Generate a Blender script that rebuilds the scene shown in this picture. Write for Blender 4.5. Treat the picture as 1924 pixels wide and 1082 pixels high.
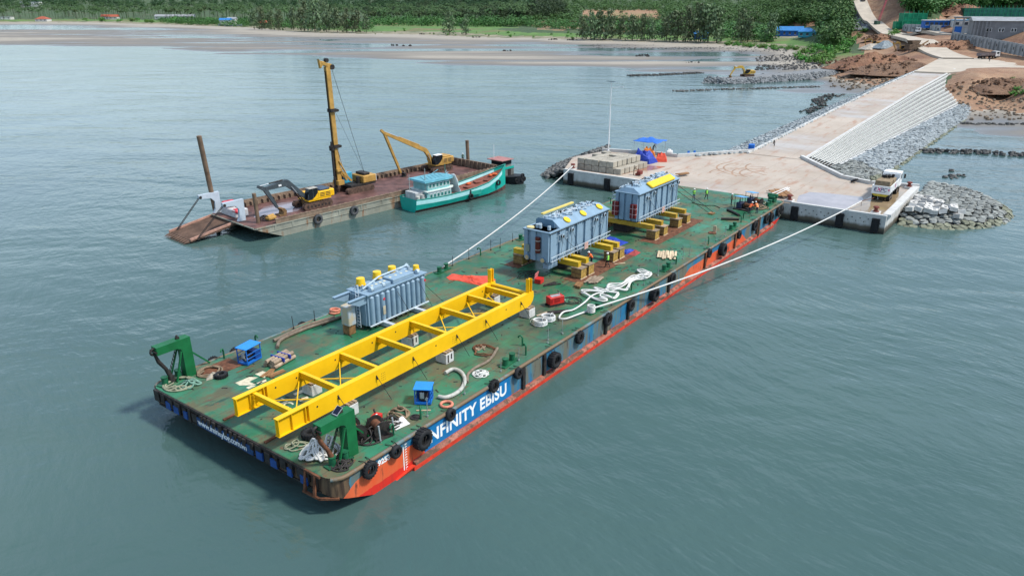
import bpy, bmesh, math, random
import numpy as np
from mathutils import Vector, Matrix, noise as mnoise
R=math.radians
random.seed(7); np.random.seed(7)
sc=bpy.context.scene
for o in list(bpy.data.objects): bpy.data.objects.remove(o)
COL=sc.collection
# ---------------------------------------------------------------- camera, sky, sun, exposure
cam=bpy.data.objects.new('camera',bpy.data.cameras.new('camera')); COL.objects.link(cam)
CAMH=29.6
cam.location=(0,0,CAMH); cam.rotation_euler=(math.pi/2-math.atan(531/1395),0,0)
cam.data.sensor_width=36; cam.data.lens=36*1395/1924
cam.data.clip_start=.5; cam.data.clip_end=20000
sc.camera=cam
SUN_EL,SUN_AZ=R(55),R(104)            # azimuth measured from +Y towards +X
SV=Vector((math.cos(SUN_EL)*math.sin(SUN_AZ),math.cos(SUN_EL)*math.cos(SUN_AZ),math.sin(SUN_EL)))
w=bpy.data.worlds.new('World'); sc.world=w; w.use_nodes=True
nt=w.node_tree; bg=nt.nodes['Background']
sky=nt.nodes.new('ShaderNodeTexSky'); sky.sky_type='NISHITA'; sky.sun_disc=False
sky.sun_elevation=SUN_EL; sky.sun_rotation=SUN_AZ; sky.air_density=1.0; sky.dust_density=1.0; sky.ozone_density=2.2
# broken cloud cover: grey-white cloud mixed over the blue by a soft noise on the sky direction
tc=nt.nodes.new('ShaderNodeTexCoord'); mp=nt.nodes.new('ShaderNodeMapping'); mp.inputs['Scale'].default_value=(1.0,1.0,2.6)
mp.inputs['Location'].default_value=(.35,1.3,.2)
nz=nt.nodes.new('ShaderNodeTexNoise'); nz.inputs['Scale'].default_value=1.7; nz.inputs['Detail'].default_value=5; nz.inputs['Roughness'].default_value=.55
rp=nt.nodes.new('ShaderNodeValToRGB'); rp.color_ramp.elements[0].position=.39; rp.color_ramp.elements[1].position=.80
mx=nt.nodes.new('ShaderNodeMixRGB'); mx.inputs[2].default_value=(6.5,7.7,9.0,1)
nt.links.new(tc.outputs['Generated'],mp.inputs[0]); nt.links.new(mp.outputs[0],nz.inputs[0]); nt.links.new(nz.outputs['Fac'],rp.inputs[0])
nt.links.new(rp.outputs[0],mx.inputs[0]); nt.links.new(sky.outputs[0],mx.inputs[1]); nt.links.new(mx.outputs[0],bg.inputs[0])
bg.inputs['Strength'].default_value=.145
sl=bpy.data.lights.new('sun','SUN'); sl.energy=3.5; sl.angle=R(7); sl.color=(1,.95,.87)
so=bpy.data.objects.new('sun',sl); COL.objects.link(so); so.rotation_euler=(-SV).to_track_quat('-Z','Y').to_euler(); so.location=(60,-40,90)
sc.view_settings.view_transform='Standard'; sc.view_settings.look='None'; sc.view_settings.exposure=0.42; sc.view_settings.gamma=1
sc.view_settings.use_curve_mapping=False
sc.render.engine='CYCLES'; sc.cycles.use_denoising=True; sc.cycles.max_bounces=5; sc.cycles.diffuse_bounces=3; sc.cycles.glossy_bounces=3
sc.cycles.caustics_reflective=False; sc.cycles.caustics_refractive=False; sc.cycles.volume_bounces=0

# ---------------------------------------------------------------- materials
MATS={}
def L(c): return tuple(c)+(1,) if len(c)==3 else c
class NT:
    def __init__(s,name):
        s.m=bpy.data.materials.new(name); s.m.use_nodes=True; s.t=s.m.node_tree; s.b=s.t.nodes['Principled BSDF']
        s.tc=s.t.nodes.new('ShaderNodeTexCoord')
    def n(s,t,**k):
        x=s.t.nodes.new(t)
        for a,v in k.items(): setattr(x,a,v)
        return x
    def l(s,a,b): s.t.links.new(a,b)
    def noise(s,scale,detail=4,rough=.6,vec=None,stretch=None,world=False):
        x=s.n('ShaderNodeTexNoise'); x.inputs['Scale'].default_value=scale; x.inputs['Detail'].default_value=detail; x.inputs['Roughness'].default_value=rough
        v=vec or (s.geo() if world else s.tc.outputs['Object'])
        if stretch:
            m=s.n('ShaderNodeMapping'); m.inputs['Scale'].default_value=stretch; s.l(v,m.inputs[0]); v=m.outputs[0]
        s.l(v,x.inputs['Vector']); return x.outputs['Fac']
    def geo(s):
        if not hasattr(s,'g'): s.g=s.n('ShaderNodeNewGeometry')
        return s.g.outputs['Position']
    def ramp(s,fac,a,b,ca=(0,0,0),cb=(1,1,1)):
        r=s.n('ShaderNodeValToRGB'); e=r.color_ramp.elements; e[0].position=a; e[1].position=b; e[0].color=L(ca); e[1].color=L(cb)
        s.l(fac,r.inputs[0]); return r.outputs[0]
    def mix(s,fac,a,b,mode='MIX'):
        m=s.n('ShaderNodeMixRGB',blend_type=mode)
        for i,x in ((0,fac),(1,a),(2,b)):
            if isinstance(x,(int,float)): m.inputs[i].default_value=x
            elif isinstance(x,tuple): m.inputs[i].default_value=L(x)
            else: s.l(x,m.inputs[i])
        return m.outputs[0]
    def math(s,op,a,b=0.0,c=None):
        m=s.n('ShaderNodeMath',operation=op)
        for i,x in enumerate((a,b,c)):
            if x is None: continue
            if isinstance(x,(int,float)): m.inputs[i].default_value=x
            else: s.l(x,m.inputs[i])
        return m.outputs[0]
    def bump(s,h,strength=.3,dist=.05):
        b=s.n('ShaderNodeBump'); b.inputs['Strength'].default_value=strength; b.inputs['Distance'].default_value=dist
        s.l(h,b.inputs['Height']); s.l(b.outputs[0],s.b.inputs['Normal']); return b
    def joints(s,c,px,py,wx,wy,k):
        'thin darker plate / slab joints on a regular grid of object metres'
        x=s.n('ShaderNodeSeparateXYZ'); s.l(s.tc.outputs['Object'],x.inputs[0])
        a=s.math('LESS_THAN',s.math('FRACT',s.math('DIVIDE',x.outputs[0],px)),wx/px); b=s.math('LESS_THAN',s.math('FRACT',s.math('DIVIDE',x.outputs[1],py)),wy/py)
        return s.mix(s.math('MULTIPLY',s.math('MAXIMUM',a,b),k),c,(.03,.03,.028))
    def color(s,c): s.l(c,s.b.inputs['Base Color'])
def mk(name,c,rough=.6,metal=0,var=.18,sc_=1.5,rust=0,rustc=(.16,.065,.03),streak=False,bump=.15,rsc=.9,rand=.0,spec=None):
    """painted / weathered surface: tone variation, dirt or rust patches, fine relief"""
    if name in MATS: return MATS[name]
    t=NT(name)
    n1=t.noise(sc_,5)
    dark=tuple(x*(1-var*1.6) for x in c); lite=tuple(min(1,x*(1+var)) for x in c)
    col=t.ramp(n1,.3,.7,dark,lite)
    if rust:
        n2=t.noise(rsc,7,.7,stretch=(1,1,.25) if streak else None)
        k=.5+.22*(1-rust*2)
        col=t.mix(t.ramp(n2,k,k+.1),col,rustc)
    if rand:
        oi=t.n('ShaderNodeObjectInfo')
        v=t.math('MULTIPLY_ADD',oi.outputs['Random'],rand*2,1-rand)
        h=t.n('ShaderNodeHueSaturation'); t.l(v,h.inputs['Value']); t.l(col,h.inputs['Color']); col=h.outputs[0]
    t.color(col); t.b.inputs['Roughness'].default_value=rough; t.b.inputs['Metallic'].default_value=metal
    t.b.inputs['Specular IOR Level'].default_value=.28 if spec is None else spec
    if bump: t.bump(t.noise(12,4),bump,.02)
    MATS[name]=t.m; return t.m

# ---------------------------------------------------------------- mesh builder
class MB:
    def __init__(s): s.v=[]; s.f=[]; s.mi=[]; s.sm=[]
    def add(s,vs,fs,mi=0,smooth=False):
        o=len(s.v); s.v+= [tuple(v) for v in vs]
        for f in fs: s.f.append(tuple(i+o for i in f)); s.mi.append(mi); s.sm.append(smooth)
        return s
    def box(s,cx,cy,cz,sx,sy,sz,rz=0,mi=0,M=None,bev=0):
        hx,hy,hz=sx/2,sy/2,sz/2
        if bev:
            b=min(bev,hx*.9,hy*.9,hz*.9); bm=bmesh.new(); bmesh.ops.create_cube(bm,size=1)
            for v in bm.verts: v.co=Vector((v.co.x*sx,v.co.y*sy,v.co.z*sz))
            bmesh.ops.bevel(bm,geom=bm.edges[:],offset=b,segments=1,affect='EDGES')
            vs=[v.co.copy() for v in bm.verts]; bm.verts.index_update(); fs=[[v.index for v in f.verts] for f in bm.faces]; bm.free()
        else:
            vs=[Vector((x*hx,y*hy,z*hz)) for z in(-1,1) for y in(-1,1) for x in(-1,1)]
            fs=[(0,2,3,1),(4,5,7,6),(0,1,5,4),(2,6,7,3),(0,4,6,2),(1,3,7,5)]
        m=Matrix.Translation((cx,cy,cz))@(M if M is not None else Matrix.Rotation(rz,4,'Z'))
        return s.add([m@v for v in vs],fs,mi)
    def bx(s,x0,x1,y0,y1,z0,z1,mi=0,bev=0): return s.box((x0+x1)/2,(y0+y1)/2,(z0+z1)/2,abs(x1-x0),abs(y1-y0),abs(z1-z0),mi=mi,bev=bev)
    def bar(s,p0,p1,w,h,mi=0,up=(0,0,1)):
        p0,p1=Vector(p0),Vector(p1); d=p1-p0; ln=d.length
        if ln<1e-6: return s
        x=d/ln; u=Vector(up)
        if abs(x.dot(u))>.99: u=Vector((1,0,0))
        y=u.cross(x).normalized(); z=x.cross(y)
        m=Matrix((x,y,z)).transposed().to_4x4(); c=(p0+p1)/2
        return s.box(c.x,c.y,c.z,ln,w,h,M=m,mi=mi)
    def cyl(s,p0,p1,r0,r1=None,n=10,mi=0,caps=True,smooth=True):
        p0,p1=Vector(p0),Vector(p1); r1=r0 if r1 is None else r1
        d=(p1-p0).normalized(); u=Vector((0,0,1)) if abs(d.z)<.95 else Vector((1,0,0))
        a=d.cross(u).normalized(); b=d.cross(a)
        vs=[p+(a*math.cos(2*math.pi*i/n)+b*math.sin(2*math.pi*i/n))*r for p,r in((p0,r0),(p1,r1)) for i in range(n)]
        s.add(vs,[(i,n+i,n+(i+1)%n,(i+1)%n) for i in range(n)],mi,smooth)
        if caps:
            if r0>0: s.add(vs[:n],[tuple(range(n))],mi)
            if r1>0: s.add(vs[n:],[tuple(range(n-1,-1,-1))],mi)
        return s
    def tube(s,pts,r,n=6,mi=0,closed=False):
        pts=[Vector(p) for p in pts]; N=len(pts); vs=[]; a=None
        for i,p in enumerate(pts):
            q0=pts[i-1] if (i>0 or closed) else p; q1=pts[(i+1)%N] if (i<N-1 or closed) else p
            d=(q1-q0); d=d.normalized() if d.length>1e-9 else Vector((1,0,0))
            if a is None:
                u=Vector((0,0,1)) if abs(d.z)<.95 else Vector((1,0,0)); a=d.cross(u).normalized()
            else:
                a=(a-d*a.dot(d)); a=a.normalized() if a.length>1e-6 else d.orthogonal().normalized()
            b=d.cross(a); rr=r[i] if isinstance(r,(list,tuple)) else r
            vs+=[p+(a*math.cos(2*math.pi*k/n)+b*math.sin(2*math.pi*k/n))*rr for k in range(n)]
        fs=[]
        for i in range(N if closed else N-1):
            j=(i+1)%N
            fs+=[(i*n+k,j*n+k,j*n+(k+1)%n,i*n+(k+1)%n) for k in range(n)]
        s.add(vs,fs,mi,True)
        if not closed: s.add(vs[:n],[tuple(range(n))],mi); s.add(vs[-n:],[tuple(range(n-1,-1,-1))],mi)
        return s
    def torus(s,c,ax,Rr,r,n=16,m=8,mi=0,flat=1.0):
        c=Vector(c); d=Vector(ax).normalized(); u=Vector((0,0,1)) if abs(d.z)<.95 else Vector((1,0,0))
        a=d.cross(u).normalized(); b=d.cross(a); vs=[]
        for i in range(n):
            t=2*math.pi*i/n; e=a*math.cos(t)+b*math.sin(t)
            vs+=[c+e*(Rr+r*math.cos(2*math.pi*k/m))+d*(r*flat*math.sin(2*math.pi*k/m)) for k in range(m)]
        return s.add(vs,[(i*m+k,((i+1)%n)*m+k,((i+1)%n)*m+(k+1)%m,i*m+(k+1)%m) for i in range(n) for k in range(m)],mi,True)
    def prism(s,poly,a0,a1,axis='z',mi=0,top=None):
        n=len(poly); top=top or poly
        def P3(q,a): return {'z':(q[0],q[1],a),'y':(q[0],a,q[1]),'x':(a,q[0],q[1])}[axis]
        vs=[P3(q,a0) for q in poly]+[P3(q,a1) for q in top]
        return s.add(vs,[tuple(range(n-1,-1,-1)),tuple(range(n,2*n))]+[(i,(i+1)%n,n+(i+1)%n,n+i) for i in range(n)],mi)
    def rock(s,c,sx,sy,sz,seed,mi=0,flat=True):
        rnd=random.Random(seed); c=Vector(c); rot=Matrix.Rotation(rnd.random()*6.28,4,'Z')@Matrix.Rotation(rnd.uniform(-.35,.35),4,'X')
        vs=[]
        for z,k in((-.5,.75),(.1,1.0),(.5,.66)):
            n=6; ph=rnd.random()*6
            for i in range(n):
                t=ph+2*math.pi*(i+rnd.uniform(-.25,.25))/n; q=k*rnd.uniform(.82,1.12)
                vs.append(c+rot@Vector((math.cos(t)*sx*.5*q,math.sin(t)*sy*.5*q,(z+rnd.uniform(-.1,.1))*sz)))
        fs=[(j*6+i,j*6+(i+1)%6,(j+1)*6+(i+1)%6,(j+1)*6+i) for j in(0,1) for i in range(6)]+[tuple(range(12,18))]
        return s.add(vs,fs,mi)
    def dome(s,c,rx,ry,rz,n=10,m=4,mi=0):
        c=Vector(c); vs=[c+Vector((0,0,rz))]
        for j in range(1,m+1):
            p=math.pi/2*j/m
            vs+=[c+Vector((rx*math.sin(p)*math.cos(2*math.pi*i/n),ry*math.sin(p)*math.sin(2*math.pi*i/n),rz*math.cos(p))) for i in range(n)]
        fs=[(0,1+i,1+(i+1)%n) for i in range(n)]
        for j in range(m-1): fs+=[(1+j*n+i,1+(j+1)*n+i,1+(j+1)*n+(i+1)%n,1+j*n+(i+1)%n) for i in range(n)]
        return s.add(vs,fs,mi,True)
    def mesh(s,name):
        me=bpy.data.meshes.new(name); me.from_pydata(s.v,[],s.f); me.update(); return me
    def build(s,name,mats,parent=None,fix=True,bevel=0):
        me=s.mesh(name)
        if not isinstance(mats,(list,tuple)): mats=[mats]
        for m in mats: me.materials.append(m)
        me.polygons.foreach_set('material_index',s.mi); me.polygons.foreach_set('use_smooth',s.sm)
        if fix:
            bm=bmesh.new(); bm.from_mesh(me); bmesh.ops.recalc_face_normals(bm,faces=bm.faces[:]); bm.to_mesh(me); bm.free()
        o=bpy.data.objects.new(name,me); COL.objects.link(o)
        if parent is not None: o.parent=parent
        return o
# ---------------------------------------------------------------- frames (barge frame: x forward from stern, y to port)
A_B=R(53.5); O_B=(-19.133,43.827); DECK=2.7
class Frame:
    def __init__(s,ox,oy,a): s.o=(ox,oy); s.a=a
    def __call__(s,x,y,z=0): c,n=math.cos(s.a),math.sin(s.a); return Vector((s.o[0]+x*c-y*n,s.o[1]+x*n+y*c,z))
FB=Frame(O_B[0],O_B[1],A_B); FW=Frame(0,0,0)
def tag(o,label=None,cat=None,group=None,kind=None):
    if label: o['label']=label
    if cat: o['category']=cat
    if group: o['group']=group
    if kind: o['kind']=kind
    return o
def thing(name,label,cat,x,y,z=0,rz=0,fr=FW,group=None):
    o=bpy.data.objects.new(name,None); COL.objects.link(o); o.empty_display_size=.3
    o.location=fr(x,y,z); o.rotation_euler=(0,0,fr.a+rz); return tag(o,label,cat,group)
def put(o,x,y,z,rz=0,fr=FW): o.location=fr(x,y,z); o.rotation_euler=(0,0,fr.a+rz); return o
KIDS={}
def dup(root,x,y,z,rz=0,fr=FW,label=None,group=None,scale=None):
    def cp(o,par):
        c=o.copy(); COL.objects.link(c)
        if par is not None: c.parent=par
        for ch in list(o.children): cp(ch,c)
        return c
    r=cp(root,None); put(r,x,y,z,rz,fr)
    if label: r['label']=label
    if group: r['group']=group
    if scale: r.scale=scale if isinstance(scale,tuple) else (scale,)*3
    return r
def text_mesh(txt,size,mat,name,parent=None,bold=.012,M=None,align='LEFT',sp=1.0,shear=0,fit=None):
    cu=bpy.data.curves.new(name,'FONT'); cu.body=txt; cu.size=size; cu.offset=bold; cu.align_x=align; cu.space_character=sp; cu.shear=shear; cu.extrude=.004
    t=bpy.data.objects.new(name,cu); COL.objects.link(t)
    me=bpy.data.meshes.new_from_object(t.evaluated_get(bpy.context.evaluated_depsgraph_get()))
    bpy.data.objects.remove(t); bpy.data.curves.remove(cu)
    me.materials.clear(); me.materials.append(mat); me.name=name
    o=bpy.data.objects.new(name,me); COL.objects.link(o)
    if parent is not None: o.parent=parent
    if fit:
        xs=[v.co.x for v in me.vertices]; k=fit/(max(xs)-min(xs)); me.transform(Matrix.Diagonal((k,1,1,1))@Matrix.Translation((-min(xs),0,0)))
    if M is not None: me.transform(M)
    return o
def wiggle(cx,cy,z,r,n,seed,h=.25,step=.36):
    """a heap of rope: a path that keeps turning inside a disc and climbs over itself"""
    rnd=random.Random(seed); a=rnd.random()*6; x=y=0; out=[]
    ta=0
    for i in range(n):
        ta+=rnd.uniform(-.5,.5); ta=max(-1.1,min(1.1,ta))
        if math.hypot(x,y)>r*.75:
            want=math.atan2(-y,-x); df=(want-a+math.pi)%(2*math.pi)-math.pi; a+=df*.45
        a+=ta*.7; x+=math.cos(a)*step; y+=math.sin(a)*step
        q=math.hypot(x,y)
        if q>r: x*=r/q; y*=r/q
        dd=max(0,1-math.hypot(x,y)/r)
        out.append((cx+x,cy+y,z+rnd.random()*h*dd+h*.6*dd))
    return smooth(out,3)
def smooth(pts,k=3):
    pts=[Vector(p) for p in pts]; out=[]
    for i in range(len(pts)-1):
        p0=pts[max(0,i-1)]; p1=pts[i]; p2=pts[i+1]; p3=pts[min(len(pts)-1,i+2)]
        for j in range(k):
            t=j/k
            out.append(.5*((2*p1)+(p2-p0)*t+(2*p0-5*p1+4*p2-p3)*t*t+(3*p1-p0-3*p2+p3)*t**3))
    out.append(pts[-1]); return out
def sag(p0,p1,s,n=24):
    p0,p1=Vector(p0),Vector(p1)
    return [p0.lerp(p1,i/n)-Vector((0,0,4*s*(i/n)*(1-i/n))) for i in range(n+1)]
# ================================================================ sea
def sea_material():
    t=NT('sea_water'); g=t.geo()
    big=t.noise(.011,5,.6,world=True)
    near=t.mix(t.ramp(big,.34,.66),(.041,.083,.081),(.066,.117,.105))
    t.color(near); t.b.inputs['Roughness'].default_value=.10; t.b.inputs['IOR'].default_value=1.33
    t.b.inputs['Roughness'].default_value=.15
    wp=t.n('ShaderNodeTexNoise'); wp.inputs['Scale'].default_value=.03; wp.inputs['Detail'].default_value=2; t.l(g,wp.inputs[0])
    def waves(rot,sx,sy,detail,k):
        v=t.n('ShaderNodeVectorMath',operation='MULTIPLY_ADD'); t.l(wp.outputs['Color'],v.inputs[0]); v.inputs[1].default_value=(14,14,0); t.l(g,v.inputs[2])
        m0=t.n('ShaderNodeMapping'); m0.inputs['Rotation'].default_value=(0,0,R(rot)); t.l(v.outputs[0],m0.inputs[0]); m=t.n('ShaderNodeMapping'); m.inputs['Scale'].default_value=(sx,sy,1); t.l(m0.outputs[0],m.inputs[0])
        c=t.n('ShaderNodeTexNoise'); c.inputs['Scale'].default_value=1; c.inputs['Detail'].default_value=detail; c.inputs['Roughness'].default_value=.55; t.l(m.outputs[0],c.inputs[0]); return t.math('MULTIPLY',c.outputs[0],k)
    h=t.math('ADD',waves(48,.7,1.5,3,.08),waves(52,.2,.46,3,.26)); h=t.math('ADD',h,waves(-28,.16,.6,2,.13)); h=t.math('ADD',h,waves(8,.02,.10,2,.8))
    patch=t.noise(.018,3,.55,world=True); st=t.math('MULTIPLY_ADD',patch,.9,.15)
    bp=t.bump(h,.7,1.0); t.l(st,bp.inputs['Strength'])
    return t.m
mb=MB(); mb.add([(-6000,-600,0),(6000,-600,0),(6000,9000,0),(-6000,9000,0)],[(0,1,2,3)])
sea=tag(mb.build('sea',sea_material()),kind='structure')

# ================================================================ cargo barge
BL_,BWd=85.7,10.35
def hull_material():
    t=NT('hull_paint'); o=t.tc.outputs['Object']
    sx=t.n('ShaderNodeSeparateXYZ'); t.l(o,sx.inputs[0]); X,Y,Z=sx.outputs
    fx=t.math('DIVIDE',X,BL_)
    r=t.n('ShaderNodeValToRGB'); e=r.color_ramp.elements
    pts=[(.0,.2),(.6,1.0),(1.6,1.75),(3,2.15),(5.2,1.95),(7.0,1.85),(7.4,1.2),(8.4,.62),(49.8,.62),(52.0,1.72),(58,1.8),(68.6,1.72),(70.3,.62),(85.7,.62)]
    e[0].position=0; e[0].color=(pts[0][1]/3,)*3+(1,); e[1].position=1; e[1].color=(pts[-1][1]/3,)*3+(1,)
    for x,z in pts[1:-1]:
        q=e.new(x/BL_); q.color=(z/3,)*3+(1,)
    t.l(fx,r.inputs[0]); thr=t.math('MULTIPLY',r.outputs[0],3.0)
    wob=t.noise(.8,4,.6); wob=t.math('MULTIPLY_ADD',wob,.16,-.08)
    below=t.math('LESS_THAN',t.math('ADD',Z,wob),thr)
    n1=t.noise(.9,6,.65,stretch=(1,1,.35)); n2=t.noise(.45,6,.7,stretch=(1,1,.12)); n3=t.noise(2.6,5,.6,stretch=(1,1,.2))
    blue=t.mix(t.ramp(n1,.38,.62),(.012,.135,.28),(.065,.175,.205))
    blue=t.mix(t.ramp(n2,.46,.56),blue,(.125,.125,.095))
    blue=t.mix(t.ramp(n3,.60,.67),blue,(.06,.036,.024))
    org=t.mix(t.ramp(n1,.35,.65),(.62,.085,.026),(.58,.13,.05))
    org=t.mix(t.ramp(n3,.56,.66),org,(.15,.045,.028))
    org=t.mix(t.math('LESS_THAN',t.math('ADD',Z,t.math('MULTIPLY',n1,.5)),.85),org,t.mix(t.ramp(n3,.5,.7),(.56,.026,.016),(.40,.03,.02)))
    col=t.mix(below,blue,org)
    # bare, rusty stern corner and transom (rubbed by tow lines): brown over the first metre and a half
    st=t.math('LESS_THAN',t.math('ADD',X,t.math('MULTIPLY',n1,1.6)),2.1)
    brown=t.mix(t.ramp(n3,.4,.6),(.05,.032,.022),(.13,.085,.05))
    col=t.mix(t.math('MULTIPLY',st,t.math('SUBTRACT',1.0,t.math('MULTIPLY',below,.85))),col,brown)
    t.color(col); t.b.inputs['Roughness'].default_value=.55; t.b.inputs['Specular IOR Level'].default_value=.3; t.bump(n3,.2,.03); return t.m
def deck_material():
    t=NT('deck_paint')
    n1=t.noise(.13,6,.6); n2=t.noise(.32,7,.68); n3=t.noise(1.6,6,.7); n4=t.noise(.7,6,.7,stretch=(.35,1.6,1))
    c=t.mix(t.ramp(n1,.42,.58),(.016,.105,.048),(.034,.18,.098))
    c=t.mix(t.ramp(n2,.47,.60),c,(.105,.105,.056))
    c=t.mix(t.ramp(n4,.57,.66),c,(.018,.06,.042))
    c=t.mix(t.ramp(n3,.60,.66),c,(.14,.068,.038))
    n5=t.noise(.09,5,.7,stretch=(.6,1.3,1)); c=t.mix(t.math('MULTIPLY',t.ramp(n5,.52,.66),.55),c,(.045,.05,.042))
    c=t.joints(c,6.1,2.3,.07,.06,.4)
    t.color(c); t.b.inputs['Specular IOR Level'].default_value=.3; t.l(t.ramp(n2,.35,.65,(.3,.3,.3),(.7,.7,.7)),t.b.inputs['Roughness']); t.bump(n3,.15,.02); return t.m
RUB=mk('rubber',(.016,.017,.019),.75,var=.35,sc_=3,bump=.3)
GUN=mk('gunwale_worn',(.12,.20,.215),.6,var=.4,sc_=.8,rust=.75,rustc=(.15,.105,.062),rsc=.55)
REDF=mk('red_fender',(.55,.045,.022),.5,var=.25,sc_=1.2,rust=.22,rustc=(.14,.05,.03),rsc=1.1)
FTOP=mk('fender_top',(.33,.13,.09),.7,var=.3,sc_=1.3,rust=.6,rustc=(.1,.06,.04),rsc=1.2)
GREEN=mk('deck_fitting_green',(.012,.105,.048),.5,var=.25,sc_=2,rust=.08)
GREENB=mk('gantry_green',(.008,.115,.038),.42,var=.15,sc_=1,rust=.05)
RUST=mk('rusty_steel',(.14,.058,.03),.8,var=.4,sc_=2.5)
DARK=mk('dark_greasy_steel',(.03,.026,.024),.6,var=.4,sc_=3)
WHITE=mk('white_paint',(.75,.76,.75),.5,var=.06)
CREAM=mk('cream_deck_paint',(.55,.50,.36),.6,var=.18,sc_=3,rust=.12)
ROPEW=mk('white_rope',(.56,.56,.53),.85,var=.1,sc_=6)
ROPEO=mk('old_green_rope',(.24,.25,.17),.9,var=.25,sc_=4)
ROPET=mk('teal_rope',(.14,.26,.2),.9,var=.25,sc_=4)
ROPEB=mk('brown_rope',(.21,.155,.10),.9,var=.25,sc_=4)
barge=thing('cargo_barge','long green decked cargo barge with blue and orange hull moored bow to the concrete jetty','barge',0,0,0,0,FB)
# hull lofted over stations: rounded corners in plan, raked ends
Rc=1.1
def halfw(x):
    e=min(x,BL_-x)
    return BWd if e>=Rc else BWd-Rc+math.sqrt(max(0,Rc*Rc-(Rc-e)**2))
def zbot(x):
    e=min(x,BL_-x)
    return 1.45-e*.46 if e<7 else -1.77
ST=[0,.06,.2,.45,.75,1.1,2,3.5,5,7,12,20,30,42.85,55,65,73,78.7,80.7,82.2,83.7,84.6,84.95,85.25,85.5,85.64,85.7]
mb=MB(); vs=[];fs=[]
for x in ST:
    h=halfw(x); zb=zbot(x); zs=[DECK-.02,1.9,1.0,zb] if zb<.9 else [DECK-.02,2.3,1.9,zb]
    vs+=[(x,-h,z) for z in zs]+[(x,h,z) for z in zs[::-1]]
for i in range(len(ST)-1):
    a,b=i*8,(i+1)*8
    for k in range(7): fs.append((a+k,a+k+1,b+k+1,b+k))
fs.append(tuple(range(8))); e0=(len(ST)-1)*8; fs.append(tuple(range(e0+7,e0-1,-1)))
mb.add(vs,fs); mb.build('hull',hull_material(),barge)
mb=MB(); out=[(x,-halfw(x)) for x in ST]+[(x,halfw(x)) for x in ST[::-1]]
mb.prism(out,DECK-.02,DECK); mb.build('deck',deck_material(),barge)
# rolled gunwale pipes, lower fenders, vertical fender straps
for sgn in(-1,1):
    pts=[(x,sgn*(halfw(x)+.02),DECK-.09) for x in ST if .2<=x<=85.5]
    mb=MB(); mb.tube(pts,.15,8); mb.build('gunwale',GUN,barge)
    mb=MB()
    x0,x1=6.6,80.5; y=sgn*(BWd+.16)
    mb.prism([(sgn*(BWd-.01),-.3),(sgn*(BWd+.28),-.3),(sgn*(BWd+.33),.0),(sgn*(BWd+.33),.34),(sgn*(BWd-.01),.34)],x0,x1,'x',0)
    mb.prism([(sgn*(BWd-.01),.34),(sgn*(BWd+.33),.34),(sgn*(BWd+.25),.52),(sgn*(BWd-.01),.58)],x0+.2,x1,'x',1)
    # aft end tapers up to the side
    mb.add([(x0,sgn*(BWd-.01),-.3),(x0,sgn*(BWd+.33),.34),(x0,sgn*(BWd-.01),.34),(4.0,sgn*(BWd-.01),-.25)],[(0,1,2),(0,3,1),(2,1,3)],0)
    mb.build('lower_fender',[REDF,FTOP],barge)
for x in (19.6,22.6,32.9,37.3,46.5,56.3,65.8,74.0,79.4):
    mb=MB(); mb.bx(x-.17,x+.17,-BWd-.2,-BWd+.01,.55,2.45,0); mb.build('fender_strap',DARK if x<50 else RUST,barge)
# black fender battens and bent steel across the transom
rnd=random.Random(3)
BLUEP=mk('blue_patch',(.016,.065,.24),.5,var=.2,sc_=2,rust=.1)
mb=MB()
y=-9.0
while y<9.2:
    wd=rnd.uniform(.25,.7); mb.bx(-.14-.06*rnd.random(),.02,y,y+wd,1.5+rnd.uniform(0,.5),DECK-.05-rnd.uniform(0,.25),0); y+=wd+rnd.uniform(.1,.55)
mb.bx(-.12,.0,-9.2,9.2,DECK-.22,DECK-.02,0); mb.bx(-.1,.0,-9.2,9.2,1.47,1.58,0)
mb.build('transom_fender',DARK,barge)
mb=MB()
for y in (-8.1,-6.6,-5.1,-3.6,5.2,6.3,7.4): mb=MB(); mb.bx(-.215,-.1,y,y+rnd.uniform(.45,.8),1.62,2.2,0); mb.build('transom_patch',BLUEP,barge)
mb=MB(); mb.bx(-.225,-.14,-2.6,3.9,1.66,2.3,0); mb.build('transom_panel',mk('dark_blue_panel',(.016,.06,.17),.55,var=.4,sc_=1.5,rust=.3,rustc=(.03,.03,.03),rsc=1.2),barge)
y=-2.7
while y<3.9: mb=MB(); w_=rnd.uniform(.12,.4); mb.bx(-.26,-.1,y,y+w_,rnd.uniform(2.08,2.2),2.62); mb.build('fender_pad',DARK,barge); y+=w_+rnd.uniform(.1,.7)
text_mesh('www.infinitylog.com.vn',.66,WHITE,'website_lettering',barge,.012,Matrix(((0,0,-1,-.235),(-1,0,0,3.75),(0,1,0,1.8),(0,0,0,1))),sp=.93)
# rusty frame welded on the near stern corner
mb=MB()
for y in(-8.0,-8.9): mb.bar((-.35,y,1.25),(-.1,y+.05,DECK+.05),.16,.16)
mb.bar((-.35,-7.8,1.25),(-.3,-9.3,1.25),.14,.14); mb.bar((-.3,-9.3,1.25),(.5,-10.2,1.2),.14,.14); mb.bar((-.12,-7.9,DECK),(-.12,-9.3,DECK),.14,.14)
mb.build('corner_frame',RUST,barge)
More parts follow.
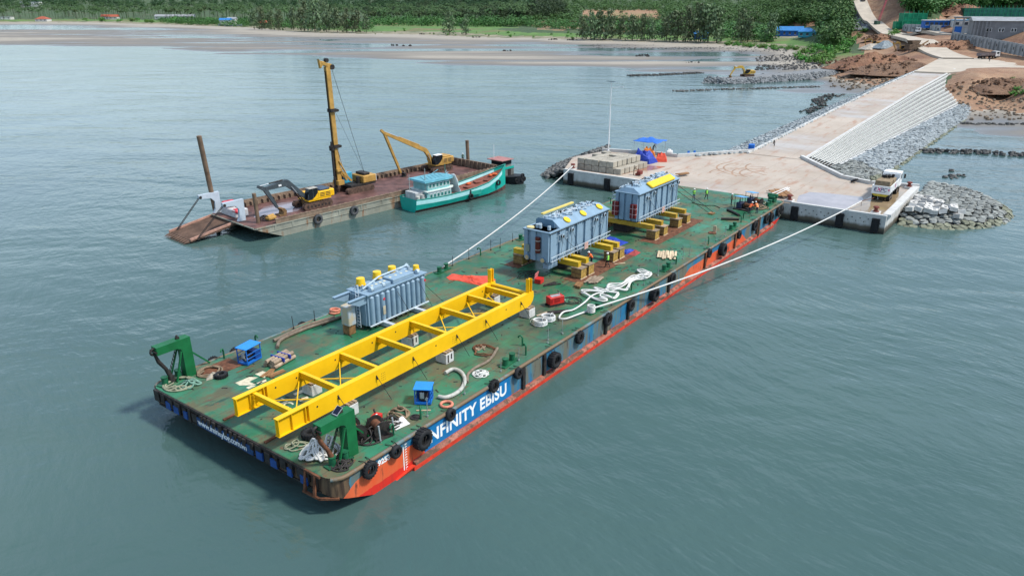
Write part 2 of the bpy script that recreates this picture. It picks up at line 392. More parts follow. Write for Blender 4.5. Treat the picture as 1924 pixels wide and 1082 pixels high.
# side lettering on its brighter blue panel, registration number and draught marks
PB=mk('bright_blue_panel',(.008,.155,.38),.45,var=.12,sc_=1,rust=.06,rustc=(.16,.17,.13))
mb=MB(); mb.prism([(8.0,.62),(18.1,.62),(17.8,2.44),(8.0,2.44)],-BWd-.012,-BWd+.01,'y'); mb.build('name_panel',PB,barge)
SIDE=lambda x,z:Matrix(((1,0,0,x),(0,0,-1,-BWd-.018),(0,1,0,z),(0,0,0,1)))
text_mesh('INFINITY EBISU',1.34,WHITE,'name_lettering',barge,.04,SIDE(8.22,1.08),sp=1.05,fit=9.2)
text_mesh('S',.5,WHITE,'registration_lettering',barge,.022,SIDE(3.0,1.82))
text_mesh('9253',.52,WHITE,'registration_lettering',barge,.02,SIDE(3.66,1.88),fit=1.08)
mb=MB(); mb.bx(5.92,6.0,-BWd-.018,-BWd-.005,.3,2.1)
for i in range(12):
    z=2.25-i*.2
    mb.bx(6.12,6.3,-BWd-.018,-BWd-.005,z-.05,z); mb.bx(6.12,6.17,-BWd-.018,-BWd-.005,z-.1,z-.05)
mb.build('draught_marks',WHITE,barge)
# deck lettering (faded cream)
mb=MB()
for pl in ([(4.08,5.48),(5.3,5.44),(5.66,4.85),(4.81,4.78),(4.85,3.95),(4.53,4.22),(4.02,4.87)],[(5.84,5.49),(6.51,5.46),(6.61,4.93),(6.29,4.97),(6.27,4.51),(5.89,4.35)],[(5.0,4.14),(5.82,4.07),(5.67,3.79),(5.02,3.83)],[(4.1,4.16),(4.57,4.14),(4.75,3.84),(4.1,3.81)],
  [(5.6,.55),(6.4,.5),(6.3,.1),(5.55,.2)],[(5.2,-.5),(6.0,-.6),(5.9,-.9),(5.2,-.8)]): mb=MB(); mb.prism(pl,DECK,DECK+.006); mb.build('deck_emblem',CREAM,barge)
text_mesh('TIC',.95,CREAM,'deck_lettering',barge,.02,Matrix(((0,1,0,4.05),(-1,0,0,.7),(0,0,1,DECK+.006),(0,0,0,1))))
# deck stains: rusty plates, welded doubler strips
mb=MB()
for x0,x1,y0,y1 in((3.2,6.3,7.6,9.6),(38.2,50.6,-4.6,-2.2),(55.2,68.6,-4.9,-2.3),(38.2,50.6,3.6,5.6),(55.2,68.6,3.6,5.6)): mb=MB(); mb.bx(x0,x1,y0,y1,DECK,DECK+.022); mb.build('rusty_plate',RUST,barge)
mb=MB()
for k in range(26):
    x,yy=rnd.uniform(1,84),rnd.choice((-5.9,-2.5,2.2,6.6))+rnd.uniform(-.2,.2); mb=MB(); mb.bx(x,x+rnd.uniform(.4,1.8),yy,yy+.1,DECK,DECK+.03); mb.build('weld_strip',RUST,barge)
for (a,b) in (((.3,1.3),(1.9,1.35)),((.25,-3.4),(2.2,-3.3))):
    mb=MB(); mb.bar((a[0],a[1],DECK+.05),(b[0],b[1],DECK+.05),.22,.1); mb.build('weld_strip',RUST,barge)
# bollard pairs on base plates
def bollards(x,y,x2,y2,r=.24,h=.62,wrap=False):
    mb=MB(); mb.bar((x-.5,y,DECK+.05),(x2+.5,y2,DECK+.05),.62,.1); o=mb.build('bollard_pair',GREEN,barge)
    for a,b in((x,y),(x2,y2)):
        mb=MB(); mb.cyl((a,b,DECK+.1),(a,b,DECK+h),r,n=12); mb.cyl((a,b,DECK+h),(a,b,DECK+h+.05),r*1.15,n=12); mb.build('bollard_post',GREEN,o)
for q in ((1.21,-8.95,2.1,-9.1),(18.58,-9.4,19.67,-9.25),(47,-9.55,48.09,-9.5),(66.5,-9.5,68.0,-9.4),(31.99,-9.3,33.2,-9.3),(32.0,9.6,33.27,9.75),(46.9,9.6,48.1,9.6),(60.5,9.6,61.7,9.6),(.75,9.45,2.0,9.75),(81.0,-9.3,82.4,-9.2)): bollards(*q)
# gooseneck vents
for x,y in((21.18,-9.55),(22.46,-8.28),(8.59,-9.55),(6.01,-9.5),(39.59,-9.5),(49.8,-9.65),(58.83,-9.65),(70.6,-9.3),(39.2,9.7),(6.04,9.85),(9.18,10.0),(69,9.5),(72.5,-8.9)):
    mb=MB(); a=rnd.random()*6; c,n=math.cos(a),math.sin(a)
    mb.tube([(x,y,DECK),(x,y,DECK+.7),(x+.06*c,y+.06*n,DECK+.86),(x+.2*c,y+.2*n,DECK+.92),(x+.33*c,y+.33*n,DECK+.86),(x+.36*c,y+.36*n,DECK+.72)],.075,7); mb.build('vent_pipe',GREEN,barge)
# thin rail stanchions along both sides
STN=mk('stanchion_paint',(.22,.27,.25),.5,var=.3,sc_=4)
for x,y in((17.58,-9.7),(19.98,-9.68),(24.12,-9.73),(26.62,-9.55),(13.11,-9.73),(26.44,-9.73),(24.68,-9.4),(41.76,-9.78),(9.11,-9.69),(53.2,-9.71),(57.19,-9.89),(63.32,-9.95),(51.87,-9.5),(35,-9.8),(45,-9.8),(60.8,-9.8),
  (15.52,10.1),(13.17,10.1),(41.5,10.0),(42.9,9.7),(45.8,10),(37.45,10),(28,10),(21,10),(34.6,10),(51,10),(55,10)):
    h=rnd.uniform(1.0,1.35); mb=MB(); mb.cyl((x,y,DECK),(x+rnd.uniform(-.05,.05),y+rnd.uniform(-.05,.05),DECK+h),.03,n=5); mb.cyl((x,y,DECK),(x,y,DECK+.12),.09,n=6); mb.build('stanchion',STN if y<0 else DARK,barge)
# two towing gantries at the stern: column, overhanging arm, braces, chain
def gantry(y,panel):
    x=2.75; H=DECK+3.25
    g=MB(); g.prism([(x-.40,DECK),(x+.40,DECK),(x+.34,H),(x-2.35,H-.0),(x-2.35,H-.62),(x-.8,H-.63),(x-.5,H-.78),(x-.42,H-1.1)],y-.36,y+.36,'y')
    o=g.build('towing_gantry',GREENB,barge)
    for a,b,wd in (((x+.2,y+.3,DECK+2.1),(x+2.1,y+.55,DECK+.05),.12),((x-.5,y-.3,DECK+2.3),(x-1.25,y-.4,DECK+.05),.12),((x-.5,y+.3,DECK+2.3),(x-1.2,y+.6,DECK+.05),.12)):
        m=MB(); m.bar(a,b,wd,wd); m.build('brace',GREENB,o)
    m=MB(); m.torus((x-2.42,y,H-.35),(0,1,0),.24,.09,12,6); m.cyl((x-2.42,y-.45,H-.35),(x-2.42,y+.45,H-.35),.07,n=8); m.build('head_sheave',DARK,o)
    m=MB(); m.tube([(x-2.4,y,H-.5),(x-2.15,y+.05,H-1.3),(x-1.75,y,H-2.0),(x-1.5,y-.05,H-2.7),(x-1.45,y,DECK+.1)],[.1,.16,.14,.2,.3],7); m.build('towing_hook',RUST if y<0 else DARK,o)
    m=MB(); n_=14
    for k in range(n_):
        p=Vector((x-.75,y,H-.75)).lerp(Vector((x-1.55,y,DECK+.7)),k/n_); m.torus(p,(0,1,0) if k%2 else (1,0,0),.075,.025,8,4)
    m.build('chain',DARK,o)
    m=MB(); m.bx(x-.6,x-.35,y-.1,y+.1,H,H+.16); m.cyl((x-.5,y,H+.16),(x-.5,y,H+.3),.08,n=8); m.build('lamp',DARK,o)
    if panel:
        m=MB(); M=Matrix.Rotation(R(-35),4,'Y'); m.box(x-.75,y-.05,H+.28,.62,.5,.03,M=M,mi=1); m.box(x-.745,y-.05,H+.3,.54,.42,.02,M=M,mi=0); m.bar((x-.75,y,H),(x-.75,y,H+.26),.05,.05,1)
        m.build('solar_panel',[mk('solar_cells',(.012,.014,.03),.2,var=.2),mk('alloy_frame',(.5,.5,.5),.4,metal=.6)],o)
gantry(9.5,False); gantry(-8.85,True)
# ================================================================ tyres hung along the starboard side
def make_tyre(d,wd,name='tyre_fender'):
    m=MB(); ro=d/2; ri=ro*.52; hw=wd/2; prof=[(ri,-hw*.75),(ri*1.12,-hw),(ro*.86,-hw),(ro,-hw*.7),(ro,hw*.7),(ro*.86,hw),(ri*1.12,hw),(ri,hw*.75),(ri*1.1,0)]
    n=24; k=len(prof); vs=[(r*math.cos(2*math.pi*i/n),y,r*math.sin(2*math.pi*i/n)) for i in range(n) for r,y in prof]
    m.add(vs,[(i*k+j,((i+1)%n)*k+j,((i+1)%n)*k+(j+1)%k,i*k+(j+1)%k) for i in range(n) for j in range(k)],0,True)
    if d>.95:
        for i in range(18):
            t=2*math.pi*i/18
            for sgn in(-1,1):
                M=Matrix.Rotation(-t,4,'Y')@Matrix.Rotation(sgn*.35,4,'X'); c=M@Vector((ro*.995,0,0))
                m.box(ro*1.0*math.cos(t),sgn*hw*.42,ro*1.0*math.sin(t),.07,hw*.75,ro*.17,M=Matrix.Rotation(-t,4,'Y'))
    return m
TY=[(2.77,2.2,1.15),(5.09,2.3,.92),(7.5,2.08,1.5),(10.54,2.5,.95),(15.55,2.62,1.0),(18.7,2.38,.95),(23.75,1.55,1.38),(27.98,2.08,1.15),(33.0,2.08,1.2),(37.6,2.0,1.15),(42.5,1.6,1.4),(47.0,2.05,1.15),(57.0,2.25,1.05),(61.1,1.65,1.5),(66.7,2.18,1.02),(72.6,2.0,1.32),(77.2,1.9,1.3),(79.4,1.62,1.3),(82.2,1.85,1.2),(83.7,1.8,1.2)]
NTH=['first','second','third','fourth','fifth','sixth','seventh','eighth','ninth','tenth','eleventh','twelfth','thirteenth','fourteenth','fifteenth','sixteenth','seventeenth','eighteenth','nineteenth','twentieth']
ROPED=mk('dark_rope',(.045,.04,.035),.9,var=.3)
for i,(x,z,d) in enumerate(TY):
    big=d>1.33
    o=make_tyre(d,.62 if big else .34).build('tyre_fender',RUB); put(o,x,-BWd-(.36 if big else .24),z,rnd.uniform(-.06,.06),FB); o.rotation_euler.y=rnd.random()*6
    tag(o,f'{"wide" if big else "narrow"} black tyre fender, {NTH[i]} from the stern corner along the lettered barge side','tyre','tyre fenders along the barge side')
    m=MB(); yb=-(.36 if big else .24)
    for dx in(-.14,.14): m.tube([(dx,yb+.0,z-d*.28),(dx,yb-.2,z+d*.1),(dx*1.2,yb+.05,z+d*.5),(dx*1.6,.1,DECK+.1),(dx*2,.45,DECK+.03)],.028,5)
    h=m.build('tyre_rope',ROPED); put(h,x,-BWd,0,0,FB); h.location.z=0; h.parent=o; h.matrix_parent_inverse=(Matrix.Translation(o.location)@o.rotation_euler.to_matrix().to_4x4()).inverted()
for i,(x,z) in enumerate(((5.5,2.25),(7.6,2.3),(14.5,2.2))):
    o=make_tyre(1.1,.36).build('tyre_fender',RUB); put(o,x,BWd+.3,z,0,FB); tag(o,f'black tyre showing over the far barge edge, {NTH[i]} from the far stern corner','tyre','tyre fenders along the barge side')
# ================================================================ cargo on the barge
YEL=mk('girder_yellow',(.78,.45,.006),.42,var=.07,sc_=.5,bump=.06,rust=.05,rustc=(.38,.22,.03),rsc=1.6)
YELD=mk('dark_yellow_steel',(.42,.26,.03),.55,var=.25,sc_=1.2,rust=.16)
WOODY=mk('yellow_timber',(.36,.23,.055),.75,var=.3,sc_=3,rust=.12)
WOOD=mk('grey_timber',(.30,.23,.165),.85,var=.3,sc_=2.5,rand=.25)
WOODL=mk('fresh_timber',(.52,.41,.27),.8,var=.2,sc_=2.5,rand=.2)
TBLUE=mk('transformer_blue',(.205,.305,.395),.42,var=.08,sc_=.9,rust=.02,bump=.03)
TGREY=mk('transformer_fittings',(.36,.46,.53),.45,var=.18,sc_=2)
CONC=mk('white_concrete',(.52,.52,.50),.8,var=.15,sc_=2,rust=.1,rustc=(.12,.09,.06))
# ---- the yellow spreader frame: two box beams, cross beams, X braces, end posts
gd=thing('lifting_girder','long bright yellow twin-beam lifting girder lying on white concrete blocks on the deck','girder',0,0,0,0,FB)
Z0,Z1=DECK+1.02,DECK+2.32
def beam(y):
    m=MB(); h=.21
    bodyx0=2.7
    prof=[(bodyx0,Z0),(27.7,Z0),(28.15,Z0+.12),(28.5,Z0+.42),(28.65,Z0+.8),(28.6,Z1),(bodyx0,Z1)]
    m.prism(prof,y-h,y+h,'y')
    o=m.build('main_beam',YEL,gd)
    m=MB(); m.bx(.25,bodyx0,y-.03,y+.03,Z0+.05,Z1-.05); m.bx(.25,bodyx0,y-h,y+h,Z0,Z0+.05); m.bx(.25,bodyx0,y-h,y+h,Z1-.05,Z1); m.build('end_web',YEL,o)
    for x in (.3,1.35,2.45):
        m=MB(); m.bx(x,x+.05,y-h+.02,y+h-.02,Z0+.05,Z1-.05); m.build('stiffener',YEL,o)
    m=MB()
    for x in (3.4,5.2,8.8,12.6,15.2,17.7,21.5,24.4,26.6):
        m.cyl((x,y-h-.012,Z0+.85),(x,y-h+.02,Z0+.85),.07,n=8)
    for x in (9.3,17.2,21.2):
        for i in range(3):
            for j in range(4): m.cyl((x+i*.16,y-h-.008,Z0+.3+j*.18),(x+i*.16,y-h+.02,Z0+.3+j*.18),.03,n=6)
    q=m.build('bolt_holes',DARK,o); q['kind']='stuff'
    return o
YN,YF=-4.9,-.46
for y in(YN,YF): beam(y)
for x in (1.7,5.6,9.4,13.2,17.0,20.8,24.5,27.2):
    m=MB(); m.bx(x-.14,x+.14,YN+.21,YF-.21,Z1-.13,Z1-.08); m.bx(x-.03,x+.03,YN+.21,YF-.21,Z1-.48,Z1-.13); m.bx(x-.14,x+.14,YN+.21,YF-.21,Z1-.53,Z1-.48)
    m.prism([(YN+.21,Z1-.53),(YN+.75,Z1-.53),(YN+.21,Z1-.95)],x-.03,x+.03,'x'); m.prism([(YF-.21,Z1-.53),(YF-.75,Z1-.53),(YF-.21,Z1-.95)],x-.03,x+.03,'x')
    m.build('cross_beam',YEL,gd)
m=MB(); m.cyl((28.1,YN+.21,Z1-.2),(28.1,YF-.21,Z1-.2),.2,n=14); m.build('end_tube',YEL,gd)
XB=(1.7,5.6,9.4,13.2,17.0,20.8,24.5,27.2)
for i in (0,1,4,5,6):
    a,b=XB[i]+.2,XB[i+1]-.2
    for p,q in(((a,YN+.2,Z1-.75),(b,YF-.2,Z1-.75)),((a,YF-.2,Z1-.85),(b,YN+.2,Z1-.85))):
        m=MB(); m.bar(p,q,.07,.07); m.build('x_brace',YEL,gd)
for y in(YN,YF):
    m=MB(); x=28.15
    m.bx(x-.22,x-.17,y-.2,y+.2,Z1,Z1+1.3); m.bx(x+.17,x+.22,y-.2,y+.2,Z1,Z1+1.3); m.bx(x-.17,x+.17,y-.03,y+.03,Z1,Z1+1.3); m.build('end_post',YEL,gd)
for k,x in enumerate((5.2,8.8,12.6,17.7,21.5,26.6)):
    m=MB(); m.tube([(x,YN-.25,Z0+.85),(x+.5,YN-1.1,DECK+.05)],.022,5); m.cyl((x,YN-.25,Z0+.8),(x,YN-.34,Z0+.62),.07,n=6); m.build('lashing_chain',DARK,gd)
# concrete blocks under the girder, wood packing on top
bw=[(6.15,YN,'nearest the stern'),(16.4,YN,'under the middle of the beam'),(27.9,YN,'under the rounded far end'),(6.6,YF,'nearest the stern'),(17.0,YF,'under the middle of the beam'),(28.4,YF,'under the rounded far end')]
for i,(x,y,s) in enumerate(bw):
    t=thing('concrete_block',f'white concrete support block {s}, below the {"near" if y==YN else "far"} yellow beam','block',x,y,DECK,0,FB,'concrete blocks under the girder')
    m=MB(); m.box(0,0,.44,.95,1.15,.86,bev=.03); m.build('block',CONC,t)
    for k in range(3):
        m=MB(); m.bx(-.42+k*.3,-.2+k*.3,-.55,.55,.872,1.02); m.build('packing_timber',WOOD,t)
    if i in(1,4):
        m=MB()
        for q in range(2): m.bx(-.3+q*.4,-.15+q*.4,-.582,-.57,.1+.2*q,.75)
        m.build('black_patch',DARK,t)
# ---- small transformer with rounded stiffeners and yellow bushing covers
YCAP=mk('yellow_cover',(.74,.47,.02),.4,var=.05,bump=.02)
T1=thing('power_transformer','small blue-grey power transformer with four yellow bushing caps beside the girder','transformer',16.9,4.25,DECK,0,FB)
Lx,Wy,B0,T0=7.3,2.5,.45,3.35
m=MB(); m.bx(0,Lx,.12,Wy-.12,B0,T0); m.build('tank',TBLUE,T1)
for k in range(11):
    x=.42+k*.645
    for y,sg in((.12,-1),(Wy-.12,1)):
        m=MB(); n=8
        prof=[(x+.24*math.cos(math.pi*i/n),y+sg*.26*math.sin(math.pi*i/n)) for i in range(n+1)]
        if sg>0: prof=prof[::-1]
        m.prism(prof,B0+.12,T0-.32,'z'); 
        # domed heads
        top=[(x+(px-x)*.2,y+(py-y)*.15) for px,py in prof]; m.prism(prof,T0-.32,T0-.1,'z',0,top)
        m.build('stiffener_pocket',TBLUE,T1)
for y in (-.16,Wy+.16):
    m=MB(); m.bx(-.1,Lx+.15,y-.06,y+.06,B0+.0,B0+.1); m.build('base_rail',mk('pale_rail',(.5,.58,.64),.45,var=.08),T1)
m=MB(); m.bx(-.15,Lx+.1,-.12,Wy+.12,T0,T0+.09); m.build('cover_flange',TBLUE,T1)
for x0,x1,y0,y1,h in((.9,3.0,.2,1.25,.32),(3.2,5.9,.1,1.5,.42)):
    m=MB(); m.bx(x0,x1,y0,y1,T0+.09,T0+.09+h,bev=.04); o=m.build('raised_lid',TBLUE,T1)
    for k in range(4):
        x=x0+.3+k*(x1-x0-.6)/3; m=MB(); m.cyl((x,(y0+y1)/2,T0+.09+h),(x,(y0+y1)/2,T0+.12+h),.13,n=10); m.build('hatch_disc',mk('pale_disc',(.58,.56,.42),.5),o)
for k,(x,y,s) in enumerate(((1.0,1.95,1),(3.1,2.05,1),(5.0,2.05,.95),(6.85,.75,.72))):
    m=MB(); z=T0+.09; m.cyl((x,y,z),(x,y,z+.22),.34*s,n=14); m.build('turret',TBLUE,T1)
    m=MB(); z+=.22; m.cyl((x,y,z),(x,y,z+.06),.47*s,n=18); m.cyl((x,y,z+.06),(x,y,z+.62*s),.42*s,.37*s,n=18); m.build('bushing_cap',YCAP,T1)
rnd=random.Random(11)
m=MB()
for k in range(26):
    x,y=rnd.uniform(.2,7),rnd.uniform(1.3,2.4); z=T0+.09
    if k%2: m.cyl((x,y,z),(x,y,z+rnd.uniform(.2,.5)),rnd.uniform(.06,.15),n=8)
    else: m.cyl((x,y,z+.25),(x+rnd.uniform(-.6,.6),y+rnd.uniform(-.3,.3),z+rnd.uniform(.2,.5)),.07,n=7)
m.tube([(.3,1.0,T0+.3),(3,1.7,T0+.55),(6.8,1.75,T0+.6)],.09,8)
for x in(.6,2.0,6.4): m.cyl((x,.35,T0+.3),(x+.28,.35,T0+.3),.22,n=12)
m.build('pipework',TGREY,T1)['kind']='stuff'
for y in(.25,Wy-.35):
    m=MB(); m.prism([(0,T0-.05),(-2.05,T0-.05),(-2.05,T0-.17),(-.9,T0-.75),(0,T0-.75)],y-.04,y+.04,'y'); m.bx(-2.05,0,y-.17,y+.17,T0-.05,T0+.0); m.build('bracket_arm',TBLUE,T1)
m=MB()
for y in(.75,1.15): m.bx(-.42,-.38,y-.02,y+.02,.3,T0+.7)
for k in range(11): m.bx(-.42,-.38,.75,1.15,.5+k*.3,.54+k*.3)
m.build('ladder',mk('pale_rail',(.5,.58,.64),.45),T1)
m=MB()
for k in range(5): m.cyl((-.18,1.35+k*.22,B0+.2),(-.18,1.35+k*.22,T0-.1),.09,n=8)
m.bx(-.12,0,.3,2.2,B0,T0); m.build('end_frame',TBLUE,T1)
for x in (1.6,5.6):
    m=MB(); m.bx(x-.2,x+.2,-1.5,Wy+.6,.06,.45); m.build('skid_beam',mk('pale_skid',(.42,.46,.5),.5,var=.2),T1)
for (x,z) in((1.75,2.55),(7.05,2.75)):
    m=MB(); m.cyl((x,-.16,z),(x,-.1,z),.12,n=10); m.build('red_tag',mk('red_tag',(.55,.03,.05),.5),T1)
m=MB(); m.bx(1.55,1.85,-.165,-.14,1.1,1.9); m.build('nameplate',mk('nameplate',(.42,.38,.28),.5),T1)
for a,b in(((3.4,-.16,2.75),(4.6,-.5,.25)),((6.2,-.16,2.9),(7.4,-.6,.1)),((7.3,.2,2.2),(8.9,-.8,.05))):
    m=MB(); m.tube([a,b],.02,5); m.build('lashing_wire',DARK,T1)
# tan control box standing on a rusty pedestal at the transformer's end
cb=thing('control_cabinet','tan and grey sheeted cabinet on a rusty pedestal at the small transformer end','cabinet',15.25,5.0,DECK,0,FB)
m=MB(); m.box(.28,.42,.42,.75,.85,.84,bev=.03); m.build('pedestal',mk('rusty_box',(.22,.12,.05),.75,var=.4,sc_=2,rust=.3),cb)
t_=NT('tan_sheet'); n_=t_.noise(1.1,3,.6); t_.color(t_.mix(t_.ramp(n_,.46,.56),(.42,.36,.25),(.33,.38,.42))); t_.b.inputs['Roughness'].default_value=.7
m=MB(); m.box(.3,.42,1.75,.85,1.0,1.8,bev=.06); m.build('cabinet_body',t_.m,cb)
# ---- two big transformers with channel stiffeners and hipped covers
def big_transformer(name,label,x,y,Lx,B0,T0,kind):
    W=3.3
    t=thing(name,label,'transformer',x,y,DECK,0,FB)
    m=MB(); m.bx(.2,Lx-.2,.2,W-.2,B0+.05,T0); m.build('tank',TBLUE,t)
    n=7; st=(Lx-.3)/n
    for k in range(n):
        x0=.15+k*st
        for y0,y1 in((0,.22),(W-.22,W)):
            m=MB(); m.bx(x0+.1,x0+st*.66,y0,y1,B0+.1,T0-.12); m.build('side_channel',TBLUE,t)
    for y0,y1 in((.12,.95),(1.75,2.35),(2.75,3.2)) if kind==0 else ((.15,.8),(1.0,1.7),(2.0,2.6),(2.8,3.2)):
        for x0 in(0,Lx-.22): 
            m=MB(); m.bx(x0,x0+.22,y0,y1,B0+.1,T0-.12); m.build('end_channel',TBLUE,t)
    m=MB(); m.bx(-.05,Lx+.05,-.08,W+.08,T0-.1,T0); m.build('cover_flange',TBLUE,t)
    m=MB()
    for k in range(int(Lx/.42)): 
        for yy in(-.1,W+.02): m.bx(.1+k*.42,.3+k*.42,yy,yy+.08,T0-.22,T0-.11)
    m.build('flange_bolts',DARK,t)['kind']='stuff'
    # hipped cover
    r0=2.0 if kind==0 else .25
    base=[(r0,.0),(Lx-.1,.0),(Lx-.1,W),(r0,W)]; top=[(r0+.25,1.05),(Lx-.5,1.05),(Lx-.5,W-1.05),(r0+.25,W-1.05)]
    hh=.62 if kind==0 else .55
    m=MB(); m.prism(base,T0,T0+hh,'z',0,top); m.build('hipped_cover',TBLUE,t)
    m=MB(); rr=random.Random(x)
    for k in range(46):
        px,py=rr.uniform(r0+.5,Lx-.7),rr.uniform(1.1,W-.3); z=T0+hh*(1 if py<W-1 else (W-py))
        q=k%4
        if q==0: m.cyl((px,py,z),(px,py,z+rr.uniform(.08,.3)),rr.uniform(.12,.3),n=10)
        elif q==1: m.cyl((px,py,z+.12),(px+rr.uniform(-.9,.9),py+rr.uniform(-.3,.3),z+.15),.07,n=6)
        elif q==2: m.box(px,py,z+.1,rr.uniform(.2,.6),rr.uniform(.15,.4),.22,rz=rr.random())
        else: m.torus((px,py,z+.06),(0,0,1),rr.uniform(.2,.34),.06,12,5)
    m.build('cover_fittings',TGREY,t)['kind']='stuff'
    m=MB()
    for k in range(60):
        px,py=rr.uniform(r0+.5,Lx-.7),rr.uniform(1.1,W-.25); z=T0+hh*(1 if py<W-1 else (W-py))
        if k%3==0: m.torus((px,py,z+.1),(0,0,1),rr.uniform(.12,.22),.035,10,4,mi=1)
        elif k%3==1: m.cyl((px,py,z+.05),(px,py,z+rr.uniform(.15,.4)),rr.uniform(.04,.09),n=7,mi=k%2)
        else: m.tube([(px,py,z+.08),(px+rr.uniform(-.5,.5),py+rr.uniform(-.2,.2),z+.22),(px+rr.uniform(-1,1),py+rr.uniform(-.3,.3),z+.08)],.04,5,mi=k%2)
    m.build('cover_pipework',[DARK,mk('bright_fitting',(.55,.6,.63),.35,var=.1)],t)['kind']='stuff'
    if kind==0:
        for px in(4.1,7.4,10.9):
            m=MB(); M=Matrix.Rotation(R(30),4,'X'); c=Vector((px,.55,T0+.38)); nrm=M@Vector((0,0,1)); m.cyl(c,c+nrm*.1,.42,n=20); m.build('yellow_lid',YCAP,t)
        m=MB(); m.cyl((.55,2.75,T0),(.55,2.75,T0+.12),.42,n=18); m.build('yellow_lid',mk('pale_yellow_lid',(.62,.52,.24),.5),t)
        m=MB(); m.prism([(.55,T0),(2.9,T0),(2.9,T0+.62),(2.6,T0+.85),(.85,T0+.85),(.55,T0+.62)],1.72,1.78,'x'); m.build('crest_plate',mk('dark_transformer_blue',(.10,.19,.28),.45,var=.1),t)
        m=MB(); m.bx(3.6,9.8,W-.05,W+.25,T0+.62,T0+.78); m.build('yellow_duct',mk('pale_yellow',(.66,.53,.14),.5,var=.1),t)
        m=MB()
        for k in range(5): px,py=.4+rr.random()*1.0,.6+rr.random()*1.6; m.cyl((px,py,T0),(px,py,T0+.4),.18,n=10); m.cyl((px,py,T0+.25),(px+.5,py+.2,T0+.25),.08,n=7)
        m.build('valves',TGREY,t)
        m=MB(); m.cyl((-.03,1.42,B0+1.0),(-.03,1.42,T0-.7),.28,n=14); o=m.build('brown_insulator',mk('brown_glaze',(.09,.018,.013),.35,var=.2),t)
        m=MB()
        for z in(B0+1.35,T0-1.05): m.torus((-.03,1.42,z),(0,0,1),.29,.025,14,5)
        m.build('tie_rope',ROPEW,o)
        for yy in(.75,2.75):
            m=MB(); m.cyl((.0,yy,B0+.3),(-.12,yy,B0+.3),.3,n=16,mi=0); m.cyl((-.12,yy,B0+.3),(-.16,yy,B0+.3),.24,n=16,mi=1); m.build('port_flange',[mk('dark_transformer_blue',(.1,.19,.28)),mk('tan_blank',(.45,.36,.2),.6)],t)
        m=MB(); m.bx(.4,2.2,.3,1.1,.95,B0-.1,bev=.1); m.build('drain_sump',TBLUE,t)
        m=MB(); m.bx(-.03,.0,2.5,3.0,B0+.9,B0+1.7); m.build('nameplate',mk('dull_plate',(.2,.24,.2),.5),t)
    else:
        m=MB(); M=Matrix.Rotation(R(28),4,'X'); m.box(6.8,.42,T0+.42,6.6,1.05,.28,M=M,bev=.08); m.build('yellow_duct',YCAP,t)
        for yy,z0 in((.55,.55),(3.05,.6)):
            m=MB(); m.bx(-.42,.0,yy-.4,yy+.4,B0+z0,B0+z0+1.75,bev=.04); o=m.build('wrapped_crate',mk('dark_red_wrap',(.13,.012,.012),.6,var=.3,sc_=2),t)
            m=MB()
            for k in(.5,1.2): m.bx(-.435,.01,yy-.415,yy+.415,B0+z0+k,B0+z0+k+.05)
            m.bx(-.435,-.42,yy-.03,yy+.03,B0+z0,B0+z0+1.75); m.build('strap',mk('pink_strap',(.55,.36,.36),.7),o)
        m=MB(); m.bx(.3,.9,W,W+.5,B0+2.4,B0+2.45); m.bx(.3,.9,W,W+.5,B0+2.9,B0+2.95); m.bx(.3,.34,W+.46,W+.5,B0+2.4,B0+3.4); m.build('side_platform',TGREY,t)
    # lifting lugs, side rails and ladder hoops near the foot
    m=MB()
    for k in range(int(Lx/.7)): m.bx(.2+k*.7,.24+k*.7,-.28,.0,B0+.25,B0+.3); m.bx(.2+k*.7,.24+k*.7,-.3,-.26,B0-.05,B0+.75)
    m.bx(.0,Lx,-.3,-.26,B0+.7,B0+.76); m.bx(.0,Lx,-.3,-.26,B0+.25,B0+.3); m.build('foot_rail',mk('pale_rail',(.5,.58,.64),.45),t)
    for px,pz in((2.3,T0-.85),(4.1,T0-.55),(9.2,T0-.6),(11.0,T0-.45)):
        if px<Lx: m=MB(); m.cyl((px,-.02,pz),(px,-.28,pz),.16,n=10,mi=0); m.torus((px,-.22,pz),(0,1,0),.2,.05,12,5,mi=1); m.build('lifting_trunnion',[DARK,TGREY],t)
    for px in(1.6,3.0,8.6,10.3):
        m=MB()
        for (a,b,c,d) in((0,.45,0,.05),(0,.45,.7,.75),(0,.05,0,.75),(.4,.45,0,.75)): m.bx(px+a,px+b,-.06,-.02,T0-1.35+c,T0-1.35+d)
        m.build('step_frame',TGREY,t)
    m=MB(); m.bx(Lx*.53,Lx*.53+.75,-.34,-.3,B0+.0,B0+.75); m.build('pink_notice',mk('pink_notice',(.52,.33,.28),.6,var=.1),t)
    for a,b in(((2.3,-.2,T0-.9),(1.7,-.3,B0+.1)),((2.3,-.2,T0-.9),(5.2,-.5,B0+.0)),((4.1,-.2,T0-.6),(5.3,-.3,B0+.5)),((4.1,-.2,T0-.6),(3.6,-.3,B0+.4)),((9.2,-.2,T0-.6),(8.0,-.3,B0+.2)),((11,-.2,T0-.5),(9.8,-.3,B0+.3))):
        m=MB(); m.tube([a,b],.02,5); m.build('lashing_wire',DARK,t)
    return t
b_=big_transformer('power_transformer','large pale blue transformer amidships with three round yellow lids on its sloping cover',37.0,-1.2,12.3,1.78,5.15,0)
b_=big_transformer('power_transformer','large pale blue transformer near the bow with a long yellow duct along its cover',56.5,-1.25,11.6,1.78,5.35,1)
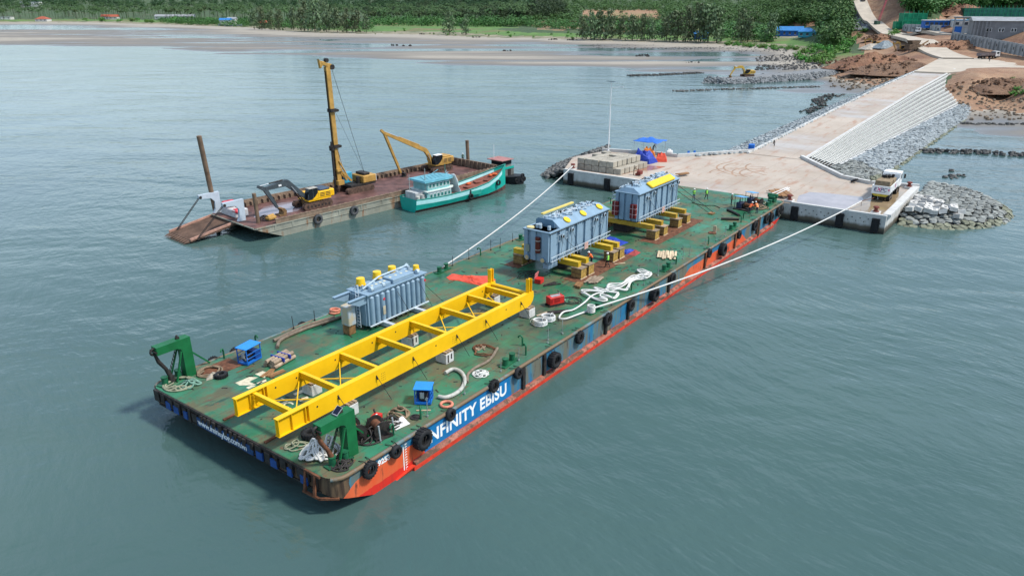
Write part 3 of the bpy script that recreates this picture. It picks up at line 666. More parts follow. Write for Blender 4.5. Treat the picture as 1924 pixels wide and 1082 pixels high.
# guy wires from the bow transformer to the deck
gw=thing('lashing_wires','two dark lashing wires from the bow transformer end down to the deck','wire',0,0,0,0,FB)
for a,b in(((68.2,-.9,DECK+3.6),(72.2,-4.2,DECK+.1)),((68.2,-.9,DECK+4.4),(72.8,-4.6,DECK+.1))):
    m=MB(); m.tube([a,b],.035,5); m.build('wire',DARK,gw)
m=MB(); m.bx(71.9,72.9,-4.8,-4.1,DECK,DECK+.16); m.build('wire_anchor',mk('rusty_box',(.22,.12,.05)),gw)
# ---- load beams across the deck on timber-faced pedestals
def supports(xs,T,wood,tname):
    for i,x in enumerate(xs):
        t=thing('support_beam',f'{"bright" if wood==YEL else "dull"} yellow steel load beam, {NTH[i]} from the stern under the {tname}','beam',x,0,DECK,0,FB,'load beams under the transformers')
        m=MB(); m.bx(-.33,.33,-3.25,5.2,1.18,1.24); m.bx(-.33,.33,-3.25,5.2,1.66,1.72); m.bx(-.28,-.24,-3.25,5.2,1.24,1.66); m.bx(.24,.28,-3.25,5.2,1.24,1.66); m.bx(-.25,.25,-3.24,-3.2,1.24,1.66); m.build('box_beam',YELD if wood!=YEL else mk('mid_yellow_steel',(.52,.34,.02),.5,var=.15,rust=.05),t)
        m=MB(); m.bx(-.05,.05,-3.0,-1.3,1.722,1.74); m.build('stripe',mk('pale_yellow',(.66,.53,.14)),t)
        for s,y in(('near',-3.2),('far',4.4)):
            p=thing('support_pedestal',f'yellow timber pedestal, {"starboard" if s=="near" else "port"} end of the {NTH[i]} load beam, {tname}','pedestal',x+.0,y,DECK,0,FB,'pedestals under the load beams')
            m=MB(); m.bx(-.52,.52,-.6,.65,.08,1.1,bev=.03); m.build('box',WOODY,p)
            for k in range(3):
                m=MB(); m.bx(-.545,-.52,-.58,.63,.1+k*.34,.38+k*.34); m.build('side_plank',mk('brown_plank',(.2,.125,.05),.8,var=.3,sc_=3,rand=.2),p)
            m=MB(); m.bx(-.58,.58,-.65,.7,1.1,1.18); m.build('cap_plank',WOOD,p)
            for yy in(-.66,.5):
                m=MB(); m.bx(-.6,.6,yy,yy+.16,.0,.08); m.build('skid',WOODL if yy<0 else RUST,p)
xsA=(39.75,41.3,46.6,48.1); xsB=(57.0,59.4,63.6,66.3)
supports(xsA,0,YEL,'middle transformer'); supports(xsB,0,WOODY,'bow transformer')
m=MB(); m.bx(-1.2,1.2,-1.0,1.0,.02,1.16,bev=.05); o=m.build('dark_crib',DARK); tag(put(o,58.6,1.6,DECK,0,FB),'dark greasy steel crib under the stern end of the bow transformer','crib')
m=MB(); m.bx(-1.6,1.6,-1.0,1.0,.02,1.1,bev=.05); o=m.build('dark_crib',DARK); tag(put(o,42.5,.3,DECK,0,FB),'dark greasy steel crib under the middle transformer','crib')
# ================================================================ people
SKIN=mk('skin',(.33,.19,.12),.55,var=.06)
def flat(name,c,rough=.7): return mk(name,c,rough,var=.1,sc_=4,bump=.05)
def person(x,y,z,rz,fr,label,shirt,trousers,vest=None,helmet=(.75,.75,.72),pose='stand',group=None):
    """one continuous body grown over a skeleton (Skin + Subdivision), clothing and helmet as children"""
    H={'hip':.93,'bend':0}; lean=0
    J={'pelvis':(0,0,.95),'chest':(0,0,1.28),'neck':(0,0,1.48),'head':(0.02,0,1.60),'top':(0.02,0,1.72)}
    A={}
    for s,nm in((1,'L'),(-1,'R')):
        A['sh'+nm]=(0,.17*s,1.42); A['el'+nm]=(.02,.25*s,1.14); A['wr'+nm]=(.14,.24*s,.92); A['ha'+nm]=(.19,.23*s,.85)
        A['hp'+nm]=(0,.09*s,.90); A['kn'+nm]=(.02,.11*s,.50); A['an'+nm]=(-.02,.12*s,.08); A['to'+nm]=(.15,.14*s,.045)
    if pose=='walk':
        A['knL']=(.16,.1,.52); A['anL']=(.22,.1,.1); A['toL']=(.38,.1,.06); A['knR']=(-.06,-.1,.5); A['anR']=(-.26,-.1,.14); A['toR']=(-.13,-.1,.05)
    if pose=='work':
        for k in('chest','neck','head','top'): q=J[k]; J[k]=(q[0]+(q[2]-.95)*.55,0,q[2]-(q[2]-.95)*.13)
        for nm in 'LR':
            s=1 if nm=='L' else -1; A['sh'+nm]=(.25,.17*s,1.36); A['el'+nm]=(.38,.22*s,1.10); A['wr'+nm]=(.58,.14*s,1.0); A['ha'+nm]=(.65,.12*s,.96)
    if pose=='fold':
        for nm in 'LR':
            s=1 if nm=='L' else -1; A['el'+nm]=(.08,.25*s,1.16); A['wr'+nm]=(.24,.08*s,1.2); A['ha'+nm]=(.26,-.0*s,1.22)
    P=dict(J); P.update(A)
    E=[('pelvis','chest',),('chest','neck'),('neck','head'),('head','top')]
    for nm in 'LR': E+=[('chest','sh'+nm),('sh'+nm,'el'+nm),('el'+nm,'wr'+nm),('wr'+nm,'ha'+nm),('pelvis','hp'+nm),('hp'+nm,'kn'+nm),('kn'+nm,'an'+nm),('an'+nm,'to'+nm)]
    rad={'pelvis':(.15,.12),'chest':(.165,.115),'neck':(.06,.06),'head':(.088,.1),'top':(.06,.07)}
    for nm in 'LR': rad.update({'sh'+nm:(.07,.07),'el'+nm:(.048,.048),'wr'+nm:(.034,.034),'ha'+nm:(.038,.026),'hp'+nm:(.095,.095),'kn'+nm:(.065,.065),'an'+nm:(.045,.045),'to'+nm:(.045,.035)})
    bm=bmesh.new(); ly=bm.verts.layers.skin.verify(); vm={}
    for k,p in P.items():
        v=bm.verts.new(p); v[ly].radius=rad[k]; v[ly].use_root=(k=='pelvis'); vm[k]=v
    for a,b in E: bm.edges.new((vm[a],vm[b]))
    me=bpy.data.meshes.new('tmp'); bm.to_mesh(me); bm.free()
    o=bpy.data.objects.new('tmp',me); COL.objects.link(o); o.modifiers.new('s','SKIN'); sb=o.modifiers.new('u','SUBSURF'); sb.levels=1; sb.render_levels=1
    body=bpy.data.meshes.new_from_object(o.evaluated_get(bpy.context.evaluated_depsgraph_get())); bpy.data.objects.remove(o)
    mb=MB(); mb.v=[tuple(v.co) for v in body.vertices]
    hd=Vector(P['head'])
    for pg in body.polygons:
        c=pg.center; mi=1
        if c.z<.97 and not any((c-Vector(P[k+n])).length<.13 for k in('wr','ha') for n in 'LR') : mi=2
        if any((c-Vector(P['ha'+n])).length<.1 for n in 'LR') or (c-hd).length<.16 or c.z>1.5: mi=0
        if c.z<.12: mi=3
        mb.f.append(tuple(pg.vertices)); mb.mi.append(mi); mb.sm.append(True)
    for nm in 'LR':           # five unequal curled fingers rooted in each palm
        a=Vector(P['wr'+nm]); b=Vector(P['ha'+nm]); d=(b-a).normalized(); sd=d.cross(Vector((0,1,0)));  sd=Vector((0,1,0)) if sd.length<.1 else Vector((0,1,0)).cross(d).normalized()
        for k,ln in enumerate((.07,.08,.075,.055)):
            q=b+sd*(k-1.5)*.019; mb.tube([q,q+d*ln*.6,q+d*ln+Vector((.015,0,-.01))],[.011,.010,.007],4,0)
        q=b-d*.03; mb.tube([q,q+sd*.04+d*.02,q+sd*.045+d*.05],[.012,.011,.008],4,0)
    f=hd+Vector((.085,0,0)); mb.add([f+Vector((0,-.015,.03)),f+Vector((0,.015,.03)),f+Vector((.028,0,-.012)),f+Vector((0,-.018,-.02)),f+Vector((0,.018,-.02))],[(0,1,2),(0,2,3),(1,4,2),(3,2,4)],0)
    for s in(-1,1): mb.box(hd.x+.083,s*.034,hd.z+.032,.012,.022,.01,mi=3); mb.box(hd.x,s*.092,hd.z+.01,.03,.014,.05,mi=0)
    mb.box(hd.x+.083,0,hd.z-.045,.01,.045,.008,mi=3)
    t=thing('person',label,'person',x,y,z,rz,fr,group)
    bo=mb.build('body',[SKIN,flat('cloth_%02x%02x%02x'%tuple(int(c*255) for c in shirt),shirt),flat('cloth_%02x%02x%02x'%tuple(int(c*255) for c in trousers),trousers),flat('boots',(.02,.018,.016))],t)
    if vest:
        m=MB(); n=12; c0=Vector(P['pelvis']); c1=Vector(P['chest']); c2=Vector(P['neck'])
        vs=[]
        for c,rx,ry in((c0+Vector((0,0,-.02)),.165,.19),(c0.lerp(c1,.6),.16,.195),(c1+Vector((0,0,.06)),.15,.2),(c2-Vector((0,0,.03)),.11,.17)):
            vs+=[c+Vector((rx*math.cos(2*math.pi*i/n),ry*math.sin(2*math.pi*i/n),0)) for i in range(n)]
        m.add(vs,[(j*n+i,j*n+(i+1)%n,(j+1)*n+(i+1)%n,(j+1)*n+i) for j in range(3) for i in range(n)],0,True)
        m.build('safety_vest',flat('vest_%02x%02x%02x'%tuple(int(c*255) for c in vest),vest,.6),t)
    if helmet:
        m=MB(); h=Vector(P['head'])+Vector((0,0,.05)); m.dome(h,.125,.115,.11,12,4); m.cyl(h+Vector((0.02,0,-.01)),h+Vector((.02,0,.008)),.145,n=14); m.build('hard_hat',flat('hat_%02x%02x%02x'%tuple(int(c*255) for c in helmet),helmet,.4),t)
    return t
VG=(.30,.72,.10); VO=(.85,.17,.05); NAVY=(.02,.026,.045); BLK=(.018,.018,.02)
CAMDIR=R(-90)-A_B
person(43.9,-2.25,DECK,R(150),FB,'person in orange vest and white hard hat working between the load beams',VO,NAVY,VO,pose='work')
person(44.2,-4.1,DECK,R(100),FB,'person in lime vest and dark trousers stepping past the yellow pedestals',(.05,.06,.08),BLK,VG,pose='walk')
person(78.2,.7,DECK,R(-150),FB,'person in lime vest and blue jeans standing near the dark bow strip',(.10,.2,.12),(.05,.09,.17),VG,pose='fold')
person(79.5,-.7,DECK,R(-120),FB,'person in lime vest and black trousers striding on the bow deck',(.03,.03,.035),BLK,VG,pose='walk')
person(78.5,-4.9,DECK,R(-60),FB,'person in dark clothes with light vest beside the blue-topped winch',(.03,.03,.035),BLK,(.22,.24,.14),pose='stand')
person(75.6,-8.6,DECK,R(-30),FB,'person in red-orange jacket bending over the winch gear, left of the pair',(.75,.09,.03),NAVY,VO,pose='work')
person(76.3,-9.4,DECK,R(60),FB,'person in pale orange vest bending over the winch gear, right of the pair',(.75,.2,.06),(.03,.04,.07),(.85,.28,.10),pose='work')
# ================================================================ deck clutter
BLUE=mk('machine_blue',(.012,.13,.48),.4,var=.12,sc_=1.5,rust=.06)
REDM=mk('machine_red',(.50,.025,.02),.45,var=.15,sc_=1.5,rust=.05)
PALE=mk('galvanised',(.42,.44,.45),.4,metal=.3,var=.15)
def blue_unit(x,y,rz,lx,wy,h,label):
    t=thing('generator_set',label,'generator',x,y,DECK,rz,FB)
    m=MB(); m.bx(-lx/2,lx/2,-wy/2,wy/2,.06,.2); m.build('base_frame',BLUE,t)
    for sx in(-1,1):
        for sy in(-1,1): m=MB(); m.bar((sx*(lx/2-.04),sy*(wy/2-.04),.2),(sx*(lx/2-.04),sy*(wy/2-.04),h-.06),.07,.07); m.build('corner_post',BLUE,t)
    m=MB(); m.bx(-lx/2-.06,lx/2+.06,-wy/2-.06,wy/2+.06,h-.06,h,bev=.015); m.build('roof_panel',mk('roof_blue',(.02,.22,.62),.35,var=.08),t)
    for sy in(-1,1):
        for z in (.55,.9): m=MB(); m.bar((-lx/2,sy*(wy/2-.03),z),(lx/2,sy*(wy/2-.03),z),.05,.06); m.build('side_rail',BLUE,t)
    m=MB(); m.bx(-lx*.3,lx*.38,-wy*.25,wy*.25,.22,.75,bev=.06); m.cyl((-lx*.36,0,.5),(-lx*.3,0,.5),.26,n=12); m.cyl((0,.1,.75),(0,.1,h-.2),.06,n=8); m.build('engine',DARK,t)
    m=MB(); m.box(-lx*.38,.05,.72,.12,.3,.5,bev=.03); m.cyl((-lx*.42,-.25,.45),(-lx*.3,-.25,.45),.1,n=9); m.build('radiator',PALE,t)
    m=MB(); m.bx(lx*.1,lx/2-.03,-wy/2+.03,wy/2-.03,.2,.85); m.build('side_panel',mk('shade_blue',(.01,.05,.22),.5),t)
    return t
blue_unit(7.0,7.75,.2,1.6,1.05,1.45,'blue open-frame generator with a flat roof near the far stern gantry')
blue_unit(10.55,-8.05,R(32.7),1.15,1.2,1.3,'blue open-fronted generator with a flat roof beside the starboard hose loop')
t=thing('generator_set','red box generator on black skids between the girder and the white hawser','generator',31.75,-5.45,DECK,R(-24),FB)
m=MB(); m.bx(-.8,.8,-.4,.4,.22,.95,bev=.03); m.build('canopy',REDM,t)
m=MB(); m.bx(-.3,.3,-.42,-.4,.45,.85); m.bx(-.7,-.5,-.42,-.4,.4,.8); m.build('louvre_panel',mk('deep_red',(.3,.012,.012),.5),t)
for yy in(-.38,.28): m=MB(); m.bx(-.9,.9,yy,yy+.1,0,.22); m.build('skid',DARK,t)
m=MB(); m.bx(-.5,.5,-.2,.2,.95,.98); m.cyl((.5,.1,.95),(.5,.1,1.15),.05,n=7); m.build('exhaust',PALE,t)
m=MB(); 
t=thing('tool_chest','red chest with its pink-faded lid open beside the far girder post','chest',35.9,-.75,DECK,.2,FB)
m=MB(); m.bx(-.45,.45,-.35,.35,.0,.5,bev=.02); m.build('chest_body',REDM,t)
m=MB(); m.box(.0,.33,.78,.9,.05,.6,M=Matrix.Rotation(.25,4,'X')); m.build('lid',mk('pink_lid',(.62,.2,.2),.6),t)
t=thing('pump_engine','small red-topped black pump engine beside the stern winches','engine',6.1,-7.75,DECK,R(20),FB)
m=MB(); m.bx(-.45,.45,-.3,.3,.5,.85,bev=.04); m.build('fuel_tank',REDM,t)
m=MB(); m.bx(-.2,.2,-.05,.05,.851,.86); m.build('sticker',WHITE,t)
m=MB(); m.bx(-.5,.5,-.3,.3,.12,.5,bev=.05); m.cyl((-.55,0,.35),(.55,0,.35),.2,n=10); m.cyl((.3,.2,.85),(.35,.3,1.1),.07,n=7); m.bx(-.6,.6,-.35,.35,0,.1); m.build('engine_block',DARK,t)
# stern winches
def winch(x,y,rz,label,s=1.0):
    t=thing('winch',label,'winch',x,y,DECK,rz,FB)
    m=MB(); m.cyl((-.5*s,0,.55*s),(.5*s,0,.55*s),.32*s,n=14); m.build('drum',RUST,t)
    for sx in(-.55,.5): m=MB(); m.cyl((sx*s,0,.55*s),((sx+.06)*s,0,.55*s),.58*s,n=18); m.build('drum_flange',DARK,t)
    m=MB(); m.bx(-.8*s,.8*s,-.6*s,.6*s,0,.12); m.bx(.6*s,.95*s,-.3*s,.3*s,.12,.8*s); m.bar((-.7*s,-.55*s,.12),(-.7*s,0,.8*s),.1,.1); m.bar((.75*s,-.55*s,.12),(.75*s,0,.8*s),.1,.1); m.build('winch_frame',DARK,t)
winch(4.2,-7.7,R(70),'rusty drum winch just forward of the near stern gantry',1.15)
winch(5.5,-8.6,R(75),'black greasy cable winch beside the starboard edge at the stern',1.05)
m=MB()
for a,b in(((4.9,-9.4,0),(4.85,-9.35,1.2)),((6.2,-9.35,0),(6.15,-9.3,1.2))): m.cyl(a,b,.06,n=7)
o=tag(put(m.build('steel_posts',PALE),0,0,DECK,0,FB),'pair of pale steel posts beside the black stern winch','posts')
# tyre lying flat on deck
o=make_tyre(1.25,.4).build('loose_tyre',RUB); tag(put(o,2.6,-5.2,DECK+.24,0,FB),'worn black tyre lying flat on deck near the white rope heap','tyre'); o.rotation_euler.x=R(86)
o=make_tyre(1.0,.32).build('loose_tyre',RUB); tag(put(o,4.0,7.2,DECK+.17,0,FB),'dark tyre half covered by rope beside the far stern gantry','tyre'); o.rotation_euler.x=R(88)
# life rings
PINK=mk('faded_ring',(.55,.20,.13),.7,var=.2,sc_=4)
for x,y,lab,n in((17.8,10.0,'faded orange life rings stacked on the far barge edge',2),(11.07,-9.75,'faded orange life ring lying above the hull lettering',1)):
    t=thing('life_ring',lab,'life ring',x,y,DECK,0,FB)
    for k in range(n): m=MB(); m.torus((.1*k,.05*k,.1+.19*k),(.1*k,0,1),.42,.11,20,8); m.build('ring',PINK,t)
# rope heaps
def heap(name,lab,x,y,r,n,mat,rad,seed,h=.3,cat='rope',z=0):
    m=MB(); m.tube(wiggle(0,0,rad,r,n,seed,h),rad,6); o=m.build(name,mat); return tag(put(o,x,y,DECK+z,0,FB),lab,cat)
heap('rope_heap','thick white mooring rope heaped at the near stern corner',1.35,-7.2,1.05,105,ROPEW,.075,5,.8)
heap('rope_heap','white mooring rope heaped against the near gantry braces',2.15,-7.7,.7,40,ROPEW,.07,6,1.0)
heap('rope_heap','loose green rope trailing beside the white heap at the stern',1.2,-5.4,.8,26,ROPEO,.05,8,.12)
heap('rope_heap','tangled pale green rope around the far gantry foot',1.4,8.6,1.15,85,ROPEO,.07,9,.35)
heap('rope_heap','teal rope coil tangled in front of the far gantry',1.9,7.9,.75,32,ROPET,.07,10,.3)
heap('rope_heap','brown rope coiled in long bights on the rusty plate',3.9,8.6,.95,60,ROPEB,.08,12,.25)
heap('rope_heap','brown rope heap beside the red-topped pump engine',8.1,-7.9,.75,70,ROPEB,.065,14,.7)
heap('rope_heap','thin white rope coiled in a flat heap by the hose end',16.3,-8.7,.65,70,ROPEW,.045,15,.25)
heap('chain_heap','dark rusty chain heaped around the near stern bollards',1.6,-9.3,.8,70,DARK,.05,16,.2,'chain')
heap('rope_heap','tangled dark wire and rope beside the bow winches',79.5,-8.6,1.3,80,ROPEB,.06,17,.35)
heap('rope_heap','pale rope and wire heap at the bow corner',82.5,-7.6,1.1,70,ROPEO,.05,18,.3)
heap('wire_heap','dark scrap wire scattered next to the coiled white hawser',33.6,-6.2,1.0,60,DARK,.03,19,.15,'wire')
heap('wire_heap','dark lashing gear strewn in front of the middle transformer',37.0,1.6,1.5,70,DARK,.035,20,.2,'wire')
heap('cable_heap','black cable scraps beside the fresh timber and chain aft of midships',19.8,-6.2,1.1,40,RUST,.05,21,.15,'cable')
heap('wire_heap','black greasy cables heaped between the stern winches and the gantry',4.9,-8.2,1.2,70,DARK,.06,33,.5,'wire')
heap('rope_heap','dark rope and rags in front of the stern winches',6.9,-8.3,.8,50,ROPED,.06,34,.4)
def cloth(name,lab,pts,mat,zz=.25,seed=1,cat='tarpaulin',sub=9,fr=FB,z0=None):
    """a sheet crumpled over the deck inside an outline: folds are real relief"""
    me_c=Vector((sum(p[0] for p in pts)/len(pts),sum(p[1] for p in pts)/len(pts),0)); m=MB(); N=len(pts); rnd=random.Random(seed)
    ring=[]; pp=[]
    for i in range(N):
        a=Vector((*pts[i],0)); b=Vector((*pts[(i+1)%N],0))
        for k in range(3): pp.append(a.lerp(b,k/3))
    M_=len(pp); vs=[]
    for j in range(sub+1):
        t=1-j/sub
        for i,p in enumerate(pp):
            q=me_c.lerp(p,t); z=.03+zz*(1-t*.75)*abs(mnoise.noise(Vector((q.x*1.3+seed,q.y*1.3,seed*.7))))*1.6+zz*.5*abs(mnoise.noise(Vector((i*.9,seed,0))))
            z+=zz*(1-t**5)*.6 if zz>1 else 0
            if j==0: z=.02
            vs.append((q.x-me_c.x,q.y-me_c.y,z))
    fs=[(j*M_+i,j*M_+(i+1)%M_,(j+1)*M_+(i+1)%M_,(j+1)*M_+i) for j in range(sub) for i in range(M_)]
    m.add(vs,fs,0,False); o=m.build(name,mat); return tag(put(o,me_c.x,me_c.y,DECK if z0 is None else z0,0,fr),lab,cat)
TRED=mk('red_tarp',(.60,.075,.04),.6,var=.12,sc_=2); TBL=mk('blue_tarp',(.02,.05,.33),.5,var=.2,sc_=2); TORG=mk('orange_tarp',(.70,.22,.03),.55,var=.15,sc_=2)
TPW=mk('white_sheet',(.62,.62,.60),.7,var=.12,sc_=2)
cloth('tarpaulin','crumpled red-orange tarpaulin spread beyond the far end of the girder',[(31.3,8.0),(32.6,8.3),(32.5,6.8),(33.7,5.7),(34.3,4.6),(33.9,3.4),(33.0,3.0),(31.6,3.2),(31.4,4.8),(31.3,6.4),(30.9,7.2)],TRED,.42,3)
cloth('tarpaulin','dark blue tarpaulin bunched at the bow end of the middle transformer',[(51.6,-1.4),(53.8,-1.6),(54.3,1.4),(52,1.8)],TBL,.4,4)
cloth('tarpaulin','small blue tarpaulin bunched beside the last yellow pedestal',[(49.5,-3.6),(51.4,-3.7),(51.4,-2.8),(49.7,-2.6)],TBL,.45,5)
cloth('tarpaulin','dull red tarpaulin lying flat next to the blue one',[(49.5,-4.7),(51.2,-4.6),(51.6,-3.5),(49.6,-3.7)],mk('dull_red_tarp',(.3,.05,.045),.7),.18,6)
cloth('cloth_sheet','crumpled white sheet and rags beside the brown rope heap',[(6.5,-9.2),(7.7,-9.4),(8.0,-8.4),(6.8,-8.2)],TPW,.5,7,'sheet')
cloth('cloth_sheet','pale sacking thrown over a tyre near the far gantry',[(2.9,7.5),(3.9,7.3),(4.3,7.9),(3.3,8.1)],mk('sacking',(.38,.34,.27),.9,var=.2),.5,8,'sheet')
cloth('cloth_sheet','white plastic scrap lying behind the red box generator',[(32.8,-5.4),(33.4,-5.6),(33.5,-5.0),(32.9,-4.9)],TPW,.3,9,'sheet')
# hoses
HOSE=mk('grey_hose',(.40,.40,.36),.6,var=.15,sc_=3); HOSEB=mk('brown_hose',(.17,.135,.10),.75,var=.25,sc_=3)
def hose(lab,pts,r,mat,cat='hose',name='hose'):
    m=MB(); m.tube(smooth([(x,y,r) for x,y in pts],5),r,8); return tag(put(m.build(name,mat),0,0,DECK,0,FB),lab,cat)
hose('thick pale grey hose curving in a wide loop beside the blue generator',[(14.59,-6.54),(15.46,-6.6),(15.42,-7.45),(14.6,-8.53),(13.35,-9.2),(12.37,-9.3),(11.69,-9.09),(11.5,-8.6)],.16,HOSE)
hose('brown hose snaking from midships down to the white rope coil',[(20.59,-7.04),(18.46,-7.87),(16.7,-7.83),(15.54,-8.06),(14.5,-8.81)],.13,HOSEB)
hose('straight brown hose along the far edge aft of the small transformer',[(10.39,9.2),(13.31,9.5),(15.25,9.4),(16.88,9.0)],.15,HOSEB)
hose('bent brown hose with a pale end lying inside the straight one',[(9.74,7.84),(10.6,8.7),(11.71,9.0),(13.94,9.0),(15.76,8.7),(17.29,8.5)],.15,HOSEB)
hose('black bent pipe lying on deck beside the bow winch',[(75.19,-5.61),(74.6,-6.6),(73.44,-7.96)],.17,DARK,'pipe','pipe')
hose('short straight black pipe lying on the bow deck',[(70.29,-6.7),(71.42,-8.72)],.16,DARK,'pipe','pipe')
hose('dark cable trailing over the bow deck in front of the standing people',[(76.5,.2),(76.0,-1.8),(76.8,-3),(76,-4.2)],.05,ROPED,'cable','cable')
for x,y,s in((27.06,-6.92,'nearest the hull lettering'),(28.32,-6.95,'next to the concrete block')):
    t=thing('hose_coil',f'coil of translucent white hose lying flat, {s}','hose coil',x,y,DECK,0,FB)
    m=MB()
    for k in range(4): m.torus((0,0,.07+.11*k),(.03*k,.02,1),.62-.02*(k%2),.085,24,7)
    m.build('coil',mk('clear_hose',(.50,.51,.50),.35,var=.12,sc_=4),t)
    for a in(0,2.1,4.2): m=MB(); m.torus((.62*math.cos(a),.62*math.sin(a),.24),(-math.sin(a),math.cos(a),0),.25,.025,10,5); m.build('tie',WHITE,t)
# the white hawser: wraps on a bollard, a long bight and heaped loops
hp=[(32.2,-8.9),(30.44,-8.75),(29.2,-8.4),(28.85,-7.95),(29.3,-7.55),(30.2,-7.45),(31.54,-7.65),(33.34,-7.73),(35.21,-7.35),(36.37,-7.42),(37.01,-7.71)]
P1=[(37.01,-7.71),(37.17,-6.57),(37.36,-7.22),(37.26,-8.23),(37.6,-9.08),(36.86,-9.4),(36.18,-9.4),(36.03,-8.83),(36.03,-8.09),(35.6,-8.25),(35.41,-9.09),(34.85,-8.87),(35.02,-7.84),(35.3,-6.73),(35.83,-5.92),(36.42,-6.53),(36.87,-7.32),(37.31,-7.92)]
P2=[(37.91,-7.58),(38.89,-7.31),(39.5,-7.74),(40.17,-8.23),(41.51,-7.99),(42.59,-8.19),(43.01,-8.75),(43.02,-9.5),(42.88,-9.01),(42.02,-8.69),(41.06,-8.62),(39.46,-9.2),(38.85,-9.2),(38.36,-8.56),(37.71,-8.07),(38.17,-7.53),(38.62,-7.75),(39.43,-8.44)]
P3=[(42.59,-8.19),(43.46,-8.52),(43.65,-9.2),(44.66,-9.2),(44.99,-8.62),(44.86,-8.0),(44.95,-7.45),(44.47,-7.7),(44.44,-8.31),(44.69,-8.87),(43.9,-8.68)]
def zpts(L_,a=.11):
    out=[]
    for i,p in enumerate(L_): out.append((p[0],p[1],a+.09*(i%2)+.05*(i%3)))
    return out
m=MB(); full=zpts(hp+P1[1:]+P2+P3); m.tube(smooth(full,4),.085,8)
off=[(x+.22,y+.16,z+.05) for x,y,z in zpts(P1+P2+P3)]; m.tube(smooth(off,4),.075,7)
for k in range(5): m.torus((31.99,-9.3,.2+.14*k),(.02*k,0,1),.33,.075,18,6)
m.tube([(32.2,-9.55,.5),(32.6,-9.6,.55),(32.3,-9.65,.6)],.07,6)
tag(put(m.build('mooring_hawser',ROPEW),0,0,DECK,0,FB),'thick white hawser wound on a bollard and laid in loops along deck','rope')
# the two tight mooring lines to the quay
QZ=2.65
def line(lab,p0,p1,s,r): m=MB(); m.tube(sag(FB(*p0),FB(*p1),s),r,6); return tag(m.build('mooring_line',ROPEW),lab,'rope')
line('tight white mooring line from the far barge edge to the quay corner bollard',(32.9,9.75,DECK+.45),(88.2,27.6,QZ+.55),.8,.085)
line('long white mooring line from the starboard bollard up to the tipper truck',(31.9,-9.55,DECK+.6),(89.3,-19.95,QZ+.75),1.0,.085)
m=MB(); m.tube([FB(89.3,-19.95,QZ+.75),FB(93.3,-20.8,QZ+.55)],.05,5); m.tube([FB(89.3,-19.95,QZ+.75),FB(89.4,-20,QZ)],.03,5)
tag(m.build('wire_strop',RUST),'thin rusty strop joining the mooring line to the tipper truck','wire')
# timber
def planks(lab,x,y,rz,n,ln,wd,th,mat,seed,z=0,fan=.25,skids=True):
    t=thing('timber_stack',lab,'timber',x,y,DECK,rz,FB); r_=random.Random(seed)
    if skids:
        for q in(-.3,.3): m=MB(); m.bx(q*ln-.06,q*ln+.06,-n*wd*.5,n*wd*.5,0,.1); m.build('bearer',WOOD,t)
    for k in range(n):
        m=MB(); m.box(r_.uniform(-.2,.2),(k-n/2)*wd*1.05,(.1 if skids else 0)+th/2+r_.uniform(0,.03),ln*r_.uniform(.75,1.05),wd*.92,th,rz=r_.uniform(-fan,fan)*.3); m.build('plank',mat,t)
    return t
planks('loose fresh boards stacked on bearers on the open starboard deck',51.9,-7.4,R(25),8,3.0,.26,.06,WOODL,1)
planks('grey slatted pallet lying in front of the first pedestal',39.7,-4.95,R(10),6,2.4,.22,.06,WOOD,2,fan=.1)
planks('short brown dunnage timbers beside the rusty rail aft of the pedestal',37.4,-4.4,R(15),2,1.6,.35,.25,mk('brown_dunnage',(.25,.13,.055),.8,rand=.2),3,skids=False)
planks('two dark steel channels beside the red box generator',30.6,-6.75,R(-40),2,2.0,.3,.12,DARK,4,skids=False)
planks('splayed timber offcuts next to the white hose coils',28.9,-5.9,R(10),3,1.3,.2,.06,WOOD,5,fan=1.8,skids=False)
planks('dark scrap timber beside the open red chest',36.2,-2.0,R(-25),3,1.8,.2,.08,DARK,6,fan=1.0,skids=False)
planks('one pale plank leaning out from the rusty pedestal strip',46.3,-4.5,R(-30),1,1.4,.18,.05,WOODL,7,skids=False)
planks('broken boards and twigs scattered aft of midships',20.0,-5.6,R(30),5,1.1,.14,.04,WOOD,8,fan=3,skids=False)
planks('pale board lying before the starboard blue generator',9.6,-8.9,R(-55),1,1.3,.12,.05,WOODL,9,skids=False)
t=thing('log_bundle','bundle of weathered logs strapped with blue ties left of the girder','timber',8.2,5.55,DECK,R(8),FB)
for k in range(7):
    m=MB(); yy=-.55+(k%4)*.34+(.17 if k>3 else 0); m.cyl((-1.1+.1*(k%3),yy,.18+.3*(k//4)),(1.2-.12*(k%2),yy+.05,.2+.3*(k//4)),.17,n=9); m.build('log',WOOD,t)
for xx in(-.2,.5): m=MB(); m.bx(xx,xx+.1,-.75,.7,.34,.66); m.build('tie_band',TBL,t)
planks('broken brown timber heap between the log bundle and the girder',6.6,4.5,R(20),5,1.5,.22,.1,mk('brown_dunnage',(.25,.13,.055)),10,fan=2,skids=False)
# manhole, stern hatch
m=MB(); m.cyl((0,0,0),(0,0,.05),.34,n=16); m.torus((0,0,.05),(0,0,1),.34,.04,16,5); tag(put(m.build('deck_manhole',DARK),8.5,-9.1,DECK,0,FB),'open dark manhole near the starboard rail','manhole')
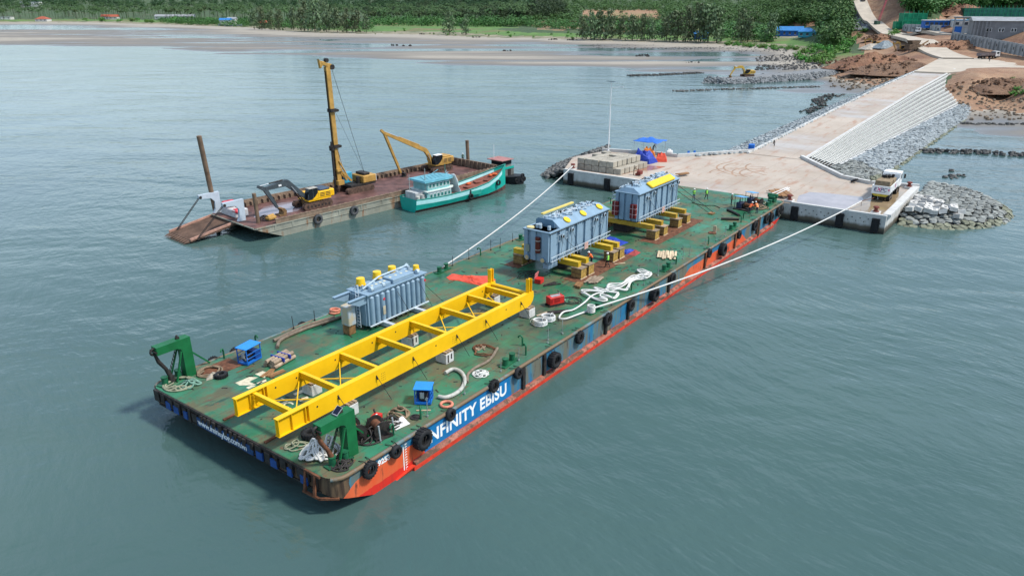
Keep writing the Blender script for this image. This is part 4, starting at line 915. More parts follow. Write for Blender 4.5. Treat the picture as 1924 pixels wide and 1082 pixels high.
# bow winches with blue covers
def bow_winch(x,y,rz,lab):
    t=thing('winch',lab,'winch',x,y,DECK,rz,FB)
    m=MB(); M=Matrix.Rotation(R(8),4,'Y'); m.box(0,0,1.72,1.7,1.35,.05,M=M); m.build('roof_sheet',mk('sky_blue_sheet',(.10,.32,.58),.45,var=.1),t)
    for sx in(-.7,.7):
        for sy in(-.55,.55): m=MB(); m.cyl((sx,sy,0),(sx,sy,1.65-sx*.12),.04,n=6); m.build('roof_post',DARK,t)
    m=MB(); m.bx(-.6,.6,-.4,.4,.15,.95,bev=.08); m.cyl((-.3,0,.95),(-.3,0,1.35),.09,n=8); m.cyl((.62,0,.55),(.75,0,.55),.3,n=12); m.build('engine',mk('navy_engine',(.03,.04,.085),.5,var=.3,sc_=3),t)
    m=MB(); m.cyl((.2,-1.5,.6),(.2,-.6,.6),.3,n=12); m.build('drum',RUST,t)
    for yy in(-1.55,-.6): m=MB(); m.cyl((.2,yy,.6),(.2,yy+.07,.6),.52,n=14); m.build('drum_flange',DARK,t)
    m=MB(); m.bx(-1,1,-1.7,.6,0,.14); m.bar((-.9,-1.7,.14),(.1,-1.6,1.0),.1,.1); m.build('bed_frame',DARK,t)
bow_winch(77.6,-6.6,R(-10),'diesel winch under a sky-blue sheet, nearer the stern')
bow_winch(81.0,-6.9,R(-12),'diesel winch under a sky-blue sheet, close against the quay')
m=MB(); m.bx(-.6,.6,-.5,.5,0,.9,bev=.1); m.cyl((0,-.7,.9),(0,.7,.9),.3,n=10); tag(put(m.build('fairlead',GREEN),84.3,-8.9,DECK,0,FB),'green roller fairlead on the bow corner by the quay','fairlead')
m=MB(); m.cyl((0,0,-2.4),(0,0,.25),.12,n=8); tag(put(m.build('fender_pile',mk('brown_post',(.16,.12,.08),.8)),73.9,-10.75,DECK,0,FB),'slim brown timber post standing against the hull near the bow','post')
for i,(x,y) in enumerate(((63.5,-9.0),(62.9,-8.6))): pass
t=thing('deck_hatch','small round wooden cover with an upright pale board on the bow deck','cover',63.6,-8.2,DECK,0,FB)
m=MB(); m.cyl((0,0,0),(0,0,.1),.5,n=16); m.build('cover',RUST,t)
m=MB(); m.box(.45,-.1,.45,.1,.4,.85); m.build('upright_board',WOODL,t)
# dark litter trodden into the deck paint
m=MB(); r_=random.Random(9)
for k in range(420):
    x,y=r_.uniform(1,84),r_.uniform(-9.6,9.6); l_=r_.uniform(.06,.3); m.box(x,y,DECK+.012,l_*r_.uniform(1,2.4),l_*.5,.02,rz=r_.random()*3.1)
o=put(m.build('deck_litter',DARK),0,0,0,0,FB); o.location.z=0; tag(o,'small dark scraps and flakes scattered over the green deck','litter',kind='stuff')
# ================================================================ ramp barge, excavators, drill rig, boats
FR=Frame(-29.84,99.52,R(48.5)); RD=1.9
PALEH=mk('pale_grey_green_hull',(.27,.275,.225),.6,var=.2,sc_=.5,rust=.46,rustc=(.2,.115,.065),streak=True,rsc=.5)
RDECK=mk('red_mud_deck',(.125,.062,.052),.6,var=.45,sc_=.5,rust=.3,rustc=(.05,.04,.04),rsc=.35)
WETD=mk('wet_puddle',(.20,.17,.19),.08,var=.1,sc_=.3,bump=0)
RUSTL=mk('rusty_bulwark',(.21,.15,.105),.75,var=.3,sc_=1.2,rust=.35,rustc=(.12,.06,.04))
OCH=mk('worn_ochre',(.40,.235,.06),.5,var=.2,sc_=1.2,rust=.15,rustc=(.13,.08,.05))
CATY=mk('excavator_yellow',(.74,.42,.012),.4,var=.08,sc_=1,rust=.02)
GREYA=mk('charcoal_arm',(.055,.07,.08),.45,var=.2)
GLASS=mk('dark_glass',(.012,.016,.02),.08,var=.1,bump=0)
SOIL=mk('muddy_steel',(.20,.12,.055),.8,var=.3)
CHR=mk('chrome_rod',(.6,.62,.63),.2,metal=.7,var=.05)
rb=thing('ramp_barge','flat rust-stained landing barge with its brown ramp lowered at the bow','barge',0,0,0,0,FR)
X0,X1,WD=-6.5,41.0,11.8
def zb_(x): return 1.75-(x-X0)*.42 if x<X0+6 else (-.77 if x<X1-4 else -.77+(x-X1+4)*.35)
m=MB(); vs=[];fs=[]; st=[X0,X0+.6,X0+2,X0+4,X0+6,5,15,25,35,X1-4,X1-2,X1]
for x in st: 
    c=.25 if x<X0+.1 else 0
    vs+=[(x,c,RD),(x,c+.0,zb_(x)),(x,WD-c,zb_(x)),(x,WD-c,RD)]
for i in range(len(st)-1):
    a,b=i*4,i*4+4
    for k in range(4): fs.append((a+k,a+(k+1)%4,b+(k+1)%4,b+k))
e=(len(st)-1)*4; fs+= [(0,1,2,3),(e+3,e+2,e+1,e)]
m.add(vs,fs); m.build('hull',PALEH,rb)
m=MB(); m.bx(X0+.15,X1-.1,.12,WD-.12,RD-.02,RD+.02); m.build('deck',RDECK,rb)
m=MB(); rnd=random.Random(5)
pud=[(-3.5,5.2),(-1,4.2),(2.5,3.6),(5.5,5.8),(6.5,8.2),(3.6,9.6),(.5,9.2),(-1.5,7.4)]; m.prism([(x,y) for x,y in pud],RD+.02,RD+.026)
m.build('puddle',WETD,rb)
# bulwarks with timber brackets
for y,sg in((0.06,1),(WD-.06,-1)):
    m=MB(); m.bx(-3.2,X1,y-.06,y+.06,RD+.02,RD+.62); m.bx(-3.2,X1,y-.1,y+.1,RD+.55,RD+.66) if sg>0 else None
    if sg<0: m.bx(-3.2,X1,y-.06,y+.06,RD+.62,RD+1.0)
    else: m.bx(24,X1,y-.06,y+.06,RD+.66,RD+1.0)
    m.build('bulwark',RUSTL,rb)
    for k in range(46):
        x=-3+k*.95
        if x>X1-.3: break
        h=.6 if x<24 or sg<0 else .95
        m=MB(); m.bx(x,x+.16,y+sg*.06,y+sg*.42,RD+.02,RD+h); m.bx(x-.12,x+.28,y+sg*.02,y+sg*.3,RD+h-.02,RD+h+.08); m.build('bulwark_bracket',RUSTL,rb)
m=MB(); m.bx(X1-.12,X1,0,WD,RD+.02,RD+1.25); m.bx(X1-.2,X1+.1,-.05,WD+.05,RD+1.2,RD+1.32); m.build('stern_wall',RUSTL,rb)
for k in range(12): m=MB(); m.bx(X1-.42,X1-.12,.4+k,.55+k,RD+.02,RD+1.2); m.build('stern_bracket',RUSTL,rb)
# side frames on the hull plating
m=MB(); m.bx(-4.6,X1,-.07,.02,.95,1.06); m.bx(-6.2,X1,-.09,.02,RD-.16,RD-.02); m.build('rubbing_strake',PALEH,rb)
for x in(-3.5,-.8,3.9,7.0,11,15,19): m=MB(); m.bx(x,x+.28,-.06,.02,1.06,RD-.16); m.build('hull_rib',PALEH,rb)
# ramp
rmp=MB(); a=Vector((X0+1.1,6.0,1.62)); b=Vector((-13.1,5.7,.32)); 
HW=6.1
RAMPM=mk('ribbed_ramp',(.155,.095,.065),.75,var=.3,sc_=.8,rust=.25,rustc=(.09,.06,.045))
rmp.add([(a.x,6,1.62),(a.x,12.0,1.62),(-12.4,12.0,.46),(-12.4,6,.46),(a.x,6,1.25),(a.x,12,1.25),(-12.4,12,.2),(-12.4,6,.2)],[(0,3,2,1),(4,5,6,7),(0,1,5,4),(1,2,6,5),(2,3,7,6),(3,0,4,7)])
rp_=rmp.build('ramp',RAMPM,rb)
m=MB()
for k in range(34):
    t=k/33; x=a.x+(-12.4-a.x)*t; z=1.62+(.46-1.62)*t; m.bx(x-.035,x+.035,6.25,11.75,z-.02,z+.045)
m.build('ramp_cleats',RAMPM,rp_)['kind']='stuff'
m=MB()
for k in range(9): m.prism([(6.05+k*.68,0),(6.6+k*.68,0),(6.33+k*.68,-.0)],0,.01) if False else m.add([(-12.4,6.02+k*.675,.46),(-12.4,6.6+k*.675,.46),(-13.5,6.3+k*.675,.1),(-12.4,6.02+k*.675,.2),(-12.4,6.6+k*.675,.2)],[(0,1,2),(3,2,4),(0,2,3),(1,4,2)])
m.build('ramp_fingers',RAMPM,rp_)
for y in(6.0,12.0): m=MB(); m.bar((a.x,y,1.7),(-12.5,y,.54),.22,.3); m.build('ramp_edge',mk('pinkish_edge',(.42,.24,.18),.7,var=.25,rust=.2),rp_)
# gantries that hold the ramp, wires, winch cuddy with red covers
GNT=mk('pale_blue_grey',(.42,.49,.55),.5,var=.08,rust=.08,rustc=(.2,.13,.09),streak=True)
for y in (11.6,5.0):
    m=MB(); m.prism([(-4.9,RD-.2),(-6.2,RD-.3),(-5.75,RD+.6),(-5.7,RD+1.7),(-6.2,RD+2.25),(-7.9,RD+2.4),(-7.95,RD+2.95),(-4.9,RD+3.0)],y-.22,y+.22,'y'); g=m.build('ramp_gantry',GNT,rb)
    m=MB(); m.cyl((-7.7,y-.25,RD+2.6),(-7.7,y+.25,RD+2.6),.22,n=10); m.build('sheave',DARK,g)
    for dy in(-.14,.14): m=MB(); m.tube([(-7.75,y+dy,RD+2.6),(-11.6,y+dy+(.6 if y<8 else 0),.62)],.05,5); m.build('ramp_wire',DARK,rb)
m=MB(); m.bx(-5.4,-3.4,6.6,10.6,RD,RD+1.1,bev=.1); m.build('winch_house',mk('white_locker',(.5,.5,.5),.6,var=.15,rust=.1),rb)
m=MB(); m.box(-4.6,9.3,RD+1.65,1.9,1.7,.5,bev=.2); m.build('red_cover',mk('red_cover',(.55,.045,.06),.5,var=.15),rb)
m=MB(); m.box(-4.9,7.0,RD+.9,1.0,1.2,.55,bev=.2); m.build('red_cover',MATS['red_cover'],rb)
m=MB(); m.bx(-4.3,-3.6,9.0,10.0,RD+1.1,RD+1.4); m.cyl((-4,7.8,RD+1.1),(-4,7.8,RD+1.9),.15,n=8); m.build('winch_gear',DARK,rb)
heap('wire_heap','tangled dark wire and gear on the landing barge foredeck',0,0,1.3,70,DARK,.06,31,.5,'wire'); o=bpy.data.objects[-1] if False else None
for ob in COL.objects:
    if ob.get('label','').startswith('tangled dark wire and gear'): put(ob,-3.0,3.0,RD,0,FR)
m=MB(); m.box(0,0,.35,1.5,.9,.5,bev=.15); m.cyl((-.6,.1,.5),(.6,.1,.5),.3,n=10); tag(put(m.build('deck_winch',OCH),-2.6,2.2,RD,.3,FR),'muddy ochre deck winch beside the short spud of the landing barge','winch')
SPUD=mk('spud_pipe',(.17,.115,.075),.6,var=.3,sc_=1,rust=.3,rustc=(.09,.05,.03),streak=True)
def spud(p0,p1,r,lab): 
    m=MB(); m.cyl(p0,p1,r,n=12); m.cyl(Vector(p1)-Vector((0,0,.05)),p1,r*.8,n=12); return tag(put(m.build('spud_pile',SPUD),0,0,0,0,FR),lab,'pile')
spud((-4.5,2.3,RD),(-4.6,2.35,RD+4.1),.27,'short rusty spud pipe standing on the foredeck in front of the charcoal excavator')
spud((-5.2,12.2,-1),(-6.6,11.4,12.9),.34,'tall leaning rusty spud pipe behind the far ramp gantry')
spud((42.2,8.2,-1),(42.0,8.3,6.5),.33,'worn spud pipe at the landing barge stern beside the red-roofed tug')
for k,x in enumerate((3.3,9.6)):
    o=make_tyre(1.35,.4).build('tyre_fender',mk('dusty_rubber',(.07,.075,.08),.8,var=.3)); put(o,x,-.25,1.25,0,FR); tag(o,f'dusty grey tyre hung on the landing barge side, {NTH[k]} from the ramp','tyre','tyres on the landing barge')
m=MB(); m.tube([(0,0,0),(0,-.02,.9)],.03,5)
def excavator(x,y,z,rz,fr,label,body,arm,J,bucket,hood=None,canopy=GLASS,reach=False):
    """crawler excavator: local x points where the boom points; J = (foot, knee, boom tip, stick top, stick end)"""
    t=thing('excavator',label,'excavator',x,y,z,rz,fr)
    for sy in(-1,1):
        n=10; pr=[]
        for i in range(n+1): q=math.pi/2+math.pi*i/n; pr.append((-2.0+.46*math.cos(q),.5+.46*math.sin(q)))
        for i in range(n+1): q=-math.pi/2+math.pi*i/n; pr.append((2.0+.46*math.cos(q),.5+.46*math.sin(q)))
        m=MB(); m.prism(pr,sy*1.3-.3,sy*1.3+.3,'y'); c=m.build('track',mk('muddy_track',(.10,.062,.045),.85,var=.4,sc_=3),t)
        m=MB()
        for k in range(7): m.cyl((-1.8+k*.6,sy*1.3-.33,.45),(-1.8+k*.6,sy*1.3+.33,.45),.17,n=8)
        for k in range(16): m.bx(-2.2+k*.29,-2.12+k*.29,sy*1.3-.3,sy*1.3+.3,.96,1.0)
        m.build('track_rollers',DARK,c)
    m=MB(); m.bx(-1.2,1.2,-1.0,1.0,.4,.95); m.cyl((0,0,.95),(0,0,1.15),.8,n=14); m.build('undercarriage',SOIL,t)
    m=MB(); m.bx(-2.4,1.5,-1.35,1.35,1.15,1.35); m.bx(-2.6,-.2,.5,1.38,1.35,2.35,bev=.08); m.bx(-2.6,.9,-1.38,-.3,1.35,2.2,bev=.08); m.prism([(-.2,1.35),(.9,1.35),(.3,1.75),(-.2,2.3)],1.36,1.39,'y'); m.build('house',body,t)
    m=MB(); m.bx(-3.1,-2.45,-1.35,1.35,1.3,2.4,bev=.15); m.build('counterweight',body if body is CATY else OCH,t)
    m=MB(); m.bx(-2.5,-.6,-1.0,1.1,2.3,2.65,bev=.12); m.build('engine_cover',hood or body,t)
    m=MB()
    for k in range(2):
        for q in range(3): m.bx(-2.3+k*1.0,-1.5+k*1.0,1.375,1.395,1.6+q*.22,1.7+q*.22)
    m.build('louvre',DARK,t)
    m=MB(); m.prism([(-.15,1.35),(1.45,1.35),(1.45,2.2),(1.2,2.95),(-.15,2.95)],.42,1.35,'y'); c=m.build('cab',GLASS,t)
    m=MB(); m.bx(-.2,1.3,.38,1.4,2.95,3.03,bev=.02); m.build('cab_roof',mk('cab_roof_grey',(.35,.33,.28),.5) if body is CATY and arm is GREYA else (WHITE if reach else body),c)
    m=MB()
    for (px,pz0,pz1) in((-.17,1.35,2.95),(.62,1.35,2.95),(1.44,1.35,2.2)): m.bx(px,px+.06,1.34,1.385,pz0,pz1); m.bx(px,px+.06,.39,.43,pz0,pz1)
    m.build('cab_frame',GREYA if arm is GREYA else DARK,c)
    foot,knee,tip,stop,send=[Vector(j) for j in J]
    def boxbeam(pts,w,name,mat):
        m=MB()
        for (p,h0),(q,h1) in zip(pts[:-1],pts[1:]):
            p,q=Vector(p),Vector(q); d=(q-p).normalized(); up=Vector((-d.z,0,d.x)); up=up if up.z>0 else -up
            vs=[]
            for c,h in((p,h0),(q,h1)):
                for sy in(-1,1):
                    for su in(-1,1): vs.append(c+Vector((0,sy*w/2,0))+up*su*h/2)
            m.add(vs,[(0,1,3,2),(4,6,7,5),(0,2,6,4),(1,5,7,3),(0,4,5,1),(2,3,7,6)])
        return m.build(name,mat,t)
    bo=boxbeam([(foot,.5),(knee,.95 if not reach else .75),(tip,.4)],.5 if not reach else .45,'boom',arm)
    boxbeam([(stop,.35),(tip,.6 if not reach else .45),(send,.3)],.42 if not reach else .36,'stick',arm)
    m=MB()
    for sy in(-.36,.36):
        p=foot+Vector((.5,sy,-.5)); q=foot.lerp(knee,.8)+Vector((0,sy,-.1)); mid=p.lerp(q,.55); m.cyl(p,mid,.1,n=8,mi=0); m.cyl(mid,q,.055,n=8,mi=1)
    p=knee.lerp(tip,.15)+Vector((0,0,.5)); q=stop; mid=p.lerp(q,.55); m.cyl(p,mid,.1,n=8,mi=0); m.cyl(mid,q,.06,n=8,mi=1)
    p=tip.lerp(stop,.35)+Vector((-.0,0,.25)); q=tip.lerp(send,.78)+Vector((-.3,0,.0)); m.cyl(p,q,.08,n=8,mi=0)
    m.build('hydraulic_ram',[DARK if arm is GREYA else arm,CHR],t)
    bk=Vector(bucket); m=MB(); w=.62 if not reach else .45; s=1.0 if not reach else .75
    pr=[(-.15*s,.55*s),(.45*s,.5*s),(.75*s,.1*s),(.62*s,-.45*s),(.1*s,-.7*s),(-.5*s,-.62*s),(-.42*s,-.3*s),(.1*s,-.35*s),(.25*s,.0)]
    m.prism([(bk.x-q[0],bk.z+q[1]) for q in pr],bk.y-w,bk.y+w,'y')
    for k in range(5): m.bx(bk.x+.5*s,bk.x+.75*s,bk.y-w+k*w*.5-.05,bk.y-w+k*w*.5+.05,bk.z-.64*s,bk.z-.55*s)
    m.build('bucket',SOIL if not reach else DARK,t)
    return t
# local x = towards the ramp, so rz = pi in the barge frame
e1=excavator(5.6,4.3,RD,math.pi,FR,'yellow excavator with charcoal arm and earth-filled bucket on the landing barge',CATY,GREYA,
  [(1.3,.35,1.7),(4.3,.45,4.35),(7.7,.5,4.0),(8.75,.55,4.55),(6.3,.8,1.2)],(6.0,.9,.55),hood=mk('navy_hood',(.03,.05,.085),.4))
m=MB(); q=MB(); q.bx(4.9,6.6,-.262+.48,-.25+.48,4.05,4.3); 
text_mesh('EXCAVATOR',.36,WHITE,'arm_lettering',e1,.01,Matrix.Translation((6.9,.765,4.0))@Matrix(((-1,0,0,0),(0,0,1,0),(0,1,0,0),(0,0,0,1)))) if False else None
m=MB(); m.bx(5.2,7.0,.69,.72,4.05,4.3); m.build('arm_decal',WHITE,e1)
m=MB(); m.bx(5.2,7.0,.17,.20,4.05,4.3); m.build('arm_decal',WHITE,e1)
e2=excavator(35.2,9.3,RD,math.pi,FR,'dull yellow long-reach excavator with its thin arm folded over the landing barge',OCH,OCH,
  [(1.0,.1,1.6),(2.4,-.2,3.9),(11.2,-.3,7.9),(11.9,-.3,8.5),(8.0,-.5,.75)],(7.6,-.5,.35),reach=True)
# drill rig with tall ochre mast
dr=thing('drill_rig','tall ochre drilling mast on a worn crawler base standing on the landing barge','drill rig',15.6,7.8,RD,math.pi,FR)
for sy in(-1,1):
    m=MB(); n=8; pr=[(-2.4+.45*math.cos(math.pi/2+math.pi*i/n),.45+.45*math.sin(math.pi/2+math.pi*i/n)) for i in range(n+1)]+[(1.9+.45*math.cos(-math.pi/2+math.pi*i/n),.45+.45*math.sin(-math.pi/2+math.pi*i/n)) for i in range(n+1)]
    m.prism(pr,sy*1.5-.35,sy*1.5+.35,'y'); m.build('track',mk('muddy_track',(.1,.062,.045)),dr)
m=MB(); m.bx(-3.4,1.4,-1.5,1.5,.95,1.25); m.build('turntable_deck',DARK,dr)
m=MB(); m.bx(-3.6,-1.0,-1.5,1.5,1.25,2.4,bev=.1); m.build('engine_house',OCH,dr)
m=MB(); m.bx(-3.75,-3.3,-1.45,1.45,1.2,2.35,bev=.12); m.bx(-3.3,-2.2,-1.52,-1.2,1.4,2.3); m.build('counterweight',mk('worn_white',(.45,.45,.44),.6,var=.25,rust=.15),dr)
m=MB(); m.bx(-.4,1.2,-1.5,-.5,1.25,2.95,bev=.1); m.build('cab',mk('cab_cyan',(.05,.28,.40),.4),dr)
m=MB(); m.bx(-.35,1.22,-1.53,-.8,1.9,2.7); m.build('cab_window',GLASS,dr)
m=MB(); m.bx(-2.6,-1.4,-1.0,1.2,2.4,2.8,bev=.08); m.cyl((-.6,.6,1.25),(-.6,.6,2.3),.3,n=10); m.build('winch_drum',DARK,dr)
mt=Vector((2.6,0,0)); top=Vector((2.85,-.25,19.2))
m=MB(); m.bar((2.6,0,1.6),top,.62,.72,up=(1,0,0)); mast=m.build('mast',OCH,dr)
m=MB(); m.bar((3.05,0,1.0),(3.2,-.25,18.6),.14,.24,0,up=(1,0,0)); m.cyl((3.35,0,.2),(3.4,0,8.2),.17,n=10); m.cyl((3.35,0,6.9),(3.4,0,7.6),.42,n=12); m.build('kelly_bar',DARK,dr)
m=MB(); M=Matrix.Rotation(R(-18),4,'Y'); m.box(3.0,-.25,19.5,2.0,.5,.55,M=M,bev=.08); m.prism([(3.6,19.5),(4.3,20.3),(4.1,19.0)],-.5,0,'y'); m.build('mast_head',OCH,dr)
m=MB(); m.cyl((2.1,-.6,19.1),(2.1,.15,19.1),.38,n=12); m.cyl((2.9,-.5,20.1),(2.9,.05,20.1),.3,n=10); m.build('head_sheave',DARK,dr)
m=MB()
for sy in(-.55,.55): m.cyl((.9,sy,1.9),(2.5,sy*.5,5.2),.13,n=8,mi=0); m.cyl((1.9,sy*.7,4.0),(2.55,sy*.4,7.4),.07,n=8,mi=1)
m.bar((.6,-.6,1.8),(2.3,-.4,3.6),.2,.3,0); m.bar((.6,.6,1.8),(2.3,.4,3.6),.2,.3,0); m.build('mast_strut',[OCH,CHR],dr)
m=MB(); m.bx(2.1,3.2,-.75,.75,1.5,2.2); m.bx(2.2,3.1,-.6,.6,3.6,4.0); m.build('mast_foot',OCH,dr)
for z in(7.2,12.6): m=MB(); m.bx(2.2,3.25,-.55,.45,z,z+.5); m.cyl((2.0,-.5,z+.2),(2.0,.4,z+.2),.22,n=9); m.build('guide_collar',DARK,dr)
m=MB(); m.tube([(2.1,-.2,19.0),(-2.2,.2,2.8)],.035,4); m.tube([(2.05,-.2,12.5),(-2.2,.1,2.8)],.02,4); m.build('hoist_rope',DARK,dr)
# person on the landing barge stern, platform beyond the wall
m=MB(); m.bx(41.0,43.0,5.5,11.8,1.2,RD+.35); m.build('stern_platform',RUSTL,rb)
person(42.1,9.6,RD+.35,R(-120),FR,'person in green clothes and white hard hat on the landing barge stern',(.05,.10,.06),(.03,.05,.045),None,pose='stand')
# tangle of pale blue pipes on the barge deck behind the wheelhouse
m=MB(); rnd=random.Random(21)
for k in range(16): p=Vector((rnd.uniform(-1.5,1.5),rnd.uniform(-1,1),.1)); m.cyl(p,p+Vector((rnd.uniform(-1.5,1.5),rnd.uniform(-.8,.8),rnd.uniform(.2,1.3))),.05,n=5)
tag(put(m.build('pipe_heap',mk('pale_blue_pipe',(.22,.36,.44),.5)),30.5,4.2,RD,0,FR),'heap of thin pale blue pipes on the barge deck behind the green boat','pipes')
# ================================================================ green fishing boat
FV=Frame(-15.9,111.0,R(45.5))
TQ=mk('turquoise_paint',(.010,.36,.29),.45,var=.1,sc_=.8,rust=.03,rustc=(.1,.12,.1)); AQ=mk('pale_aqua_paint',(.42,.74,.74),.5,var=.06)
RBT=mk('red_brown_antifoul',(.11,.05,.042),.7,var=.3,sc_=1); BDK=mk('brown_red_deck',(.22,.075,.05),.7,var=.3,sc_=.8,rust=.25,rustc=(.1,.06,.045))
CYW=mk('pale_teal_cabin',(.20,.42,.42),.5,var=.12,rust=.04); 
bt=thing('fishing_boat','turquoise wooden fishing boat with pale aqua band and white-windowed stern cabin','boat',0,0,0,0,FV)
SX=[0,1.0,3,6,9,12,15,17.5,19.3,20.4,21.0]
def bw_(x): return 2.05+.4*min(1,x/5) if x<13 else 2.45*max(0.02,1-((x-13)/8.05)**2.1)
def bz(x): return 2.05-.35*math.sin(min(1,x/12)*math.pi/1.0)*.5+ (0 if x<11 else 2.2*((x-11)/10)**1.8)
m=MB(); vs=[];fs=[]; L4=[(0.0,.98),(.34,.96),(.52,.88),(1,.62)]
for x in SX:
    t=bz(x); w_=bw_(x); zs=[t,t-.14,t-.78,.42+(0 if x<14 else (x-14)*.05),-.6]; ws=[w_,w_+.02,w_*.97,w_*.87,w_*.55]
    vs+=[(x,-a,b) for a,b in zip(ws,zs)]+[(x,a,b) for a,b in zip(ws[::-1],zs[::-1])]
n=10
for i in range(len(SX)-1):
    for k in range(9):
        mi={0:0,1:1,2:0,3:2,4:2,5:2,6:0,7:1,8:0}[k]
        if mi==1 and not(SX[i]<11 or 12<=SX[i]<19): mi=0
        m.f.append((i*n+k,i*n+k+1,(i+1)*n+k+1,(i+1)*n+k)); m.mi.append(mi); m.sm.append(False)
m.v=vs; m.f.append(tuple(range(n))); m.mi.append(0); m.sm.append(False)
m.build('hull',[TQ,AQ,RBT],bt)
m=MB(); 
for i in range(len(SX)-1): 
    a,b=SX[i],SX[i+1]; za,zc=bz(a)-.55,bz(b)-.55; m.add([(a,-bw_(a)*.93,za),(b,-bw_(b)*.93,zc),(b,bw_(b)*.93,zc),(a,bw_(a)*.93,za)],[(0,1,2,3)])
m.build('deck',BDK,bt,fix=False)
m=MB(); m.tube([(x,-bw_(x),bz(x)) for x in SX]+[(x,bw_(x),bz(x)) for x in SX[::-1]],.08,6); m.build('gunwale',mk('gunwale_green',(.02,.22,.18),.5),bt)
def tier(x0,x1,hw,z0,z1,name,mat):
    n=8; pr=[(x0,-hw),(x1-hw*.5,-hw)]+[(x1-hw*.5+hw*.7*math.sin(math.pi*i/n),-hw*math.cos(math.pi*i/n)) for i in range(1,n)]+[(x1-hw*.5,hw),(x0,hw)]
    m=MB(); m.prism(pr,z0,z1); return m.build(name,mat,bt)
tier(2.2,7.6,1.95,1.2,2.85,'lower_cabin',CYW); tier(2.5,7.4,1.75,2.98,4.4,'wheelhouse',CYW)
tier(2.0,7.9,2.15,2.85,2.98,'cabin_eave',mk('eave_white',(.6,.66,.62),.5,var=.1)); tier(1.8,7.8,2.0,4.4,4.55,'wheelhouse_roof',mk('roof_teal',(.11,.33,.40),.5,var=.15))
tier(1.7,7.85,2.12,4.3,4.41,'roof_rim',mk('rim_blue',(.16,.42,.50),.5))
WF=mk('window_frame_white',(.7,.74,.72),.5)
for z,hw,ln in((1.85,1.95,6),(3.35,1.75,6)):
    for sg in(-1,1):
        for k in range(ln):
            x=2.7+k*.72; m=MB(); m.bx(x,x+.58,sg*hw-.03,sg*hw+.03,z,z+.66); f=m.build('window',WF,bt)
            m=MB(); m.bx(x+.07,x+.51,sg*(hw+.02)-.025,sg*(hw+.02)+.025,z+.07,z+.58); m.build('pane',mk('teal_glass',(.03,.16,.15),.15),f)
for sg in(-1,1):
    m=MB(); m.bx(2.4,7.0,sg*1.97-.02,sg*1.97+.02,2.55,2.8); m.build('white_band',WF,bt)
    m=MB()
    for k in range(5): m.bx(2.8+k*.75,3.35+k*.75,sg*1.97-.015,sg*1.97+.015,1.3,1.62)
    m.build('lower_panel',mk('teal_panel',(.03,.3,.24),.5),bt)
m=MB(); m.bx(.5,2.35,-1.2,1.3,1.2,2.9,bev=.05); m.build('stern_locker',mk('grey_white_wood',(.42,.44,.44),.7,var=.2),bt)
m=MB(); m.cyl((1.8,-1.35,1.2),(1.8,-1.35,2.5),.36,n=12); m.cyl((.9,-1.3,1.2),(.9,-1.3,2.3),.3,n=12); m.build('water_drum',mk('pale_drum',(.5,.5,.46),.6,var=.2),bt)
for p,h,mt_ in(((2.5,-1.2),6.4,'mast_grey'),((1.0,.8),5.4,'mast_grey'),((7.9,.4),6.1,'mast_green')):
    m=MB(); m.cyl((p[0],p[1],1.2),(p[0],p[1],h),.09,.05,n=7); m.build('mast',mk(mt_,(.3,.33,.32) if mt_=='mast_grey' else (.06,.2,.16),.6),bt)
m=MB(); 
for k in range(6): m.bar((2.4+k*.8,-1.3+.1*k,4.6),(3.6+k*.7,1.3,4.66),.05,.05)
m.bar((5.5,-1.4,4.6),(7.2,-1.2,5.2),.06,.06); m.bar((5.4,1.2,4.6),(7.2,1.3,5.2),.06,.06); m.build('roof_rack',mk('rim_blue',(.16,.42,.5)),bt)
m=MB()
for x,y,a,b,r_ in((12.5,.2,1.3,1.0,.2),(15.2,.5,1.5,1.1,-.3),(16.3,-.3,1.0,.8,.4)): m.box(x,y,bz(x)-.45,a,b,.18,rz=r_)
m.build('hatch_cover',BDK,bt)
for k,(x,y) in enumerate(((13.6,1.2),(17.8,.3),(18.3,-.2))):
    m=MB(); m.box(x,y,bz(x)-.35,.9,.6,.4,rz=k,bev=.15); m.build('orange_net',mk('orange_net',(.55,.12,.04),.8,var=.25),bt)
m=MB(); m.bx(10.6,10.75,-2.6,-2.4,.3,1.9); m.build('side_post',DARK,bt)
m=MB(); m.bx(10.8,13.0,-2.52,-2.44,.95,1.62); m.build('teal_patch',mk('teal_panel',(.03,.3,.24)),bt)
for x,z in((10.6,.9),(17.5,1.9)):
    o=make_tyre(.95,.3).build('tyre_fender',RUB); put(o,x,-bw_(x)-.2,z,0,FV); tag(o,'black tyre hung on the green boat side, '+('amidships by the waterline' if x<12 else 'up near the bow'),'tyre','tyres on the green boat')
# white cloth hanging down in front of the cabin
m=MB(); n=9; vs=[]
for i in range(n):
    t=i/(n-1)
    for k in range(6): 
        y=-2.3+k*.46+.1*math.sin(i*1.7+k); vs.append((8.05+.55*math.sin(t*1.6)+.1*math.sin(k*2.1+i),y*(.8+.25*t),4.65-3.05*t+.12*math.sin(k*1.3)))
m.add(vs,[(i*6+k,i*6+k+1,(i+1)*6+k+1,(i+1)*6+k) for i in range(n-1) for k in range(5)],0,True); o=m.build('cloth_sheet',mk('white_sail_cloth',(.72,.73,.72),.8,var=.05),None,fix=False)
sm=o.modifiers.new('t','SOLIDIFY'); sm.thickness=.04; tag(put(o,0,0,0,0,FV),'white cloth sheet hanging in front of the green boat cabin','cloth')
